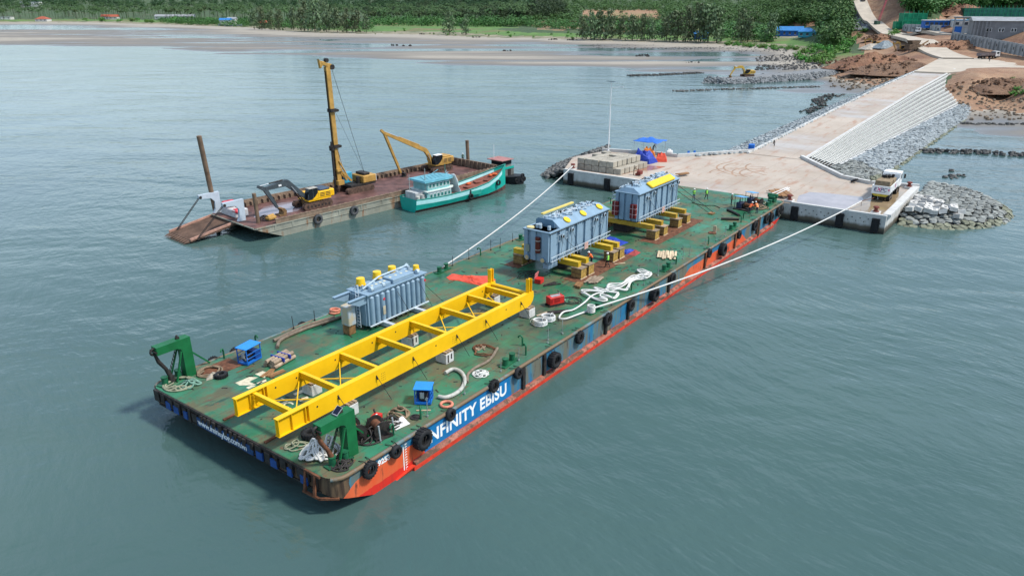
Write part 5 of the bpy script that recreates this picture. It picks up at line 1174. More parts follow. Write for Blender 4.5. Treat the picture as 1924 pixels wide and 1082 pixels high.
# ================================================================ tug at the landing barge stern
tg=thing('tug_boat','small black push tug with faded red wheelhouse roof behind the green boat bow','tug',43.4,.3,0,R(-90),FR)
m=MB(); vs=[]
st=[(-4,1.5),(-3,1.75),(0,1.9),(2.6,1.75),(3.8,1.0),(4.2,.35)]
for x,w_ in st: z=1.0+max(0,x)*.12; vs+=[(x,-w_,z),(x,-w_*.8,-.5),(x,w_*.8,-.5),(x,w_,z)]
fs=[]
for i in range(5):
    for k in range(4): fs.append((i*4+k,i*4+(k+1)%4,i*4+4+(k+1)%4,i*4+4+k))
fs+=[(0,1,2,3),(20,23,22,21)]; m.add(vs,fs); m.build('hull',mk('black_hull',(.02,.022,.024),.6,var=.4,rust=.15),tg)
m=MB(); m.bx(-2.6,1.0,-1.35,1.35,1.0,2.7); m.build('deckhouse',mk('grimy_white',(.16,.165,.15),.65,var=.25,rust=.25,rustc=(.12,.09,.06)),tg)
m=MB(); m.bx(1.0,1.06,-1.3,1.3,2.3,2.7); m.bx(-2.6,1.0,-1.39,-1.35,2.3,2.7); m.build('turquoise_band',TQ,tg)
m=MB(); m.bx(1.0,1.05,-.3,.5,1.1,2.5); m.build('doorway',DARK,tg)
m=MB(); m.bx(-2.2,.5,-1.15,1.15,2.7,3.7); m.build('wheelhouse',mk('grimy_white',(.16,.165,.15)),tg)
m=MB(); m.bx(-2.1,.55,-1.2,1.2,3.0,3.55); m.build('wheelhouse_window',GLASS,tg)
m=MB(); m.bx(-2.9,.8,-1.6,1.6,3.72,3.86,bev=.04); m.build('red_roof',mk('faded_red_roof',(.34,.15,.135),.6,var=.2),tg)
m=MB(); m.cyl((-1.8,-.9,3.8),(-1.8,-.9,6.4),.04,n=6); m.build('antenna',WHITE,tg)
for k,(y,z) in enumerate(((-1.0,.7),(0,.75),(1.0,.7),(.1,1.45))):
    m=make_tyre(.9,.3); o=m.build('bow_tyre',RUB,tg); o.rotation_euler=(0,0,R(90)); o.location=(4.15 if abs(y)<.5 else 3.7,y,z)
# ================================================================ concrete jetty (barge frame), causeway, revetments
QZ=2.4; KZ=2.64
def concrete_deck():
    t=NT('jetty_concrete'); n1=t.noise(.11,5,.6); n2=t.noise(.05,5,.65,stretch=(1.3,.6,1)); n3=t.noise(1.2,5,.7); n4=t.noise(.35,6,.7,stretch=(.5,1.8,1))
    c=t.mix(t.ramp(n1,.35,.65),(.335,.275,.215),(.42,.36,.295))
    c=t.mix(t.ramp(n4,.52,.68),c,(.32,.19,.125)); c=t.mix(t.ramp(n2,.56,.68),c,(.40,.37,.33)); c=t.mix(t.math('MULTIPLY',t.ramp(n3,.55,.75),.4),c,(.28,.21,.16)); c=t.joints(c,5.0,4.7,.07,.07,.35)
    t.color(c); t.l(t.ramp(n2,.45,.62,(.72,.72,.72),(.38,.38,.38)),t.b.inputs['Roughness']); t.bump(n3,.12,.02); return t.m
def wall_concrete():
    t=NT('quay_wall_concrete'); g=t.geo(); s=t.n('ShaderNodeSeparateXYZ'); t.l(g,s.inputs[0]); z=s.outputs[2]
    n1=t.noise(.6,5,.65,stretch=(1,1,.4)); n2=t.noise(1.8,5,.7)
    c=t.mix(t.ramp(n1,.35,.65),(.40,.40,.38),(.56,.56,.54)); c=t.mix(t.ramp(n2,.58,.72),c,(.25,.22,.18))
    zz=t.math('MULTIPLY_ADD',n1,.9,z)
    c=t.mix(t.ramp(t.math('DIVIDE',zz,3.0),.38,.52,(1,1,1),(0,0,0)),c,(.10,.085,.06)); c=t.mix(t.ramp(t.math('DIVIDE',zz,3.0),.2,.34,(1,1,1),(0,0,0)),c,(.028,.03,.022))
    t.color(c); t.b.inputs['Roughness'].default_value=.8; t.bump(n2,.25,.03); return t.m
JC=concrete_deck(); JW=wall_concrete()
KERB=mk('kerb_concrete',(.50,.50,.48),.75,var=.12,sc_=.8,rust=.12,rustc=(.3,.27,.22))
PUD=mk('rain_puddle',(.30,.27,.27),.07,var=.12,sc_=.4,bump=0)
PUDB=mk('muddy_puddle',(.27,.20,.12),.10,var=.15,sc_=.4,bump=0)
jt=thing('jetty','wide concrete jetty with kerbed edges at the barge bow','jetty',0,0,0,0,FB)
JP=[(85.85,28.4),(85.85,-24.1),(107.9,-24.5),(106.0,-17.6),(108.0,-12.7),(122.0,-1.7),(122.6,7.4),(108.7,17.3),(108.6,22.0),(105.5,32.0),(97,33.5)]
m=MB(); m.prism(JP,-1.5,QZ-.03); m.build('quay_wall',JW,jt)
m=MB(); m.prism(JP,QZ-.03,QZ); m.build('jetty_deck',JC,jt)
def kerb(p,q,w=.55,h=KZ-QZ,base=QZ,mat=KERB,par=jt):
    p,q=Vector((*p,0)),Vector((*q,0)); d=(q-p).normalized(); n=Vector((-d.y,d.x,0))
    m=MB(); m.prism([(p.x,p.y),(q.x,q.y),(q.x+n.x*w,q.y+n.y*w),(p.x+n.x*w,p.y+n.y*w)][::-1],base-.02,base+h); return m.build('kerb',mat,par)
kerb((85.83,-10.9),(85.83,-24.12)[0:2]) if False else None
m=MB(); m.bx(85.83,86.35,-24.12,-11.2,QZ-.02,KZ); m.build('kerb',KERB,jt)
m=MB(); m.bx(85.83,86.35,10.8,28.4,QZ-.02,KZ); m.build('kerb',KERB,jt)
m=MB(); m.bx(86.35,107.9,-24.55,-23.55,QZ-.02,KZ+.1); m.build('kerb',KERB,jt)
m=MB(); m.bx(85.75,86.1,-9.5,7.5,QZ,QZ+.06); m.build('rubber_strip',RUB,jt)
for p,q in(((106.0,-17.6),(108.0,-12.7)),((108.0,-12.7),(122.0,-1.7)),((107.9,-24.5),(106.0,-17.6))): kerb(p,q,-.6,.55)
for p,q in(((122.6,7.4),(108.7,17.3)),((108.7,17.3),(108.6,22.0)),((108.6,22.0),(105.5,32.0))): kerb(p,q,-.5,.6)
for y,s in((-11.9,1),(-18.2,2),(-22.9,1.6),(13.5,1.4),(19.5,1.4),(26.8,1.6)):
    m=MB(); m.bx(85.45,85.86,y-.5,y+.5,.2,2.1); m.bx(85.35,85.5,y-.3,y+.3,.5,1.9); m.build('rubber_fender',RUB,jt)
m=MB()
for k in range(22): m.bx(85.82,85.86,-12.4-k*.53,-12.27-k*.53,1.75-(k%2)*.45,1.88-(k%2)*.45)
m.build('weep_hole',DARK,jt)['kind']='stuff'
m=MB(); m.prism([(87.5,-11.5),(91.5,-10.6),(94.9,-11.3),(95.8,-14),(96.4,-18.6),(94.5,-19.2),(90,-18.6),(86.7,-18.4),(86.6,-14)],QZ,QZ+.006); m.build('puddle',PUD,jt)
m=MB(); m.prism([(87.0,-18.8),(92,-19.2),(103,-19.8),(104,-23.2),(95,-23.4),(87.2,-23.2)],QZ,QZ+.005); m.build('puddle',PUDB,jt)
m=MB(); m.prism([(88.5,18.3),(92,18.0),(96,15.5),(99.5,15.3),(98.6,18.2),(93,20)],QZ,QZ+.006); m.build('puddle',mk('red_mud_puddle',(.30,.15,.10),.12,var=.15,bump=0),jt)
# tyre tracks swept over the apron
m=MB()
for k,(cx,cy,r,a0,a1) in enumerate(((104,-2,5,20,150),(104,-2,6.3,25,140),(107,1,6,60,190),(107,1,7.2,60,185),(101,2,5.2,-30,110),(110,-3,7,80,170))):
    pts=[(cx+r*math.cos(R(a0+(a1-a0)*i/24)),cy+r*math.sin(R(a0+(a1-a0)*i/24))) for i in range(25)]
    for i in range(24):
        a,b=pts[i],pts[i+1]; d=Vector((b[0]-a[0],b[1]-a[1],0)).normalized(); n=Vector((-d.y,d.x,0))*.16
        z=QZ+.004+k*.001; m.add([(a[0]-n.x,a[1]-n.y,z),(b[0]-n.x,b[1]-n.y,z),(b[0]+n.x,b[1]+n.y,z),(a[0]+n.x,a[1]+n.y,z)],[(0,1,2,3)])
m.build('tyre_marks',mk('tyre_mud',(.33,.22,.15),.8,var=.3,sc_=1),jt,fix=False)
# bollards on the quay
BR=mk('bollard_red',(.19,.045,.03),.6,var=.25,rust=.2)
for x,y,s in((86.9,-10.6,'beside the barge bow corner'),(87.2,-22.4,'at the outer quay corner'),(106.8,-23.2,'at the inner end of the end wall'),(87.3,27.4,'at the far left quay corner')):
    t=thing('mooring_bollard',f'rust-red mooring bollard {s}','bollard',x,y,QZ,0,FB,'bollards on the quay')
    m=MB(); m.bx(-.7,.7,-.6,.6,0,.3,bev=.03); m.build('plinth',KERB,t)
    m=MB(); m.cyl((0,0,.3),(0,0,.95),.26,.22,n=12); m.cyl((0,0,.85),(0,0,1.05),.42,.36,n=12); m.cyl((0,0,.3),(0,0,.38),.45,n=12); m.build('bollard',BR,t)
# stacks of grey concrete blocks on the far-left corner
BLK_=mk('old_concrete_block',(.36,.33,.27),.85,var=.18,sc_=1.2,rust=.25,rustc=(.22,.19,.14),rand=.15)
m0=MB(); m0.box(0,0,.5,1.38,1.38,.98,bev=.04); me_blk=m0.mesh('concrete_block'); me_blk.materials.append(BLK_)
cnt=0; rnd=random.Random(4)
for lay in range(2):
    for i in range(6):
        for j in range(6 if lay==0 else 5):
            if lay==1 and rnd.random()<.14: continue
            x=88.9+i*1.47+rnd.uniform(-.04,.04)+(.5 if lay else 0)*0; y=26.4-j*1.47-(i*.12)+rnd.uniform(-.04,.04)
            o=bpy.data.objects.new('concrete_block',me_blk); COL.objects.link(o); put(o,x,y,QZ+lay*1.0+(.03 if lay else 0),rnd.uniform(-.04,.04),FB)
            tag(o,f'grey concrete cube, {"upper" if lay else "lower"} layer, {NTH[j]} from the left in the {NTH[i]} row from the front','block','concrete cubes stacked on the quay')
# white slabs behind the blocks
planks('white slabs laid across sleepers behind the grey cube stack',0,0,0,6,6,.5,.1,WHITE,31,skids=True)
o=[q for q in COL.objects if q.get('label','').startswith('white slabs laid')][0]; put(o,102.5,25.3,QZ,R(75),FB)
# tarpaulined heaps and the canopy
cloth('tarpaulin','dark blue tarpaulin lashed over a heap on the quay',[(98.6,22.4),(99.4,18.6),(102.2,18.2),(103,21.6),(101,23)],TBL,1.9,11,z0=QZ,sub=10)
cloth('tarpaulin','orange-red sheets bundled beside the blue heap on the quay',[(102,18.6),(103.2,16.9),(104.8,17.6),(104.2,19.6)],TRED,1.5,12,z0=QZ)
cloth('tarpaulin','bright orange sheet folded over the back of the blue heap',[(103,22.6),(104.2,19.8),(106,20.6),(105.4,22.8)],TORG,1.7,13,z0=QZ)
ct=thing('canopy','blue tarpaulin canopy on thin poles over the quay heap','canopy',107.0,22.4,QZ,0,FB)
m=MB(); N=10; vs=[]
for i in range(N+1):
    for j in range(N+1):
        u,v=i/N-.5,j/N-.5; vs.append((u*4.4,v*5.2,2.9+.75*(1-abs(u)*2)*(1-abs(v)*1.6)+.25*mnoise.noise(Vector((u*5,v*5,2)))))
m.add(vs,[(i*(N+1)+j,(i+1)*(N+1)+j,(i+1)*(N+1)+j+1,i*(N+1)+j+1) for i in range(N) for j in range(N)],0,True); o=m.build('sheet',mk('canopy_blue',(.03,.14,.52),.5,var=.12),ct,fix=False); sm=o.modifiers.new('t','SOLIDIFY'); sm.thickness=.03
for x,y in((-2,-2.3),(-2,2.3),(2,-2.3),(2,2.3)): m=MB(); m.cyl((x,y,0),(x,y,2.95),.04,n=6); m.build('pole',PALE,ct)
person(106.2,21.3,QZ+.9,R(-100),FB,'person in dark clothes leaning under the blue canopy edge',NAVY,BLK,None,(.05,.05,.08),pose='work')
person(89.6,16.6,QZ,R(-70),FB,'person in khaki bending over red equipment on the quay edge',(.25,.2,.14),(.2,.17,.13),None,(.4,.35,.28),pose='work')
m=MB(); m.bx(-.5,.5,-.35,.35,.2,.8,bev=.06); m.cyl((-.3,.2,.8),(-.3,.2,1.2),.08,n=8); m.cyl((-.5,.4,.25),(.5,.4,.25),.22,n=10); tag(put(m.build('pump_set',mk('rust_red_machine',(.2,.04,.03),.6,var=.3)),89.9,15.6,QZ,0,FB),'small rust-red pump set on the quay beside the bending person','pump')
for k,(x,y) in enumerate(((111.3,17.0),(112.3,16.2))):
    t=thing('plastic_chair',f'blue plastic chair against the rear kerb, {"left" if k==0 else "right"} of the pair','chair',x,y-.9,QZ,R(-120),FB,'blue chairs on the quay')
    m=MB(); m.box(0,0,.44,.5,.5,.05); m.build('seat',BLUE,t); m=MB(); m.box(-.24,0,.72,.05,.5,.5); m.build('backrest',BLUE,t)
    for sx in(-.2,.2):
        for sy in(-.2,.2): m=MB(); m.cyl((sx,sy,0),(sx,sy,.44),.03,n=5); m.build('leg',BLUE,t)
m=MB(); m.box(0,0,.5,1.6,1.1,.9,bev=.12); m.box(.3,.1,1.0,.8,.6,.3,bev=.1); tag(put(m.build('sack_heap',TPW),109.6,19.4,QZ,.4,FB),'white wrapped bundle on the rear kerb of the quay','bundle')
m=MB(); m.bx(-.6,.6,-.6,.6,0,1.1,bev=.1); tag(put(m.build('plastic_tank',BLUE),124.4,8.6,2.55,.3,FB),'blue plastic tank standing behind the kerb at the causeway corner','tank')
m=MB(); m.tube([(0,0,0),(0,0,.9),(.5,.3,1.1),(1.1,.6,.2)],.09,6); tag(put(m.build('bent_pipe',DARK),130.5,6.0,2.68,0,FB),'dark bent pipe sticking up by the causeway kerb','pipe')
planks('brown timber mats lying on the quay behind the bow transformer',94.2,9.8,R(-25),2,2.8,.5,.12,mk('brown_dunnage',(.25,.13,.055)),41,skids=False)
planks('dark steel plate with a white lattice frame on it by the barge bow corner',89.6,-8.0,R(35),3,4.6,.9,.08,mk('brown_dunnage',(.25,.13,.055)),42,skids=True,fan=.1)
t=thing('lattice_frame','white lattice boom section lying across the brown timber mat','frame',90.4,-8.2,QZ+.22,R(-5),FB)
for y in(-.35,.35):
    for z in(.05,.4): m=MB(); m.bar((-2.9,y,z),(2.9,y*.5,z),.09,.09); m.build('chord',WHITE,t)
for k in range(9): m=MB(); m.bar((-2.7+k*.62,-.34,.22),(-2.4+k*.62,.34,.22),.06,.06); m.build('lacing_bar',WHITE,t)
# solar street lamp
lp=thing('street_lamp','tall slim white lamp post with a flat panel at the top, behind the cube stack','lamp post',105.2,30.4,QZ,0,FB)
m=MB(); m.cyl((0,0,0),(0,0,13.4),.12,.06,n=10); m.cyl((0,0,0),(0,0,.5),.2,n=10); m.build('post',WHITE,lp)
m=MB(); m.bar((0,0,12.4),(.7,-1.6,12.6),.07,.07); m.build('lamp_arm',WHITE,lp); m=MB(); m.box(.8,-1.8,12.6,.3,.7,.1); m.build('lamp_head',PALE,lp)
m=MB(); m.box(0,0,13.55,1.0,1.7,.05,M=Matrix.Rotation(R(12),4,'Y')); m.build('solar_panel',mk('panel_grey_blue',(.12,.15,.2),.25),lp)
# ---- trucks
TW=mk('truck_white',(.74,.75,.74),.35,var=.05,sc_=1,rust=.04,rustc=(.35,.28,.2)); NAVYT=mk('navy_lettering',(.012,.02,.13),.5,var=.02); PNK=mk('pink_lettering',(.62,.02,.17),.5,var=.02); MUDY=mk('muddy_yellow',(.45,.36,.04),.6,var=.2,rust=.2)
def truck(x,y,z,rz,fr,label,body,load=None,sign=False,dump=True):
    t=thing('dump_truck',label,'truck',x,y,z,rz,fr)
    m=MB(); m.bx(-4.6,4.2,-.45,.45,.75,1.05); m.bx(3.6,4.9,-1.15,1.15,.45,.95); m.build('chassis',DARK,t)
    for ax in(-3.6,-2.25,1.9,3.7):
        for sy in(-1,1):
            m=MB(); m.cyl((ax,sy*.72,.52),(ax,sy*1.22,.52),.52,n=16); w_=m.build('wheel',RUB,t)
            m=MB(); m.cyl((ax,sy*1.1,.52),(ax,sy*1.235,.52),.27,n=10); m.build('rim',mk('dusty_rim',(.28,.22,.16),.7),w_)
    m=MB(); m.prism([(2.75,.95),(4.95,.95),(5.0,1.9),(4.75,3.1),(2.75,3.1)],-1.22,1.22,'y'); c=m.build('cab',TW,t)
    m=MB(); m.prism([(4.99,1.95),(5.02,1.95),(4.79,2.9),(4.76,2.9)],-1.05,1.05,'y'); m.build('windscreen',GLASS,c)
    for sy in(-1,1):
        m=MB(); m.bx(3.3,4.45,sy*1.225-.01,sy*1.225+.01,2.0,2.75); m.build('side_window',GLASS,c)
        m=MB(); m.bar((4.6,sy*1.2,2.6),(4.85,sy*1.55,2.6),.05,.05); m.bx(4.75,4.85,sy*1.45,sy*1.7,2.0,2.65); m.build('mirror',DARK,c)
    m=MB(); m.bx(4.98,5.04,-1.15,1.15,.5,.95); m.build('bumper',DARK,c)
    if dump:
        m=MB(); m.bx(-4.7,2.5,-1.2,1.2,1.1,1.3); m.build('body_floor',DARK,t)
        for sy in(-1,1):
            m=MB(); m.bx(-4.7,2.5,sy*1.2-.05,sy*1.2+.05,1.3,2.35); s_=m.build('side_board',body,t)
            for k in range(6): m=MB(); m.bx(-4.4+k*1.3,-4.25+k*1.3,sy*1.27-.04,sy*1.27+.04,1.25,2.35); m.build('rib',body,s_)
        m=MB(); m.bx(2.4,2.55,-1.25,1.25,1.3,2.95); m.build('head_board',body,t)
        m=MB(); m.bx(-4.85,-4.72,-1.25,1.25,1.15,2.35); tg_=m.build('tailgate',body,t)
        if sign:
            M=lambda yy,zz:Matrix(((0,0,-1,-4.858),(-1,0,0,yy),(0,1,0,zz),(0,0,0,1)))
            text_mesh('E',.72,NAVYT,'tailgate_lettering',tg_,.02,M(1.0,1.58),shear=.2); text_mesh('X',.72,PNK,'tailgate_lettering',tg_,.02,M(.55,1.58),shear=.2); text_mesh('PC',.72,NAVYT,'tailgate_lettering',tg_,0.008,M(.08,1.58),shear=.2)
            m=MB()
            for k in range(5): a=2*math.pi*k/5; m.cyl((-4.852,-1.06+.085*math.cos(a),1.85+.11*math.sin(a)),(-4.86,-1.06+.085*math.cos(a),1.85+.11*math.sin(a)),.055,n=8)
            m.build('flower_emblem',PNK,tg_)
            m=MB(); m.bx(-4.86,-4.85,-.6,.9,1.42,1.48); m.build('small_print',NAVYT,tg_)
            m=MB(); m.prism([(-1.2,1.15),(1.2,1.15),(.8,.8),(-.8,.8)],-4.8,-4.72,'x'); m.build('yellow_tail_plate',MUDY,t)
            S=Matrix(((1,0,0,-1.5),(0,0,-1,-1.262),(0,1,0,1.6),(0,0,0,1)))
            text_mesh('E PC',.75,NAVYT,'side_lettering',t,.015,S,shear=.2); text_mesh('X',.75,PNK,'side_lettering',t,.015,S@Matrix.Translation((.48,0,0.001)),shear=.2)
            m=MB(); m.bx(-4.8,-4.7,-1.1,1.1,.85,1.0)
    if load:
        m=MB(); m.bx(-4.3,-1.3,-1.05,1.05,1.32,3.0,bev=.04); l=m.build('load_block',load,t); 
    return t
tr=truck(99.6,-21.2,QZ,R(1),FB,'white tipper truck with a lettered tailgate carrying brown concrete blocks on the quay',TW,None,True)
for k,(dx,hh) in enumerate(((-2.9,1.6),(-.4,1.5))):
    m=MB(); m.box(0,0,hh/2,2.0,2.05,hh,bev=.04); o=m.build('concrete_block',mk('brown_block',(.25,.19,.12),.85,var=.25,rust=.2)); put(o,99.6+dx,-21.2,QZ+1.31,0,FB); tag(o,'brown concrete block loaded on the white tipper, '+('nearest the tailgate' if k==0 else 'nearest the cab'),'block')
m=MB()
for k in range(7): m.rock((rnd.uniform(-.7,.7),rnd.uniform(-.7,.7),rnd.uniform(.1,.3)),.6,.5,.4,k)
tag(put(m.build('rubble_heap',DARK),99.2,-21.2,QZ+2.85,0,FB),'dark rubble lying on the blocks in the white tipper','rubble')
m=MB(); m.torus((0,0,.28),(0,.5,1),.45,.17,16,7); tag(put(m.build('loose_tyre',RUB),106.0,-15.2,QZ+.1,0,FB),'black tyre leaning on the rear kerb beside the tipper','tyre')
# ---- stones
STONE=mk('blue_grey_stone',(.225,.24,.225),.8,var=.25,sc_=1.2,rust=.12,rustc=(.2,.18,.13),rand=.28)
STONEW=mk('weedy_stone',(.20,.21,.15),.8,var=.3,sc_=1.2,rust=.3,rustc=(.06,.065,.035),rand=.25)
STONED=mk('dark_stone',(.11,.11,.105),.85,var=.3,sc_=1,rand=.3)
ROCKS=[]
for k in range(14):
    q=MB(); q.rock((0,0,0),1,1,1,100+k); ROCKS.append(q)
def rock_meshes(mat): 
    out=[]
    for q in ROCKS:
        me=q.mesh('stone'); me.materials.append(mat); out.append(me)
    return out
def merge_rocks(pts,name,mat,parent=None):
    """pts: (x,y,z,sx,sy,sz,rz) -> one joined mesh of separate stones"""
    V=[];F=[];n0=0
    RV=[np.array(q.v) for q in ROCKS]; RF=ROCKS[0].f
    for i,(x,y,z,sx,sy,sz,rz) in enumerate(pts):
        v=RV[i%14]*np.array((sx,sy,sz)); c,s=math.cos(rz),math.sin(rz)
        v=np.stack((v[:,0]*c-v[:,1]*s+x,v[:,0]*s+v[:,1]*c+y,v[:,2]+z),1); V.append(v); F+=[tuple(a+n0 for a in f) for f in RF]; n0+=len(v)
    me=bpy.data.meshes.new(name); me.from_pydata(np.concatenate(V).tolist(),[],F); me.materials.append(mat)
    o=bpy.data.objects.new(name,me); COL.objects.link(o); o['kind']='stuff'
    if parent: o.parent=parent
    return o
# roundhead beside the quay end wall: separate stones over a dark core
rh=thing('rock_breakwater','rounded mound of fitted grey stones beside the quay end wall','breakwater',0,0,0,0,FB)
cx,cy,rx,ry=107.0,-24.6,15.6,13.6
def rhz(x,y):
    r=math.hypot((x-cx)/rx,(y-cy)/ry); return 1.75-.35*r if r<.72 else 1.5-(r-.72)/.28*1.9
m=MB(); n=28; ring=[0,.3,.55,.72,.86,1.02]; vs=[]
for r in ring:
    for i in range(n+1):
        a=math.pi+math.pi*i/n; vs.append((cx+rx*r*math.cos(a),cy+ry*r*math.sin(a),(rhz(cx+rx*r,cy) if r<1 else -.9)-.3))
m.add(vs,[(j*(n+1)+i,j*(n+1)+i+1,(j+1)*(n+1)+i+1,(j+1)*(n+1)+i) for j in range(len(ring)-1) for i in range(n)]); m.build('core',STONED,rh,fix=False)
ms=rock_meshes(STONE); msw=rock_meshes(STONEW); cand=[]; rnd=random.Random(12)
row=0; y=cy-.4
while y>cy-ry*1.0:
    x=cx-rx+(.55 if row%2 else 0)
    while x<cx+rx:
        px,py=x+rnd.uniform(-.22,.22),y+rnd.uniform(-.18,.18)
        if math.hypot((px-cx)/rx,(py-cy)/ry)<.985: cand.append((px,py))
        x+=1.12
    y-=.93; row+=1
cand.sort(key=lambda p:math.hypot(*FB(p[0],p[1],0)[:2]))
rest=[]
for i,(x,y_) in enumerate(cand):
    z=rhz(x,y_); r=math.hypot((x-cx)/rx,(y_-cy)/ry); s=rnd.uniform(1.12,1.42)
    if i<290:
        o=bpy.data.objects.new('stone',(msw if r>.86 and rnd.random()<.8 else ms)[i%14]); COL.objects.link(o); o.parent=rh; o.location=(x,y_,z-.02); o.scale=(s*1.08,s*rnd.uniform(.85,1.05),.46)
        ta=max(0,(r-.72))*2.2; o.rotation_euler=(0,0,rnd.uniform(0,6.28))
        o.rotation_euler=(Matrix.Rotation(ta,3,Vector((-(y_-cy),x-cx,0)).normalized())@Matrix.Rotation(rnd.uniform(0,6.28),3,'Z')).to_euler()
    else: rest.append((x,y_,z-.02,s,s*.9,.62,rnd.random()*6))
if rest: merge_rocks(rest,'far_stones',STONE,rh)
m=MB()
for sgn in(0,1): m.bx(-.5,.5,-.5+sgn*.68,-.18+sgn*.68,0,.62)
for sgn in(0,1): m.bx(-.5+sgn*.68,-.18+sgn*.68,-.18,.18,0,.62)
me_arm=m.mesh('armour_unit'); me_arm.materials.append(mk('pale_armour_concrete',(.52,.51,.48),.8,var=.15,rand=.15))
k=0
for i in range(7):
    for j in range(7):
        if (i+j)>7 or rnd.random()<.1: continue
        x,y_=95.0+i*1.2+rnd.uniform(-.1,.1)+j*.35,-25.5-j*1.02+rnd.uniform(-.12,.12)
        o=bpy.data.objects.new('armour_unit',me_arm); COL.objects.link(o); put(o,x,y_,rhz(x,y_)+.15+rnd.uniform(0,.35),rnd.uniform(-.5,.5),FB); o.rotation_euler.x=rnd.uniform(-.3,.3); o.rotation_euler.y=rnd.uniform(-.3,.3)
        tag(o,f'pale concrete armour unit with square hole, {NTH[i]} along, {NTH[j]} row from the end wall','block','concrete armour units'); k+=1
# rocks round the far-left end of the quay
pts=[]
for i in range(420):
    a=rnd.uniform(0,1); x=88.5+a*27+rnd.uniform(-1,1); 
    base=28.6+min(1,(x-85)/13)*5 if x<98 else 33.6+ (x-98)*.1
    d=rnd.uniform(0,1)**.8*5.0; y_=base+d; pts.append((x,y_,1.8-d*.42+rnd.uniform(-.1,.2),rnd.uniform(.8,1.5),rnd.uniform(.8,1.3),rnd.uniform(.5,.9),rnd.random()*6))
lr=thing('rock_mound','dark rough rock mound wrapping the far-left end of the quay','rocks',0,0,0,0,FB)
merge_rocks(pts,'stones',STONED,lr)
m=MB(); m.prism([(85.6,28.5),(97,33.6),(118,31),(119,37.5),(98,40),(86,35)],-1,.3,'z',0,[(85.7,28.5),(97,33.6),(118,31),(118,32.5),(98,35),(86,29.5)]) if False else None
# ---- causeway road climbing to the shore
def cz(x):
    d=max(0,x-122); return 2.45+(.031*d if d<100 else 3.1+.0175*(d-100))
CX=[120.5+i*7.5 for i in range(26)]   # to x = 308
cw=thing('causeway','long pale concrete causeway road climbing from the jetty to the shore','road',0,0,0,0,FB)
yl=lambda x:7.6; yr=lambda x:-2.6
def strip(xs,f0,f1,dz,name,mat,par,thick=None):
    m=MB(); vs=[]
    for x in xs: vs+=[(x,f0(x),cz(x)+dz),(x,f1(x),cz(x)+dz)]
    m.add(vs,[(2*i,2*i+1,2*i+3,2*i+2) for i in range(len(xs)-1)]); o=m.build(name,mat,par,fix=False); return o
strip(CX,yr,yl,.0,'road_slab',JC,cw)
for f,w in((yl,-.5),(yr,.5)):
    m=MB()
    for i in range(len(CX)-1):
        a,b=CX[i],CX[i+1]; vs=[]
        for x in(a,b): y0=f(x); vs+=[(x,y0,cz(x)-.3),(x,y0-w*-1 if False else y0+w*-1,cz(x)-.3),(x,y0+w*-1,cz(x)+.32),(x,y0,cz(x)+.32)]
        m.add(vs,[(0,1,5,4),(1,2,6,5),(2,3,7,6),(3,0,4,7)]+([(0,3,2,1)] if i==0 else []))
    m.build('road_kerb',KERB,cw)
# left rock slope, right block revetment and rock apron
def lslope(t,x): # t 0 at kerb .. 1 at water
    w_=9.5+ (x-122)*.028; return 7.9+t*w_, cz(x)*(1-t)-.45*t
ls=thing('rock_slope','long grey stone slope on the seaward side of the causeway','rocks',0,0,0,0,FB)
m=MB(); vs=[]; xs=[116+i*8 for i in range(23)]
for x in xs:
    for t in(0,1.05): y_,z=lslope(t,max(122,x)); vs.append((x,y_ if x>121 else y_+ (122-x)*.8,z-.3))
m.add(vs,[(2*i,2*i+1,2*i+3,2*i+2) for i in range(len(xs)-1)]); m.build('core',STONED,ls,fix=False)
pts=[]; rnd=random.Random(8); x=112.5
while x<296:
    n=11 
    for k in range(n+1):
        t=(k+rnd.uniform(-.3,.3))/n; y_,z=lslope(max(0,min(1.02,t)),max(122,x)); 
        if x<122: y_+=(122-x)*.72; z=2.5*(1-t)-.4*t
        s=rnd.uniform(.95,1.4); pts.append((x+rnd.uniform(-.3,.3),y_,z,s,s*rnd.uniform(.7,1),rnd.uniform(.5,.8),rnd.random()*6))
    x+=.95
merge_rocks(pts,'stones',mk('pale_blue_stone',(.29,.325,.335),.8,var=.3,sc_=.9,rust=.15,rustc=(.2,.2,.17)),ls)
RX0,RX1=123.5,290
def rslope(t,x):
    k=(x-122)/168.0; w_=5.0+k*7.5; return -3.2-t*w_, cz(x)+.05-(cz(x)-1.45)*t
rv=thing('block_revetment','pale concrete block revetment in stepped rows below the causeway','revetment',0,0,0,0,FB)
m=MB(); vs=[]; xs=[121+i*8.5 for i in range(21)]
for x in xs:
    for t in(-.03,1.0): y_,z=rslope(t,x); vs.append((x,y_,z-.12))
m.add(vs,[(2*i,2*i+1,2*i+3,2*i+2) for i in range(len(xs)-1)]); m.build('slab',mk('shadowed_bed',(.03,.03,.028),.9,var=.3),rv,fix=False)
RVC=mk('revetment_concrete',(.53,.53,.49),.8,var=.12,sc_=1,rand=.1,rust=.1,rustc=(.3,.29,.25))
m=MB(); m.box(0,0,.06,.6,.44,.36,bev=.05); me_rv=m.mesh('revetment_block'); me_rv.materials.append(RVC)
VB=np.array(m.v); FBk=m.f; V=[];F=[];n0=0; cnt=0; NR=9
blocks=[]
x=RX0
while x<RX1:
    for k in range(NR):
        t=(k+.5)/NR; y_,z=rslope(t,x+(.3 if k%2 else 0)); blocks.append((x+(.3 if k%2 else 0),y_,z))
    x+=1.0
ang=lambda x:math.atan2(cz(x)-1.45,5+ (x-122)/168*7.5)
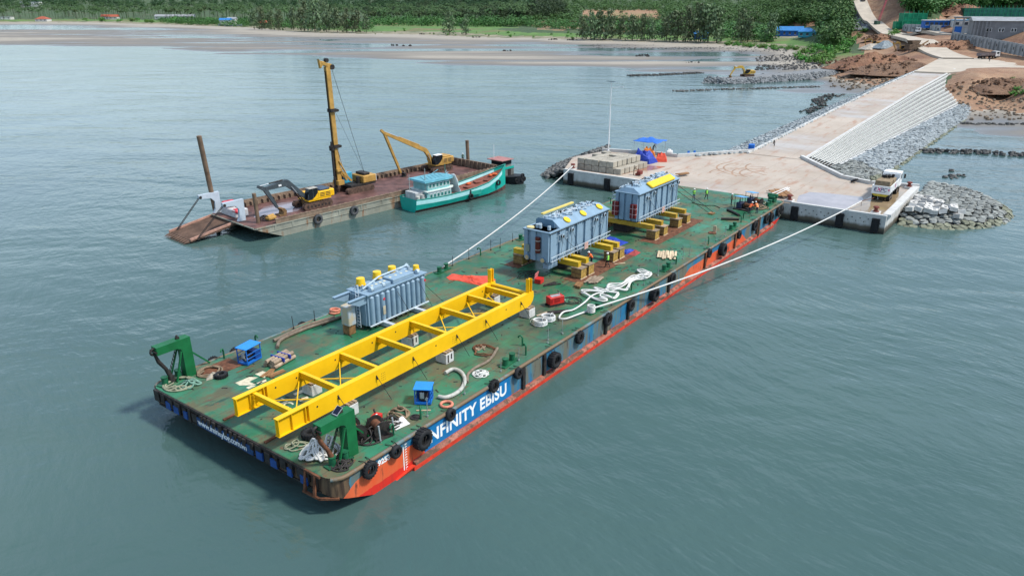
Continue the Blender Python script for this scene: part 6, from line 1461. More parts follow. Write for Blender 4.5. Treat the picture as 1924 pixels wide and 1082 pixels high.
for i,(x,y_,z) in enumerate(blocks):
    w_=(5+(x-122)/168*7.5)/NR/math.cos(ang(x)); M=Matrix.Translation((x,y_,z))@Matrix.Rotation(ang(x),4,'X')@Matrix.Diagonal((1,max(.8,w_*1.25),1,1))
    if i<290:
        o=bpy.data.objects.new('revetment_block',me_rv); COL.objects.link(o); o.parent=rv; o.matrix_basis=M
    else:
        Mn=np.array(M); V.append(VB@Mn[:3,:3].T+Mn[:3,3]); F+=[tuple(a+n0 for a in f) for f in FBk]; n0+=len(VB)
me=bpy.data.meshes.new('far_blocks'); me.from_pydata(np.concatenate(V).tolist(),[],F); me.materials.append(RVC); o=bpy.data.objects.new('far_blocks',me); COL.objects.link(o); o.parent=rv; o['kind']='stuff'
m=MB()
for i in range(len(xs)-1): m.add([(xs[i],rslope(1,xs[i])[0]-q,rslope(1,xs[i])[1]+zz) for q,zz in((0,.2),(.5,.2),(.5,-.5))]+[(xs[i+1],rslope(1,xs[i+1])[0]-q,rslope(1,xs[i+1])[1]+zz) for q,zz in((0,.2),(.5,.2),(.5,-.5))],[(0,1,4,3),(1,2,5,4)])
m.build('toe_beam',KERB,rv,fix=False)
for k in range(NR+1):
    t=k/NR; m=MB()
    for i in range(len(xs)-1):
        a,b=xs[i],xs[i+1]; w_=.07/math.hypot(rslope(1,xs[i])[0]-rslope(0,xs[i])[0],3)
        q=[(a,*rslope(t-w_,a)),(a,*rslope(t+w_,a)),(b,*rslope(t+w_,b)),(b,*rslope(t-w_,b))]; m.add([(x,y_,z+.1) for x,y_,z in q]+[(x,y_,z-.2) for x,y_,z in q],[(0,1,2,3),(0,4,5,1),(3,2,6,7)])
    m.build('row_beam',RVC,rv,fix=False)
# rock apron below the revetment
ra=thing('rock_apron','broad blue-grey stone apron between the block revetment and the shallows','rocks',0,0,0,0,FB)
def aslope(t,x): y0=rslope(1,x)[0]-.6; y1=-16.5-(x-122)*.022-max(0,(x-200))*.02; return y0+(y1-y0)*t, 1.35-1.75*t**1.5
m=MB(); vs=[]; xs2=[108+i*8 for i in range(24)]
for x in xs2:
    for t in(0,.5,1.05): y_,z=aslope(t,max(122,x)); vs.append((x,y_ -(0 if x>121 else 0),z-.35))
m.add(vs,[(3*i+k,3*i+k+1,3*i+k+4,3*i+k+3) for i in range(len(xs2)-1) for k in(0,1)]); m.build('core',STONED,ra,fix=False)
apron=[]; rnd=random.Random(18); x=109.0
while x<296:
    for k in range(14):
        t=(k+rnd.uniform(-.3,.3))/13; y_,z=aslope(max(0,min(1.03,t)),max(122,x))
        if x<122:
            ymax=-12.4+(x-108)*.78   # behind the kerb line
            if y_>ymax-.5: continue
            z=max(z,1.9-1.2*t) 
        s=rnd.uniform(.95,1.45); apron.append((x+rnd.uniform(-.3,.3),y_,z+.05,s,s*rnd.uniform(.7,1),rnd.uniform(.5,.8),rnd.random()*6,t))
    x+=.98
apron.sort(key=lambda p:p[0]-p[1]*.3)
for i,p in enumerate(apron[:280]):
    o=bpy.data.objects.new('stone',(msw if p[7]>.85 else ms)[i%14]); COL.objects.link(o); o.parent=ra; o.location=p[:3]; o.scale=p[3:6]; o.rotation_euler=(0,0,p[6])
merge_rocks([p[:7] for p in apron[280:] if p[7]<=.88],'far_stones',MATS['pale_blue_stone'],ra)
merge_rocks([p[:7] for p in apron[280:] if p[7]>.88],'toe_stones',STONEW,ra)
# stone rows standing in the shallows to the right, spit with the digging excavator
def stone_line(lab,path,wd,n,mat,seed,h=.5,fr=FB,cat='rocks',smin=.6,smax=1.3):
    r_=random.Random(seed); pts=[]
    P=[Vector((*p,0)) for p in path]; Ls=[(b-a).length for a,b in zip(P[:-1],P[1:])]; T=sum(Ls)
    for i in range(n):
        d=r_.random()*T; k=0
        while d>Ls[k] and k<len(Ls)-1: d-=Ls[k]; k+=1
        a,b=P[k],P[k+1]; q=a.lerp(b,d/Ls[k]); nn=Vector((-(b-a).y,(b-a).x,0)).normalized(); o_=r_.uniform(-1,1); q=q+nn*o_*wd
        s=r_.uniform(smin,smax); pts.append((q.x,q.y,h*(1-abs(o_))-.1+r_.uniform(-.1,.1),s,s*.9,s*.6,r_.random()*6))
    o=merge_rocks(pts,'rock_row',mat); del o['kind']; put(o,0,0,0,0,fr); return tag(o,lab,cat,kind='stuff')
stone_line('dark stone row in the shallows nearest the roundhead, right of the apron',[(158,-17),(163,-26),(166,-36),(170,-60),(172,-90)],2.0,420,STONED,1)
stone_line('dark stone row in the shallows farther up the shore',[(207,-19),(212,-27),(216,-33),(222,-60),(226,-95)],1.7,340,STONED,2)
stone_line('thin far stone row on the mud below the dirt bank',[(246,-19),(252,-30),(256,-55),(260,-90)],1.8,300,STONED,3)
stone_line('scattered dark rocks in the shallows off the roundhead',[(131,-25),(134,-27),(140,-26)],1.2,14,STONED,4,.15)
stone_line('loose dark rocks along the seaward toe of the causeway slope',[(205,20.5),(222,21.5),(240,27),(262,27)],2.6,160,STONED,6,.35)
stone_line('dark weedy rock bank in the bay beyond the lamp post',[(284,121),(292,115),(303,109),(318,102)],3.2,420,STONED,7,.25)
stone_line('low dark rock spit across the shallow bay',[(237,77.5),(246,71),(256,64),(270,52),(285,40)],1.8,260,STONED,9,.15)
sp=thing('rock_spit','gravel-topped rock spit with dumped grey stones running out from the shore','rocks',0,0,0,0,FB)
CP=[(276,77.5),(286,71),(298,65),(318,56),(340,50),(365,46),(392,44)]
m=MB(); vs=[]
for i,(x,y_) in enumerate(CP):
    a=CP[max(0,i-1)]; b=CP[min(len(CP)-1,i+1)]; d=Vector((b[0]-a[0],b[1]-a[1],0)).normalized(); n=Vector((-d.y,d.x,0)); w_=3.2+i*.25; z=1.7+i*.28
    for o_,zz in((-w_-3.4,-.6),(-w_,z),(w_,z),(w_+3,-.6)): vs.append((x+n.x*o_,y_+n.y*o_,zz))
m.add(vs,[(4*i+k,4*i+k+1,4*i+k+5,4*i+k+4) for i in range(len(CP)-1) for k in range(3)]+[(3,2,1,0)]); m.build('gravel_top',mk('grey_gravel',(.19,.2,.205),.9,var=.25,sc_=2,bump=.4),sp,fix=False)
pts=[]; rnd=random.Random(41)
for i in range(len(CP)-1):
    a,b=Vector((*CP[i],0)),Vector((*CP[i+1],0)); d=(b-a).normalized(); n=Vector((-d.y,d.x,0)); w_=3.3+i*.25; z0=1.7+i*.28
    for k in range(int((b-a).length*14)):
        q=a.lerp(b,rnd.random()); side=-1 if rnd.random()<.8 else 1; o_=rnd.uniform(0,1); q=q+n*side*(w_+o_*3.6); s=rnd.uniform(.7,1.4); pts.append((q.x,q.y,z0*(1-o_)-.1,s,s*.9,s*.65,rnd.random()*6))
for k in range(90): q=Vector((*CP[0],0))+Vector((rnd.uniform(-3.5,1.5),rnd.uniform(-4.5,4.5),0)); s=rnd.uniform(.7,1.4); pts.append((q.x,q.y,max(0,1.5+(q.x-CP[0][0])*.5)-.1,s,s*.9,s*.65,rnd.random()*6))
merge_rocks(pts,'stones',mk('mid_grey_stone',(.22,.235,.24),.8,var=.3,sc_=.9),sp)
e3=excavator(289.5,69.5,1.95,R(150),FB,'dull yellow excavator with black cab digging at the tip of the rock spit',mk('dull_excavator_yellow',(.46,.30,.05),.5,var=.2),MATS['dull_excavator_yellow'],[(1.2,.1,1.6),(3.0,0,4.0),(6.6,0,3.7),(7.2,0,4.3),(8.8,0,.9)],(9.1,0,.3))
# ================================================================ terrain
F_=1395.0; TP=math.atan(531/F_); CP_,SP_=math.cos(TP),math.sin(TP)
def ray(u,v):
    x=(u-962)/F_; q=(541-v)/F_; return np.array([x,CP_+q*SP_,-SP_+q*CP_])
def at_z(u,v,z):
    d=ray(u,v); t=(z-CAMH)/d[2]; return d[0]*t,d[1]*t
def at_d(u,v,dist):
    d=ray(u,v); t=dist/math.hypot(d[0],d[1]); return d[0]*t,d[1]*t,CAMH+d[2]*t
CT=[]   # control points x,y,z
def cz_(u,v,z): x,y=at_z(u,v,z); CT.append((x,y,z))
def cd_(u,v,dist): CT.append(at_d(u,v,dist))
# sea bed off the shore
for u,v in((-300,105),(0,100),(200,102),(430,114),(620,120),(830,142),(1000,148),(1150,152),(1270,185),(1400,200),(1540,240),(1450,230),(1300,250),(900,200),(600,180),(200,150),(1000,300),(1250,230)): cz_(u,v,-1.3)
for u,v in((1760,330),(1850,290),(1924,330),(2050,330),(2000,260),(1900,380),(2100,450),(1700,420)): cz_(u,v,-.9)
# edge of the flats, mid flats, coast
for u,v in((-300,86),(0,85),(200,89),(430,101),(620,106),(830,123),(1000,128),(1180,137),(1400,152),(1500,172),(1570,178)): cz_(u,v,-.02)
for u,v in((-300,62),(0,60),(200,62),(430,70),(620,76),(830,90),(1000,98),(1180,105),(1330,118),(1450,128),(1540,150)): cz_(u,v,.15)
for u,v in((-300,45),(0,44),(150,44),(300,48),(430,53),(480,58),(700,66),(1000,74),(1150,79),(1300,84),(1420,90),(1480,100),(1500,118),(1540,132)): cz_(u,v,.95)
for u,v in((-300,40),(0,40),(150,39),(300,42),(430,46),(560,50),(700,58),(1000,67),(1150,71),(1300,74),(1420,78),(1520,85)): cz_(u,v,3.2)
# inland
for u in(-500,-200,0,200,400,600): cd_(u,25+(5 if u<300 else 0),2100); cd_(u,2,3600); cd_(u,-25,6500)
for u in(700,850): cz_(u,45,4); cd_(u,28,1700); cd_(u,6,2700); cd_(u,-25,5000)
for u in(1000,1150,1300,1420): cz_(u,50,5); cd_(u,33,1150); cd_(u,14,1500); cd_(u,-8,2100); cd_(u,-50,4000)
for u,v,z in((1480,60,4.5),(1520,70,4),(1560,95,4),(1560,60,7),(1580,40,12)): cz_(u,v,z)
cd_(1500,25,900); cd_(1520,-5,1300); cd_(1560,-60,3000)
# construction site on the right
for u,v,z in((1790,112,7.1),(1785,141,6.6),(1720,84,10.6),(1640,58,13.2),(1735,62,13.6),(1855,108,7.8),(1924,128,7.6),(1924,114,8.2),(2050,150,7.6),(1800,62,13.2),(1900,70,13.6),(1830,85,11),(1640,165,.4),(1600,140,1.9),(1650,150,1.6),(1690,140,3.0),(1720,125,5.2),(1650,105,4.6),(1600,110,3.4),(1690,95,7.2),(1620,75,9.5),(1660,80,9.5),(1590,80,7)): cz_(u,v,z)
for u,v,z in((1830,178,3.6),(1850,160,6.0),(1880,190,1.6),(1924,185,3.4),(1924,165,6.0),(1870,215,.35),(1924,225,.3),(1830,230,.2),(2050,220,3),(2050,260,.2),(1900,245,.25),(1850,247,.15),(1960,250,.25)): cz_(u,v,z)
cd_(1628,28,620); cd_(1612,2,760); cd_(1600,-30,1100); cd_(1590,20,640); cd_(1700,25,600); cd_(1700,0,800); cd_(1800,28,560); cd_(1800,2,800); cd_(1924,40,480); cd_(1924,10,760); cd_(1850,-40,1300); cd_(2100,10,700); cd_(2100,-40,1300); cd_(2150,60,450)
CT=np.array(CT)
def lp(x,y): return np.stack((np.arctan2(x,y)*2.2,np.log(np.hypot(x,y))),-1)
def zenc(z): return np.sign(z)*np.log1p(np.abs(z))
PX=lp(CT[:,0],CT[:,1]); nC=len(PX)
def phi(r2): return .5*r2*np.log(r2+1e-12)
A=np.zeros((nC+3,nC+3)); d2=((PX[:,None]-PX[None])**2).sum(-1); A[:nC,:nC]=phi(d2)+np.eye(nC)*2e-4
A[:nC,nC]=1; A[:nC,nC+1:]=PX; A[nC:,:nC]=A[:nC,nC:].T
Wt=np.linalg.solve(A,np.concatenate((zenc(CT[:,2]),np.zeros(3))))
def hgt(x,y):
    x=np.atleast_1d(np.asarray(x,float)); y=np.atleast_1d(np.asarray(y,float)); q=lp(x,y); out=np.empty(len(x))
    for i in range(0,len(x),20000):
        c=q[i:i+20000]; out[i:i+20000]=phi(((c[:,None]-PX[None])**2).sum(-1))@Wt[:nC]+Wt[nC]+c@Wt[nC+1:]
    return np.sign(out)*np.expm1(np.minimum(np.abs(out),5.6))
def sight(u,v,dmin=150,dmax=6000):
    """where the line of sight on bearing u, depression v meets the ground"""
    d=ray(u,v); hh=math.hypot(d[0],d[1]); ds=np.geomspace(dmin,dmax,260); t=ds/hh
    z=CAMH+d[2]*t; g=hgt(d[0]*t,d[1]*t); k=np.argmax(z<=g)
    if z[k]>g[k]: k=len(ds)-1
    if k>0:
        a,b=ds[k-1],ds[k]
        for _ in range(12):
            m_=(a+b)/2; tt=m_/hh
            if CAMH+d[2]*tt<=hgt(d[0]*tt,d[1]*tt)[0]: b=m_
            else: a=m_
        dd=b
    else: dd=ds[0]
    tt=dd/hh; x,y=d[0]*tt,d[1]*tt; return x,y,float(hgt(x,y)[0])
def toscr(x,y,z):
    zz=z-CAMH; dep=y*CP_-zz*SP_; return 962+F_*x/dep,541-F_*(y*SP_+zz*CP_)/dep
NT_,ND=520,300
TH=np.linspace(R(-50),R(50),NT_); DS=np.geomspace(190,7000,ND)
tt,dd=np.meshgrid(TH,DS); gx=(np.sin(tt)*dd).ravel(); gy=(np.cos(tt)*dd).ravel(); gz=hgt(gx,gy)
# relief: sand ripples and channels on the flats, lumps inland
nzv=np.array([mnoise.fractal(Vector((x/170+3,y/26,.5)),1,2,4) for x,y in zip(gx,gy)])
nzs=np.array([mnoise.fractal(Vector((x/14,y/14,2.5)),1,2,3) for x,y in zip(gx,gy)])
fl=np.clip(1-np.abs(gz-.25)/1.1,0,1); gz=gz+fl*nzv*.66
land=np.clip((gz-2.2)/3,0,1); nzd=np.array([mnoise.fractal(Vector((x/5,y/5,7.5)),1,2,3) for x,y in zip(gx,gy)])
gz=gz+land*nzs*.55*np.clip(np.hypot(gx,gy)/500,.5,2.5)
us,vs_=toscr(gx,gy,gz)
def inpoly(u,v,poly):
    c=np.zeros(len(u),bool); n=len(poly)
    for i in range(n):
        (x1,y1),(x2,y2)=poly[i],poly[(i+1)%n]
        c^=((y1>v)!=(y2>v))&(u<(x2-x1)*(v-y1)/(y2-y1+1e-12)+x1)
    return c
DIRTP=[(1572,-80),(1690,-80),(1702,22),(1745,42),(1790,20),(1850,26),(1880,40),(2200,40),(2200,240),(1700,240),(1792,140),(1730,165),(1640,175),(1545,150),(1560,128),(1625,108),(1598,70)]
dirt=inpoly(us,vs_,DIRTP)
soil=(inpoly(us,vs_,[(640,44),(1000,50),(1010,58),(1240,62),(1480,66),(1480,52),(1240,48),(1000,40),(830,42)])&(nzv>-.05))|(inpoly(us,vs_,[(1090,20),(1235,20),(1240,38),(1090,38)]))|inpoly(us,vs_,[(1480,38),(1530,38),(1530,52),(1480,52)])
gz=np.where(dirt&(gz>.6),gz+nzd*.55*np.clip(1-np.abs(gz-4.5)/5,.25,1),gz)
idx=np.arange(NT_*ND).reshape(ND,NT_); fq=np.stack((idx[:-1,:-1],idx[:-1,1:],idx[1:,1:],idx[1:,:-1]),-1).reshape(-1,4)
keep=(gz[fq].max(1)>-.6); fq=fq[keep]
fz=gz[fq].mean(1); fd=dirt[fq[:,0]]; fs_=soil[fq[:,0]]
mi=np.where(fz<1.45,0,np.where(fs_,2,1)); mi=np.where(fd&(fz>.75),3,mi)
mi=np.where((mi==1)&(fz<2.6)&~fd,4,mi); mi=np.where((mi==1)&(fz>4.6),5,mi)
def sand_mat():
    t=NT('tidal_sand'); s=t.n('ShaderNodeSeparateXYZ'); t.l(t.geo(),s.inputs[0]); z=s.outputs[2]
    n=t.noise(.02,5,.6,world=True,stretch=(.25,1.6,1)); n2=t.noise(.15,4,.6,world=True)
    zz=t.math('MULTIPLY_ADD',n,.35,z)
    r=t.n('ShaderNodeValToRGB'); e=r.color_ramp.elements; e[0].position=.10; e[0].color=(.12,.115,.10,1); e[1].position=.9; e[1].color=(.29,.26,.21,1)
    for p,c in((.2,(.11,.105,.095)),(.34,(.14,.13,.112)),(.6,(.18,.162,.135))): q=e.new(p); q.color=L(c)
    t.l(zz,r.inputs[0]); c=t.mix(t.math('MULTIPLY',t.ramp(n2,.5,.8),.35),r.outputs[0],(.12,.11,.10))
    t.color(c); t.l(t.ramp(zz,.15,.5,(.22,.22,.22),(.85,.85,.85)),t.b.inputs['Roughness']); return t.m
def ground_mat(name,cols,scale,st=(1,1,1)):
    t=NT(name); n=t.noise(scale,6,.65,world=True,stretch=st); n2=t.noise(scale*5,5,.65,world=True); n3=t.noise(scale*.3,4,.6,world=True)
    c=t.mix(t.ramp(n,.38,.62),cols[0],cols[1]); c=t.mix(t.ramp(n3,.5,.64),c,cols[2]); c=t.mix(t.math('MULTIPLY',t.ramp(n2,.5,.75),.5),c,cols[3])
    t.color(c); t.b.inputs['Roughness'].default_value=.9; t.bump(n2,.9,scale and .9); return t.m
FLOOR=ground_mat('forest_floor',((.030,.062,.018),(.045,.085,.024),(.06,.075,.03),(.02,.035,.012)),.05)
SANDM=sand_mat()
GRASS=ground_mat('grass_ground',((.06,.135,.024),(.095,.185,.034),(.15,.115,.05),(.045,.09,.02)),.05)
SOILM=ground_mat('red_soil',((.30,.155,.095),(.25,.15,.075),(.12,.15,.04),(.08,.12,.03)),.02,(.5,2.5,1))
DIRT=ground_mat('red_dirt',((.235,.128,.072),(.31,.195,.115),(.16,.078,.043),(.08,.05,.035)),.09)
SHORE=ground_mat('shore_scrub',((.16,.15,.09),(.30,.26,.18),(.07,.10,.035),(.05,.055,.035)),.12)
me=bpy.data.meshes.new('terrain'); me.vertices.add(len(gx)); me.vertices.foreach_set('co',np.stack((gx,gy,gz),1).ravel())
me.loops.add(fq.size); me.polygons.add(len(fq)); me.loops.foreach_set('vertex_index',fq.ravel()); me.polygons.foreach_set('loop_start',np.arange(len(fq))*4); me.polygons.foreach_set('loop_total',np.full(len(fq),4))
for q in(SANDM,GRASS,SOILM,DIRT,SHORE,FLOOR): me.materials.append(q)
me.polygons.foreach_set('material_index',mi.astype(np.int32)); me.polygons.foreach_set('use_smooth',np.ones(len(fq),bool)); me.update(calc_edges=True)
o=bpy.data.objects.new('terrain',me); COL.objects.link(o); tag(o,kind='structure')
# ---- roads on the shore (draped)
def drape(name,pix,width,mat,dz=.35,pts=None):
    P=pts or [sight(u,v) for u,v in pix]; P=[Vector(p) for p in P]; sm=smooth(P,6); vs=[]
    for i,p in enumerate(sm):
        d=(sm[min(i+1,len(sm)-1)]-sm[max(0,i-1)]); d.z=0; d.normalize(); n=Vector((-d.y,d.x,0)); w_=width(i/(len(sm)-1)) if callable(width) else width
        a,b=p+n*w_/2,p-n*w_/2; z=max(float(hgt(q.x,q.y)[0]) for q in(a,p,b))+dz
        vs+=[(a.x,a.y,z),(b.x,b.y,z),(a.x,a.y,z-1.5),(b.x,b.y,z-1.5)]
    n_=len(sm); m=MB(); m.add(vs,[f for i in range(n_-1) for f in((4*i,4*i+1,4*i+5,4*i+4),(4*i,4*i+4,4*i+6,4*i+2),(4*i+1,4*i+3,4*i+7,4*i+5))]); o=m.build(name,mat,None,fix=False); return tag(o,kind='structure')
ROADC=mk('site_road_concrete',(.42,.37,.30),.8,var=.12,sc_=.2,rust=.1,rustc=(.36,.24,.16),rsc=.12)
endc=FB(300,2.4,0)
drape('access_road',[(1800,112),(1755,95),(1700,74),(1650,57),(1634,45),(1622,25),(1610,3)],lambda t:9.5 if t>.25 else 13,ROADC,.5)
drape('side_road',[(1665,62),(1720,66),(1780,66),(1830,64)],6,ROADC,.3)
# apron where the causeway, the hill road and the right-hand road meet
m=MB(); ap=[FB(288,-2.6,0),FB(288,7.6,0)]+[Vector((*at_z(u,v,7.3),0)) for u,v in((1785,100),(1812,96),(1850,112),(1985,124),(1985,150),(1850,134),(1800,136))]
vs=[(p.x,p.y,7.15 if i<2 else 7.45) for i,p in enumerate(ap)]; vs+=[(x,y,z-2.5) for x,y,z in vs]; n=len(ap)
m.add(vs,[tuple(range(n))]+[(i,(i+1)%n,n+(i+1)%n,n+i) for i in range(n)]); tag(m.build('road_apron',ROADC),kind='structure')
# bank that carries the causeway into the shore
m=MB()
# ================================================================ vegetation
def leafmat(name,a,b,rough=.6):
    t=NT(name); oi=t.n('ShaderNodeObjectInfo'); n=t.noise(.35,4,.7,world=True); n2=t.noise(2.2,2,.6,world=True)
    c=t.mix(t.ramp(n,.3,.7),a,b); c=t.mix(t.math('MULTIPLY',t.ramp(n2,.45,.8),.5),c,tuple(x*.55 for x in a))
    h=t.n('ShaderNodeHueSaturation'); t.l(t.math('MULTIPLY_ADD',oi.outputs['Random'],.5,.75),h.inputs['Value']); t.l(t.math('MULTIPLY_ADD',oi.outputs['Random'],.05,.475),h.inputs['Hue']); t.l(c,h.inputs['Color'])
    t.color(h.outputs[0]); t.b.inputs['Roughness'].default_value=rough; t.b.inputs['Specular IOR Level'].default_value=.25; return t.m
LCAS=leafmat('casuarina_foliage',(.085,.125,.06),(.12,.17,.082)); LPALM=leafmat('palm_fronds',(.024,.058,.015),(.055,.098,.026)); LBR=leafmat('broadleaf_foliage',(.034,.092,.02),(.072,.16,.036)); LMAN=leafmat('bright_foliage',(.06,.165,.024),(.10,.24,.038)); LFAR=leafmat('forest_foliage',(.022,.056,.018),(.042,.088,.027)); LSCR=leafmat('scrub_foliage',(.042,.098,.022),(.078,.15,.038))
BARK=mk('bark',(.075,.062,.048),.9,var=.3)
def quad(c,a,b): return [c-a-b,c+a-b,c+a+b,c-a+b]
def crown_cloud(m,c,rx,ry,rz,n,s,rnd,droop=0,hollow=.35,up=.0):
    """leaf clumps scattered through an uneven crown built of several lobes"""
    lobes=[(Vector((rnd.uniform(-.55,.55)*rx,rnd.uniform(-.55,.55)*ry,rnd.uniform(-.6,.6)*rz)),rnd.uniform(.38,.62)) for _ in range(7)]
    for k in range(n):
        l,q=lobes[k%7]; d=Vector((rnd.gauss(0,1),rnd.gauss(0,1),rnd.gauss(0,1))).normalized()*(hollow+(1-hollow)*rnd.random()**.5)*q
        p=c+l+Vector((d.x*rx,d.y*ry,d.z*rz)); t=Vector((rnd.gauss(0,1),rnd.gauss(0,1),rnd.gauss(0,.6))).normalized(); nrm=(d.normalized()+Vector((0,0,.5+up))+Vector((rnd.gauss(0,.5),rnd.gauss(0,.5),rnd.gauss(0,.5)))).normalized()
        a=nrm.orthogonal().normalized(); a=(Matrix.Rotation(rnd.random()*6.28,3,nrm)@a); b=nrm.cross(a); e=s*rnd.uniform(.6,1.3)
        m.add(quad(p,a*e,b*e*rnd.uniform(.4,.8)-Vector((0,0,droop*e))),[(0,1,2,3)])
def proto_tree(kind,seed,n=None):
    rnd=random.Random(seed); tr,cr=MB(),MB()
    if kind=='casuarina':
        H=1.0; tr.cyl((0,0,0),(.01,.01,.6),.014,.007,n=5)
        for k in range(5): a=rnd.random()*6.28; z=.25+.1*k; tr.cyl((0,0,z),(.16*math.cos(a),.16*math.sin(a),z+.2),.009,.004,n=4)
        for q in range(6):
            zc=.2+.13*q; rr=.34*(1-.42*(q/5)**1.5)*rnd.uniform(.8,1.2); ax=rnd.uniform(-.07,.07); crown_cloud(cr,Vector((ax,rnd.uniform(-.07,.07),zc)),rr,rr,.2,130 if q<5 else 90,.021,rnd,.9,.1,.1)
    elif kind=='palm':
        bx_,by_=rnd.uniform(-.06,.06),rnd.uniform(-.06,.06); tr.tube([(0,0,0),(bx_*.5,by_*.5,.35),(bx_,by_,.72)],[.014,.011,.009],5)
        c=Vector((bx_,by_,.73))
        for k in range(n or 20):
            a=2*math.pi*k/(n or 20)+rnd.uniform(-.2,.2); el=rnd.uniform(-.5,.95); d=Vector((math.cos(a),math.sin(a),0)); s=Vector((-math.sin(a),math.cos(a),0)); ln=rnd.uniform(.26,.34)
            p0=c; p1=c+d*ln*.5*math.cos(el)+Vector((0,0,ln*.5*math.sin(el)+.02)); p2=c+d*ln*math.cos(el*.6)+Vector((0,0,ln*math.sin(el)*.7-.11)); w_=.04
            cr.add([p0,p1-s*w_+Vector((0,0,-.025)),p1,p1+s*w_+Vector((0,0,-.025)),p2],[(0,1,2),(0,2,3),(1,4,2),(2,4,3)])
    elif kind=='broadleaf':
        tr.cyl((0,0,0),(0,0,.5),.03,.018,n=5)
        for k in range(4): a=rnd.random()*6.28; tr.cyl((0,0,.3),(.2*math.cos(a),.2*math.sin(a),.6),.014,.006,n=4)
        crown_cloud(cr,Vector((0,0,.55)),.42,.42,.42,n or 520,.036,rnd,0,.3,.3)
    elif kind=='bush':
        tr.cyl((0,0,0),(0,0,.4),.03,.01,n=4); crown_cloud(cr,Vector((0,0,.45)),.62,.62,.48,n or 330,.055,rnd,0,.3,.3)
    return tr,cr
TPM={'casuarina':LCAS,'palm':LPALM,'broadleaf':LBR,'bush':LMAN}
PROTO={}
for kd,cn in(('casuarina','casuarina_tree'),('palm','palm_tree'),('broadleaf','broadleaf_tree'),('bush','shrub')):
    PROTO[kd]=[]
    for s in range(5):
        tr,cr=proto_tree(kd,s*13+hash(kd)%1 +len(kd)); a=tr.mesh('trunk'); a.materials.append(BARK); b=cr.mesh('crown'); b.materials.append(TPM[kd]); PROTO[kd].append((a,b))
def tree(kd,x,y,z,h,label,group,wide=1.0,k=None,mat=None):
    nm={'casuarina':'casuarina_tree','palm':'palm_tree','broadleaf':'broadleaf_tree','bush':'shrub'}[kd]
    t=bpy.data.objects.new(nm,None); COL.objects.link(t); t.location=(x,y,z-.3); t.scale=(h*wide,h*wide,h); t.rotation_euler=(0,0,random.random()*6.28); tag(t,label,'shrub' if kd=='bush' else 'tree',group)
    a,b=PROTO[kd][(k if k is not None else random.randrange(5))%5]
    for me_,n in((a,'trunk'),(b,'crown')): o=bpy.data.objects.new(n,me_); COL.objects.link(o); o.parent=t
    return t
random.seed(77)
# feathery casuarinas along the beach, left to right
CAS=[(478,56,30),(492,57,34),(508,57,30),(524,58,32),(552,57,36),(572,59,44),(592,60,48),(614,61,46),(634,61,38),(652,62,36),(668,62,34),(688,63,30),(845,66,36),(876,66,30),(1094,74,34),(1110,76,42),(1128,75,46),(1148,75,44),(1166,75,36),(1188,77,40),(1206,77,40),(1220,77,34),(1252,78,40),(1272,79,48),(1292,80,52),(1312,80,58),(1330,80,58),(1346,81,54),(1392,80,50),(1404,80,40),(1446,79,46)]
for i,(u,v,hp) in enumerate(CAS):
    x,y,z=sight(u,v); dep=y*CP_-(z-CAMH)*SP_; h=1.22*hp*dep/F_
    grp=('left clump by the small huts' if u<540 else 'large middle clump' if u<720 else 'pair standing alone' if u<900 else 'clump right of the red soil' if u<1235 else 'tall clump by the small blue hut' if u<1360 else 'row before the long blue house')
    base=[c for c in CAS if (('left clump by the small huts' if c[0]<540 else 'large middle clump' if c[0]<720 else 'pair standing alone' if c[0]<900 else 'clump right of the red soil' if c[0]<1235 else 'tall clump by the small blue hut' if c[0]<1360 else 'row before the long blue house')==grp)]
    tree('casuarina',x,y,z,h,f'feathery casuarina tree, {NTH[base.index((u,v,hp))]} from left in the {grp}','casuarinas along the shore',random.uniform(.85,1.15))
# individually planted palms nearest the beach
k=0
for i in range(215):
    if i<120: u=random.uniform(-10,470); v=random.uniform(24,40)+ (0 if u<330 else 3)
    elif i<170: u=random.uniform(690,1000); v=random.uniform(36,46)
    else: u=random.uniform(1020,1590); v=random.uniform(24,60)
    if (40<u<130 or 270<u<300) and v>33: continue
    if 1440<u<1545 and v>40: continue
    x,y,z=sight(u,v); dep=y*CP_-(z-CAMH)*SP_
    if dep>2600: continue
    h=random.uniform(17,25) if i<170 else random.uniform(11,17)
    tree('palm',x,y,z,h,'tall coconut palm in the grove behind the left beach' if i<120 else 'coconut palm in the tree belt behind the green field' if i<170 else 'coconut palm scattered over the scrub hillside','palms behind the left beach' if i<120 else 'palms behind the field' if i<170 else 'palms on the hillside')
def forest(name,label,items,protos,mat):
    """one mesh of many small trees: items = (x,y,z,h,wide,rot)"""
    V=[];F=[];n0=0
    arr=[]
    for tr,cr in protos:
        m=MB(); m.add(tr.v,tr.f); m.add(cr.v,cr.f); arr.append((np.array(m.v,float),m.f))
    for i,(x,y,z,h,w_,r_) in enumerate(items):
        v,f=arr[i%len(arr)]; c,s=math.cos(r_),math.sin(r_); q=v*np.array((h*w_,h*w_,h)); V.append(np.stack((q[:,0]*c-q[:,1]*s+x,q[:,0]*s+q[:,1]*c+y,q[:,2]+z),1)); F+=[tuple(a+n0 for a in g) for g in f]; n0+=len(v)
    me=bpy.data.meshes.new(name); me.from_pydata(np.concatenate(V).tolist(),[],F); me.materials.append(mat); o=bpy.data.objects.new(name,me); COL.objects.link(o); return tag(o,label,'forest',kind='stuff')
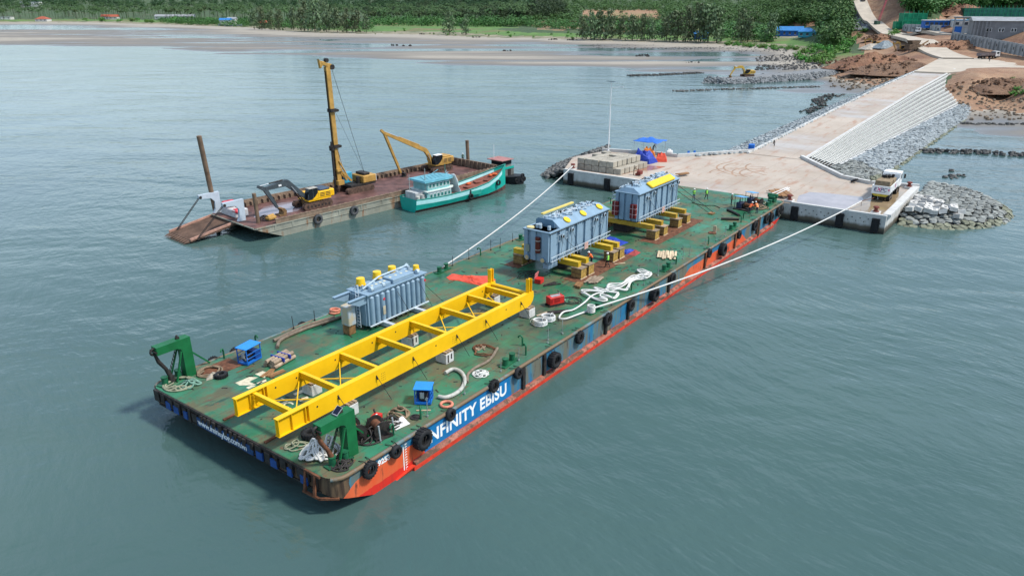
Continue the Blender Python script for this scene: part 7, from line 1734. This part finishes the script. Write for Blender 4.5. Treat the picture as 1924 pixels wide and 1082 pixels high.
def scatter(n,poly,hr,wr,seed,dens=None,clear=()):
    rnd=random.Random(seed); us_=[p[0] for p in poly]; vs2=[p[1] for p in poly]; out=[]; c=0
    U=np.array([rnd.uniform(min(us_),max(us_)) for _ in range(n*3)]); Vv=np.array([min(vs2)+(max(vs2)-min(vs2))*rnd.random() for _ in range(n*3)])
    ok=inpoly(U,Vv,poly)
    for q in clear: ok&=~inpoly(U,Vv,q)
    for u,v in zip(U[ok][:n],Vv[ok][:n]):
        x,y,z=sight(u,v); out.append((x,y,z-.3,rnd.uniform(*hr),rnd.uniform(*wr),rnd.random()*6.28))
    return out
HS=[(40,22),(75,22),(75,32),(40,32)]
pl=[proto_tree('palm',300+s,13) for s in range(6)]; bl=[proto_tree('broadleaf',320+s,130) for s in range(6)]; bu=[proto_tree('bush',340+s,80) for s in range(6)]
forest('palm_forest','deep coconut palm grove filling the land behind the left beach',scatter(800,[(-60,12),(300,14),(480,16),(720,22),(1000,24),(1000,44),(700,43),(480,45),(300,38),(-60,36)],(17,26),(.9,1.15),51,clear=[HS]),pl,LPALM)
forest('far_forest','hazy blue-green forest on the far hills behind the palms',scatter(1500,[(-60,-12),(1000,-12),(1000,26),(480,20),(-60,16)],(16,30),(1.1,1.7),52),bl,LFAR)
forest('broadleaf_forest','dense dark forest covering the hill behind the field',scatter(900,[(680,0),(1060,-8),(1060,38),(940,44),(680,36)],(13,22),(1.0,1.5),53),bl,LFAR)
forest('hillside_scrub','green scrub and small trees on the middle hillside',scatter(2600,[(1000,-14),(1590,-14),(1590,40),(1470,44),(1200,46),(1000,42)],(5,13),(1.0,1.6),54,clear=[[(1090,22),(1235,22),(1240,40),(1090,40)]]),bu,LSCR)
forest('road_forest','dense trees crowding the left side of the uphill road',scatter(420,[(1420,-8),(1572,-8),(1592,40),(1600,74),(1560,96),(1500,78),(1440,70)],(9,17),(1.0,1.4),55,clear=[[(1448,50),(1545,50),(1545,96),(1448,96)]]),bl,LBR)
forest('shore_thicket','dark undergrowth and small trees along the back of the beach',scatter(420,[(300,38),(480,42),(700,50),(700,56),(560,55),(470,53),(300,44)],(5,12),(1.0,1.6),61)+scatter(260,[(700,42),(1000,46),(1000,52),(700,49)],(8,15),(.9,1.4),62)+scatter(520,[(1000,44),(1240,48),(1480,52),(1560,66),(1560,84),(1440,80),(1240,66),(1000,54)],(4,12),(1.0,1.6),63,clear=[[(1452,46),(1542,46),(1542,90),(1452,90)],[(1298,58),(1336,58),(1336,78),(1298,78)]]),bu,LBR)
forest('right_forest','dense green forest over the hill behind the construction site',scatter(800,[(1688,-14),(2060,-14),(2060,14),(1900,16),(1790,20),(1740,34),(1702,20)],(10,18),(1.0,1.5),56),bl,LBR)
# bright mangrove bushes on the point, shore bushes
MB_=[(1500,112),(1512,118),(1524,108),(1530,118),(1542,112),(1552,104),(1562,110),(1572,98),(1584,100),(1592,90),(1580,88),(1566,92),(1548,94),(1535,100),(1520,98),(1600,84),(1606,78),(1612,72),(1590,76),(1508,104),(1545,120),(1556,117)]
for i,(u,v) in enumerate(MB_):
    x,y,z=sight(u,v); tree('bush',x,y,z,random.uniform(4.5,7.5),'bright green bush in the thicket on the rocky point','bushes on the rocky point',1.0)
for i in range(46):
    u=random.uniform(1360,1500); v=84+(u-1360)*.09+random.uniform(-3,2); x,y,z=sight(u,v); tree('bush',x,y,z,random.uniform(2.2,4),'low green shore bush in front of the blue house','bushes along the shore',1.2)
for i in range(30):
    u=random.uniform(160,480); v=40+random.uniform(-1,4)+max(0,(u-380)*.06); x,y,z=sight(u,v); tree('bush',x,y,z,random.uniform(5,9),'rounded shore bush at the foot of the palm grove','bushes under the palms',1.3)
for i in range(34):
    u=random.uniform(700,1240); v=60+(u-700)*.022+random.uniform(-5,6); x,y,z=sight(u,v); tree('bush',x,y,z,random.uniform(1.5,3.6),'small dark bush dotted over the green field','bushes on the field',.9)
for u,v,s in((1670,72,'beside the paved slope'),(1680,66,'above the paved slope'),(1622,62,'under the paved slope')):
    x,y,z=sight(u,v); tree('bush',x,y,z,5,f'green bush {s}','bushes by the road',1.3)
for i in range(7):
    u,v=random.uniform(1880,1930),random.uniform(150,185); x,y,z=sight(u,v); tree('bush',x,y,z,random.uniform(1.5,3.2),'green weed bush on the brown bank right of the revetment','bushes on the bank',1.2)
# ================================================================ houses and site
def house(name,label,u,v,wm,dm,hm,rz,wall,roof,kind='gable',wins=3,cat='house'):
    x,y,z=sight(u,v); t=thing(name,label,cat,x,y,z-.3,rz)
    m=MB(); m.bx(-wm/2,wm/2,-dm/2,dm/2,0,hm); wl=m.build('wall',wall,t)
    m=MB(); o_=.6; rh_=dm*.28
    if kind=='gable': m.prism([(-dm/2-o_,hm),(dm/2+o_,hm),(0,hm+rh_)],-wm/2-o_,wm/2+o_,'x')
    elif kind=='hip': m.prism([(-wm/2-o_,-dm/2-o_),(wm/2+o_,-dm/2-o_),(wm/2+o_,dm/2+o_),(-wm/2-o_,dm/2+o_)],hm,hm+rh_,'z',0,[(-wm/2+dm/2,-.1),(wm/2-dm/2,-.1),(wm/2-dm/2,.1),(-wm/2+dm/2,.1)])
    else: m.bx(-wm/2-.3,wm/2+.3,-dm/2-.3,dm/2+.3,hm,hm+.4)
    m.build('roof',roof,t)
    for k in range(wins):
        wx=-wm/2+wm*(k+.5)/wins; m=MB(); m.bx(wx-.9,wx+.9,-dm/2-.06,-dm/2+.02,hm*.4,hm*.78); w_=m.build('window',mk('house_window',(.05,.06,.07),.3),wl)
        m=MB(); m.bx(wx-1.05,wx+1.05,-dm/2-.1,-dm/2-.05,hm*.36,hm*.4); m.build('sill',WHITE,w_)
    return t
BR_=mk('blue_sheet_roof',(.03,.17,.42),.5,var=.12,sc_=.3); BWL=mk('blue_wall',(.012,.11,.40),.6,var=.15,sc_=.4); TER=mk('terracotta_roof',(.34,.09,.05),.7,var=.2,sc_=.5); WWL=mk('whitewashed_wall',(.55,.55,.52),.7,var=.12,sc_=.5); GWL=mk('grey_block_wall',(.20,.205,.21),.8,var=.15,sc_=.4); GSH=mk('grey_sheet_roof',(.27,.28,.29),.6,var=.15,sc_=.4)
TQW=mk('turquoise_wall',(.05,.32,.42),.6,var=.1)
house('blue_house','long blue shed with a blue sheet roof behind the shore bushes',1482,68,24,13,5.2,R(-14),BWL,BR_,'gable',5)
house('blue_house','turquoise-fronted blue annexe at the right end of the long shed',1516,70,13,10,4.2,R(-20),TQW,BR_,'hip',3)
house('blue_house','small blue hut on the shore among tall casuarinas',1316,74,11,8,4.5,R(-10),BWL,BR_,'gable',2)
house('red_house','white house with a hipped red tiled roof behind the left beach',82,41,20,16,4.5,.05,WWL,TER,'hip',3)
house('red_house','low house with a wide dull red roof between the palms',208,37,30,14,5,.05,WWL,TER,'gable',4)
house('white_house','low white house at the left edge of the beach',12,37,22,12,4.5,.05,WWL,GSH,'flat',3)
house('white_building','long white building on the hillside above the palms',60,14,58,22,16,.02,WWL,mk('pale_blue_roof',(.35,.45,.55),.6),'flat',8,'building')
house('white_tower','white multi-storey block rising from the forest near the middle',1000,14,22,18,26,.0,WWL,GSH,'flat',3,'building')
house('white_building','pale long low building seen between the palm trunks',330,36,70,12,4.5,.02,WWL,GSH,'gable',9,'building')
house('village_house','white hut with a blue roof beside the boats at the grove end',425,46,16,10,6,.1,WWL,BR_,'gable',2)
house('village_house','white hut with a pale roof at the end of the palm grove',437,45,13,9,7,-.1,WWL,GSH,'gable',2)
house('village_house','brown-roofed hut half hidden by the first casuarinas',500,52,15,11,6,0,mk('brown_wall',(.2,.12,.08),.8),TER,'gable',2)
for k,(u,v) in enumerate(((418,49),(431,50),(446,49.5))):
    x,y,z=sight(u,v); t=thing('wooden_boat',f'beached wooden boat in front of the huts, {NTH[k]} from left','boat',x,y,z,R(10*k-10))
    m=MB(); vs=[]
    for xx,w_,zz in((-6,1.2,2.4),(-2,1.9,1.6),(3,1.7,1.8),(6.5,.15,3.2)): vs+=[(xx,-w_,zz),(xx,-w_*.5,.0),(xx,w_*.5,.0),(xx,w_,zz)]
    m.add(vs,[(4*i+a,4*i+b,4*i+4+b,4*i+4+a) for i in range(3) for a,b in((0,1),(1,2),(2,3))]+[(0,1,2,3)]); m.build('hull',mk('boat_blue_white',(.3,.36,.45),.5,var=.3),t)
    m=MB(); m.bx(-4.5,-1,-1,1,1.4,3.2); m.build('cabin',WWL,t)
# road-side paved slope
x0,y0,z0=sight(1600,58); pv=thing('paved_slope','grey paved embankment slope of pale and dark panels beside the uphill road','slope',0,0,0)
A_=[sight(1592,62),sight(1640,58),sight(1618,22),sight(1592,32)]
m=0
PVA=mk('pale_panel',(.38,.40,.42),.8,var=.1); PVB=mk('dark_panel',(.17,.175,.18),.85,var=.15)
for i in range(5):
    for j in range(6):
        def pt(a,b):
            p=Vector(A_[0]).lerp(Vector(A_[1]),a); q=Vector(A_[3]).lerp(Vector(A_[2]),a); r=p.lerp(q,b); r.z+=1.2; return r
        a0,a1,b0,b1=i/5+.012,(i+1)/5-.012,j/6+.012,(j+1)/6-.012; c=[pt(a0,b0),pt(a1,b0),pt(a1,b1),pt(a0,b1)]
        mm=MB(); mm.add(c+[p-Vector((0,0,1.5)) for p in c],[(0,1,2,3),(0,4,5,1),(1,5,6,2),(2,6,7,3),(3,7,4,0)]); mm.build('panel',PVA if (i+j*2)%3==0 else PVB,pv,fix=False)
# walls with openings: cast panels
def panel_wall(label,u0,v0,u1,v1,h,n,mat,holes=True):
    p,q=Vector(sight(u0,v0)),Vector(sight(u1,v1)); t=thing('retaining_wall',label,'wall',0,0,0); 
    for k in range(n):
        a=p.lerp(q,k/n); b=p.lerp(q,(k+.97)/n); d=(b-a); d.z=0; n_=Vector((d.y,-d.x,0)).normalized(); z=min(a.z,b.z)-.5
        m=MB(); m.prism([(a.x,a.y),(b.x,b.y),(b.x-n_.x*.5,b.y-n_.y*.5),(a.x-n_.x*.5,a.y-n_.y*.5)],z,z+h+.5)
        m.prism([(a.x,a.y),(a.x+n_.x*.7,a.y+n_.y*.7),(a.x+n_.x*.7+d.x*.12,a.y+n_.y*.7+d.y*.12),(a.x+d.x*.12,a.y+d.y*.12)],z,z+h*.95); w_=m.build('wall_panel',mat,t)
        if holes and k%2==0: m=MB(); c=a.lerp(b,.6); e=d*.16; m.prism([(c.x-e.x+n_.x*.04,c.y-e.y+n_.y*.04),(c.x+e.x+n_.x*.04,c.y+e.y+n_.y*.04),(c.x+e.x-n_.x*.1,c.y+e.y-n_.y*.1),(c.x-e.x-n_.x*.1,c.y-e.y-n_.y*.1)],z+h*.45,z+h*.72); m.build('wall_opening',DARK,w_)
    return t
CW=mk('cast_wall_concrete',(.30,.315,.32),.8,var=.15,sc_=.3,rust=.08)
panel_wall('long grey ribbed retaining wall running down to the right edge above the brown bank',1788,76,1990,118,4.2,26,CW)
panel_wall('short curved grey wall in front of the green-netted scaffold',1697,58,1765,62,4.0,9,CW)
panel_wall('dark grey panel wall behind the ribbed retaining wall',1840,62,1990,88,4.0,18,GWL,False)
# half-built concrete frame
x,y,z=sight(1790,64); t=thing('unfinished_building','half-built grey concrete frame of columns and beams above the brown bank','frame building',x,y,z-.3,R(-28))
for i in range(6):
    for j in range(2): m=MB(); m.bx(i*4.2-.35,i*4.2+.35,j*7-.35,j*7+.35,0,8.5); m.build('column',CW,t)
for j in range(2):
    for zz in(4.2,8.2): m=MB(); m.bx(-.6,21.6,j*7-.3,j*7+.3,zz,zz+.6); m.build('beam',CW,t)
for k,(i,c) in enumerate(((0,BWL),(1,CW),(3,CW),(4,GWL))): m=MB(); m.bx(i*4.2+.4,i*4.2+3.8,-.15,.15,.2,4.1 if k!=2 else 2.5); m.build('infill_panel',c,t)
m=MB(); m.bx(-1,22,-1,8,8.8,9.1); m.build('slab',CW,t)
house('site_office','row of blue and white site cabins behind the concrete frame',1768,52,20,7,4.0,R(-12),BWL,mk('white_sheet_roof',(.6,.6,.6),.5),'flat',8,'cabin')
house('site_office','light blue sheeted cabin roof left of the netted building',1820,52,18,8,4,R(-20),WWL,mk('light_blue_roof',(.12,.38,.58),.5),'flat',4,'cabin')
# grey block building with windows, green netted buildings
x,y,z=sight(1890,72); t=thing('grey_building','grey block building with small white-framed windows at the right edge','building',x,y,z-.5,R(-22))
m=MB(); m.bx(-15,26,0,14,0,8.2); wl=m.build('wall',GWL,t); m=MB(); m.prism([(-.6,8.2),(14.6,8.2),(7,10)],-15.5,26.5,'x'); m.build('roof',GSH,t)
for k in range(6):
    for s in(0,1): m=MB(); m.bx(-9+k*5.2+s*1.3,-8+k*5.2+s*1.3,-.12,.05,3.2,5.0); f=m.build('window',WHITE,wl); m=MB(); m.bx(-8.85+k*5.2+s*1.3,-8.15+k*5.2+s*1.3,-.16,-.1,3.35,4.85); m.build('pane',GLASS,f)
for k in range(5): m=MB(); m.bx(-14.5+k*1.6,-13.8+k*1.6,-.5,0,0,8); m.build('pilaster',GWL,wl)
def netted(label,u,v,w_,d_,h_,rz,col):
    x,y,z=sight(u,v); t=thing('scaffolded_building',label,'building',x,y,z-.5,rz); M_=mk('net_'+str(u),col,.7,var=.3,sc_=.35)
    m=MB(); m.bx(-w_/2,w_/2,-d_/2,d_/2,0,h_); m.build('netting',M_,t)
    n=int(w_/2.4)
    for k in range(n+1):
        xx=-w_/2+k*w_/n; m=MB(); m.cyl((xx,-d_/2-.15,0),(xx,-d_/2-.15,h_+1.6),.16,n=5); m.build('scaffold_pole',mk('pole_green',(.03,.30,.16),.6),t)
    for k in range(int(h_/2.2)): m=MB(); m.bx(-w_/2,w_/2,-d_/2-.22,-d_/2-.06,1.5+k*2.2,1.75+k*2.2); m.build('ledger',mk('pole_green',(.03,.30,.16)),t)
netted('bright green netted scaffold tower beside the uphill road',1712,50,14,10,8.5,R(-10),(.010,.25,.12))
netted('small bright green netted block left of the scaffold tower',1690,53,7,7,4.5,R(-10),(.010,.25,.12))
netted('large dark teal netted building behind the grey block building',1892,47,62,16,11.5,R(-14),(.03,.17,.135))
# crawler crane with pink-red lattice boom
x,y,z=sight(1652,52); t=thing('mobile_crane','dark mobile crane with a long pink-red boom leaning over the road','crane',x,y,z,R(20))
m=MB(); m.bx(-5,5,-1.4,1.4,.9,2.2); m.bx(-4,-1,-1.3,1.3,2.2,4.2); m.build('carrier',mk('crane_green',(.05,.10,.07),.6,var=.2),t)
for k in range(5):
    for sy in(-1.2,1.2): m=MB(); m.cyl((-4+k*2,sy-.2,.6),(-4+k*2,sy+.2,.6),.6,n=10); m.build('wheel',RUB,t)
for s in(-1,1):
    for q in(0,1): m=MB(); m.bar((-2+q*.8,s*.4,3.5+q*.2),(4.5+q*.5,s*.3,26+q*.1),.22,.22); m.build('boom_chord',mk('boom_pink',(.48,.10,.12),.5),t)
for k in range(14): a=Vector((-2,-.4,3.5)).lerp(Vector((4.5,-.3,26)),k/14); b=Vector((-1.2,.4,3.7)).lerp(Vector((5,.3,26.1)),(k+1)/14); m=MB(); m.bar(a,b,.1,.1); m.build('boom_lacing',MATS['boom_pink'],t)
# machines on the bank, trucks
def at_s(fn,u,v,rz,*a,**k):
    x,y,z=sight(u,v); return fn(x,y,z+.1,rz,FW,*a,**k)
at_s(truck,1855,111,R(12),'white-cabbed flatbed truck parked on the apron at the right',mk('grey_truck_bed',(.17,.14,.14),.6,var=.2))
at_s(truck,1737,63.5,R(176),'white-cabbed tipper with a dusty load on the side road',mk('dark_truck_body',(.10,.09,.085),.6,var=.2),mk('dusty_load',(.42,.38,.32),.9))
at_s(truck,1616,6,R(95),'dark truck at the top of the uphill road',mk('dark_truck_body',(.10,.09,.085)))
at_s(excavator,1781,20,R(200),'yellow excavator on top of the red earth mound',CATY,CATY,[(1.2,.1,1.6),(3.2,0,4.9),(6.4,0,5.6),(7.0,0,6.2),(7.6,0,2.4)],(7.8,0,1.8))
at_s(excavator,1697,98,R(170),'muddy brown excavator with folded arm below the road bank',OCH,OCH,[(1.2,.1,1.6),(2.6,0,4.4),(5.2,0,3.6),(5.4,0,4.6),(3.9,0,1.2)],(4.0,0,.6))
at_s(excavator,1645,88,R(150),'ochre excavator working beside grey gravel heaps left of the road',OCH,OCH,[(1.2,.1,1.6),(3.0,0,3.8),(6.0,0,3.4),(6.4,0,4.2),(5.4,0,1.0)],(5.6,0,.5))
x,y,z=sight(1714,98); t=thing('crusher_plant','dark muddy crusher plant beside the brown excavator','plant',x,y,z,R(20))
m=MB(); m.bx(-4,3,-1.5,1.5,1.2,3.6); m.prism([(-2,3.6),(2,3.6),(3,5.4),(-3,5.4)],-1.5,1.5,'y'); m.build('hopper',mk('plant_brown',(.13,.09,.06),.8,var=.4),t)
for sx in(-3.5,2.5):
    for sy in(-1.2,1.2): m=MB(); m.bar((sx,sy,0),(sx,sy,1.4),.3,.3); m.build('leg',DARK,t)
m=MB(); m.bar((3,0,2),(9,0,5),.9,.3); m.build('conveyor',SOIL,t)
x,y,z=sight(1662,90); m=MB(); m.prism([(-6,-4),(6,-4),(6,4),(-6,4)],0,4,'z',0,[(-1,-.6),(1.5,-.6),(1.5,.6),(-1,.6)]); tag(put(m.build('gravel_heap',mk('blue_grey_gravel',(.22,.26,.28),.9,var=.3,sc_=.8)),x,y,z-.3,.3),'blue-grey gravel heap beside the ochre excavator','gravel heap')
x,y,z=sight(1640,92); m=MB(); m.prism([(-7,-4),(7,-4),(7,4),(-7,4)],0,3,'z',0,[(-2,-.6),(2,-.6),(2,.6),(-2,.6)]); tag(put(m.build('gravel_heap',mk('sandy_gravel',(.4,.36,.3),.9,var=.3,sc_=.8)),x,y,z-.3,.1),'pale sandy gravel heap below the paved slope','gravel heap')
for u,v,lab in((1633,55,'person walking on the road below the paved slope'),(1626,50,'person standing by the road edge higher up'),(1858,119,'person in dark clothes standing in front of the flatbed truck')):
    x,y,z=sight(u,v); person(x,y,z+.5,1.0,FW,lab,(.06,.07,.09),BLK,None,(.3,.3,.3))
# earth mounds and boulders
CLOD=mk('earth_clod',(.19,.112,.07),.9,var=.45,sc_=.6)
def mound(label,u,v,rx,ry,h,mat,seed):
    x,y,z=sight(u,v); m=MB(); n=40; k_=12; vs=[(0,0,h)]
    for j in range(1,k_+1):
        for i in range(n):
            a=2*math.pi*i/n; r=j/k_; q=r*(1+.25*mnoise.noise(Vector((math.cos(a)*1.5+seed,math.sin(a)*1.5,r)))); vs.append((rx*q*math.cos(a),ry*q*math.sin(a),h*max(0,(1-r*r))*(1+.55*mnoise.noise(Vector((q*math.cos(a)*3,q*math.sin(a)*3,seed)))+.3*mnoise.noise(Vector((q*math.cos(a)*9,q*math.sin(a)*9,seed))))-.6*r))
    m.add(vs,[(0,1+i,1+(i+1)%n) for i in range(n)]+[(1+j*n+i,1+(j+1)*n+i,1+(j+1)*n+(i+1)%n,1+j*n+(i+1)%n) for j in range(k_-1) for i in range(n)]); o=tag(put(m.build('earth_mound',mat),x,y,z-.2,0),label,'earth mound',kind='structure'); r_=random.Random(seed); pts=[]
    for k in range(150):
        a=r_.random()*6.28; r=r_.random()**.6; s=r_.uniform(.4,1.7); pts.append((rx*r*math.cos(a),ry*r*math.sin(a),h*max(0,1-r*r)*1.0+r_.uniform(-.2,.3),s,s*.8,s*.6,r_.random()*6))
    b=merge_rocks(pts,'clods',CLOD,o); return o
RDM=ground_mat('red_mound_earth',((.225,.105,.058),(.29,.16,.09),(.15,.07,.042),(.08,.045,.033)),.25); BRM=ground_mat('brown_mound_earth',((.17,.095,.055),(.22,.13,.078),(.11,.062,.04),(.065,.045,.034)),.3)
mound('red earth mound before the forest under the yellow excavator',1795,28,34,18,7,RDM,1)
mound('reddish rock spoil heap on the point below the crusher',1645,125,26,12,5.0,RDM,2)
mound('brown spoil bank between the point and the causeway',1700,135,26,13,3.6,BRM,3)
mound('long brown earth bank below the grey retaining wall',1815,88,26,9,3.0,RDM,4)
mound('brown earth bank above the stone apron at right',1880,168,20,8,3.2,BRM,5)
mound('orange earth heap beside the hill road bend',1655,74,12,6,2.6,RDM,6)
rnd=random.Random(61); pts=[]
for k in range(420):
    u,v=rnd.uniform(1560,1760),rnd.uniform(128,170)
    if v<128+abs(u-1660)*.05 : continue
    if v>188-(u-1560)*.2: continue
    x,y,z=sight(u,v); s=rnd.uniform(.5,2.0); pts.append((x,y,z+.1,s,s*.8,s*.6,rnd.random()*6))
tag(merge_rocks(pts,'boulder_field',mk('brown_boulder',(.19,.15,.11),.85,var=.3)),'scattered brown boulders over the spoil bank left of the causeway','boulders')
pts=[]
for k in range(620):
    u=rnd.uniform(1420,1545); v=rnd.uniform(100,132); 
    if v<100+(1545-u)*.05: continue
    x,y,z=sight(u,v); s=rnd.uniform(.6,1.6); pts.append((x,y,max(z,.1)+.05,s,s*.8,s*.6,rnd.random()*6))
tag(merge_rocks(pts,'shore_rocks',STONED),'dark rocks strewn over the foreshore below the bright bushes','rocks')
pts=[]
for k in range(520):
    u=rnd.uniform(1110,1480); v=88+ (u-1110)*.02+rnd.gauss(0,2.2); x,y,z=sight(u,v); s=rnd.uniform(.5,1.5); pts.append((x,y,max(z,.05)+.05,s,s*.8,s*.5,rnd.random()*6))
tag(merge_rocks(pts,'reef_rocks',STONED),'low dark rocks in bands across the tidal flat','rocks')
pts=[]
for k in range(260):
    u=rnd.uniform(1800,1930); v=rnd.uniform(160,225); x,y,z=sight(u,v); s=rnd.uniform(.4,1.3); pts.append((x,y,max(z,.05)+.05,s,s*.8,s*.6,rnd.random()*6))
tag(merge_rocks(pts,'bank_rocks',MATS['brown_boulder']),'brown rocks strewn over the muddy bank right of the revetment','rocks')
for k,(u,v) in enumerate(((740,86),(765,87),(950,97),(1040,75),(895,71),(1075,76),(1130,76),(1210,105),(1206,107),(1300,120),(790,65))):
    x,y,z=sight(u,v); m=MB(); r_=random.Random(k)
    for q in range(9): m.rock((r_.uniform(-4,4),r_.uniform(-1.5,1.5),r_.uniform(0,.5)),r_.uniform(.8,2),r_.uniform(.6,1.5),r_.uniform(.5,1.6),k*10+q)
    tag(put(m.build('driftwood_stump',DARK),x,y,max(z,0),0),f'dark snag lying on the tidal flat, {NTH[k]} of those scattered there','snag',kind='stuff')
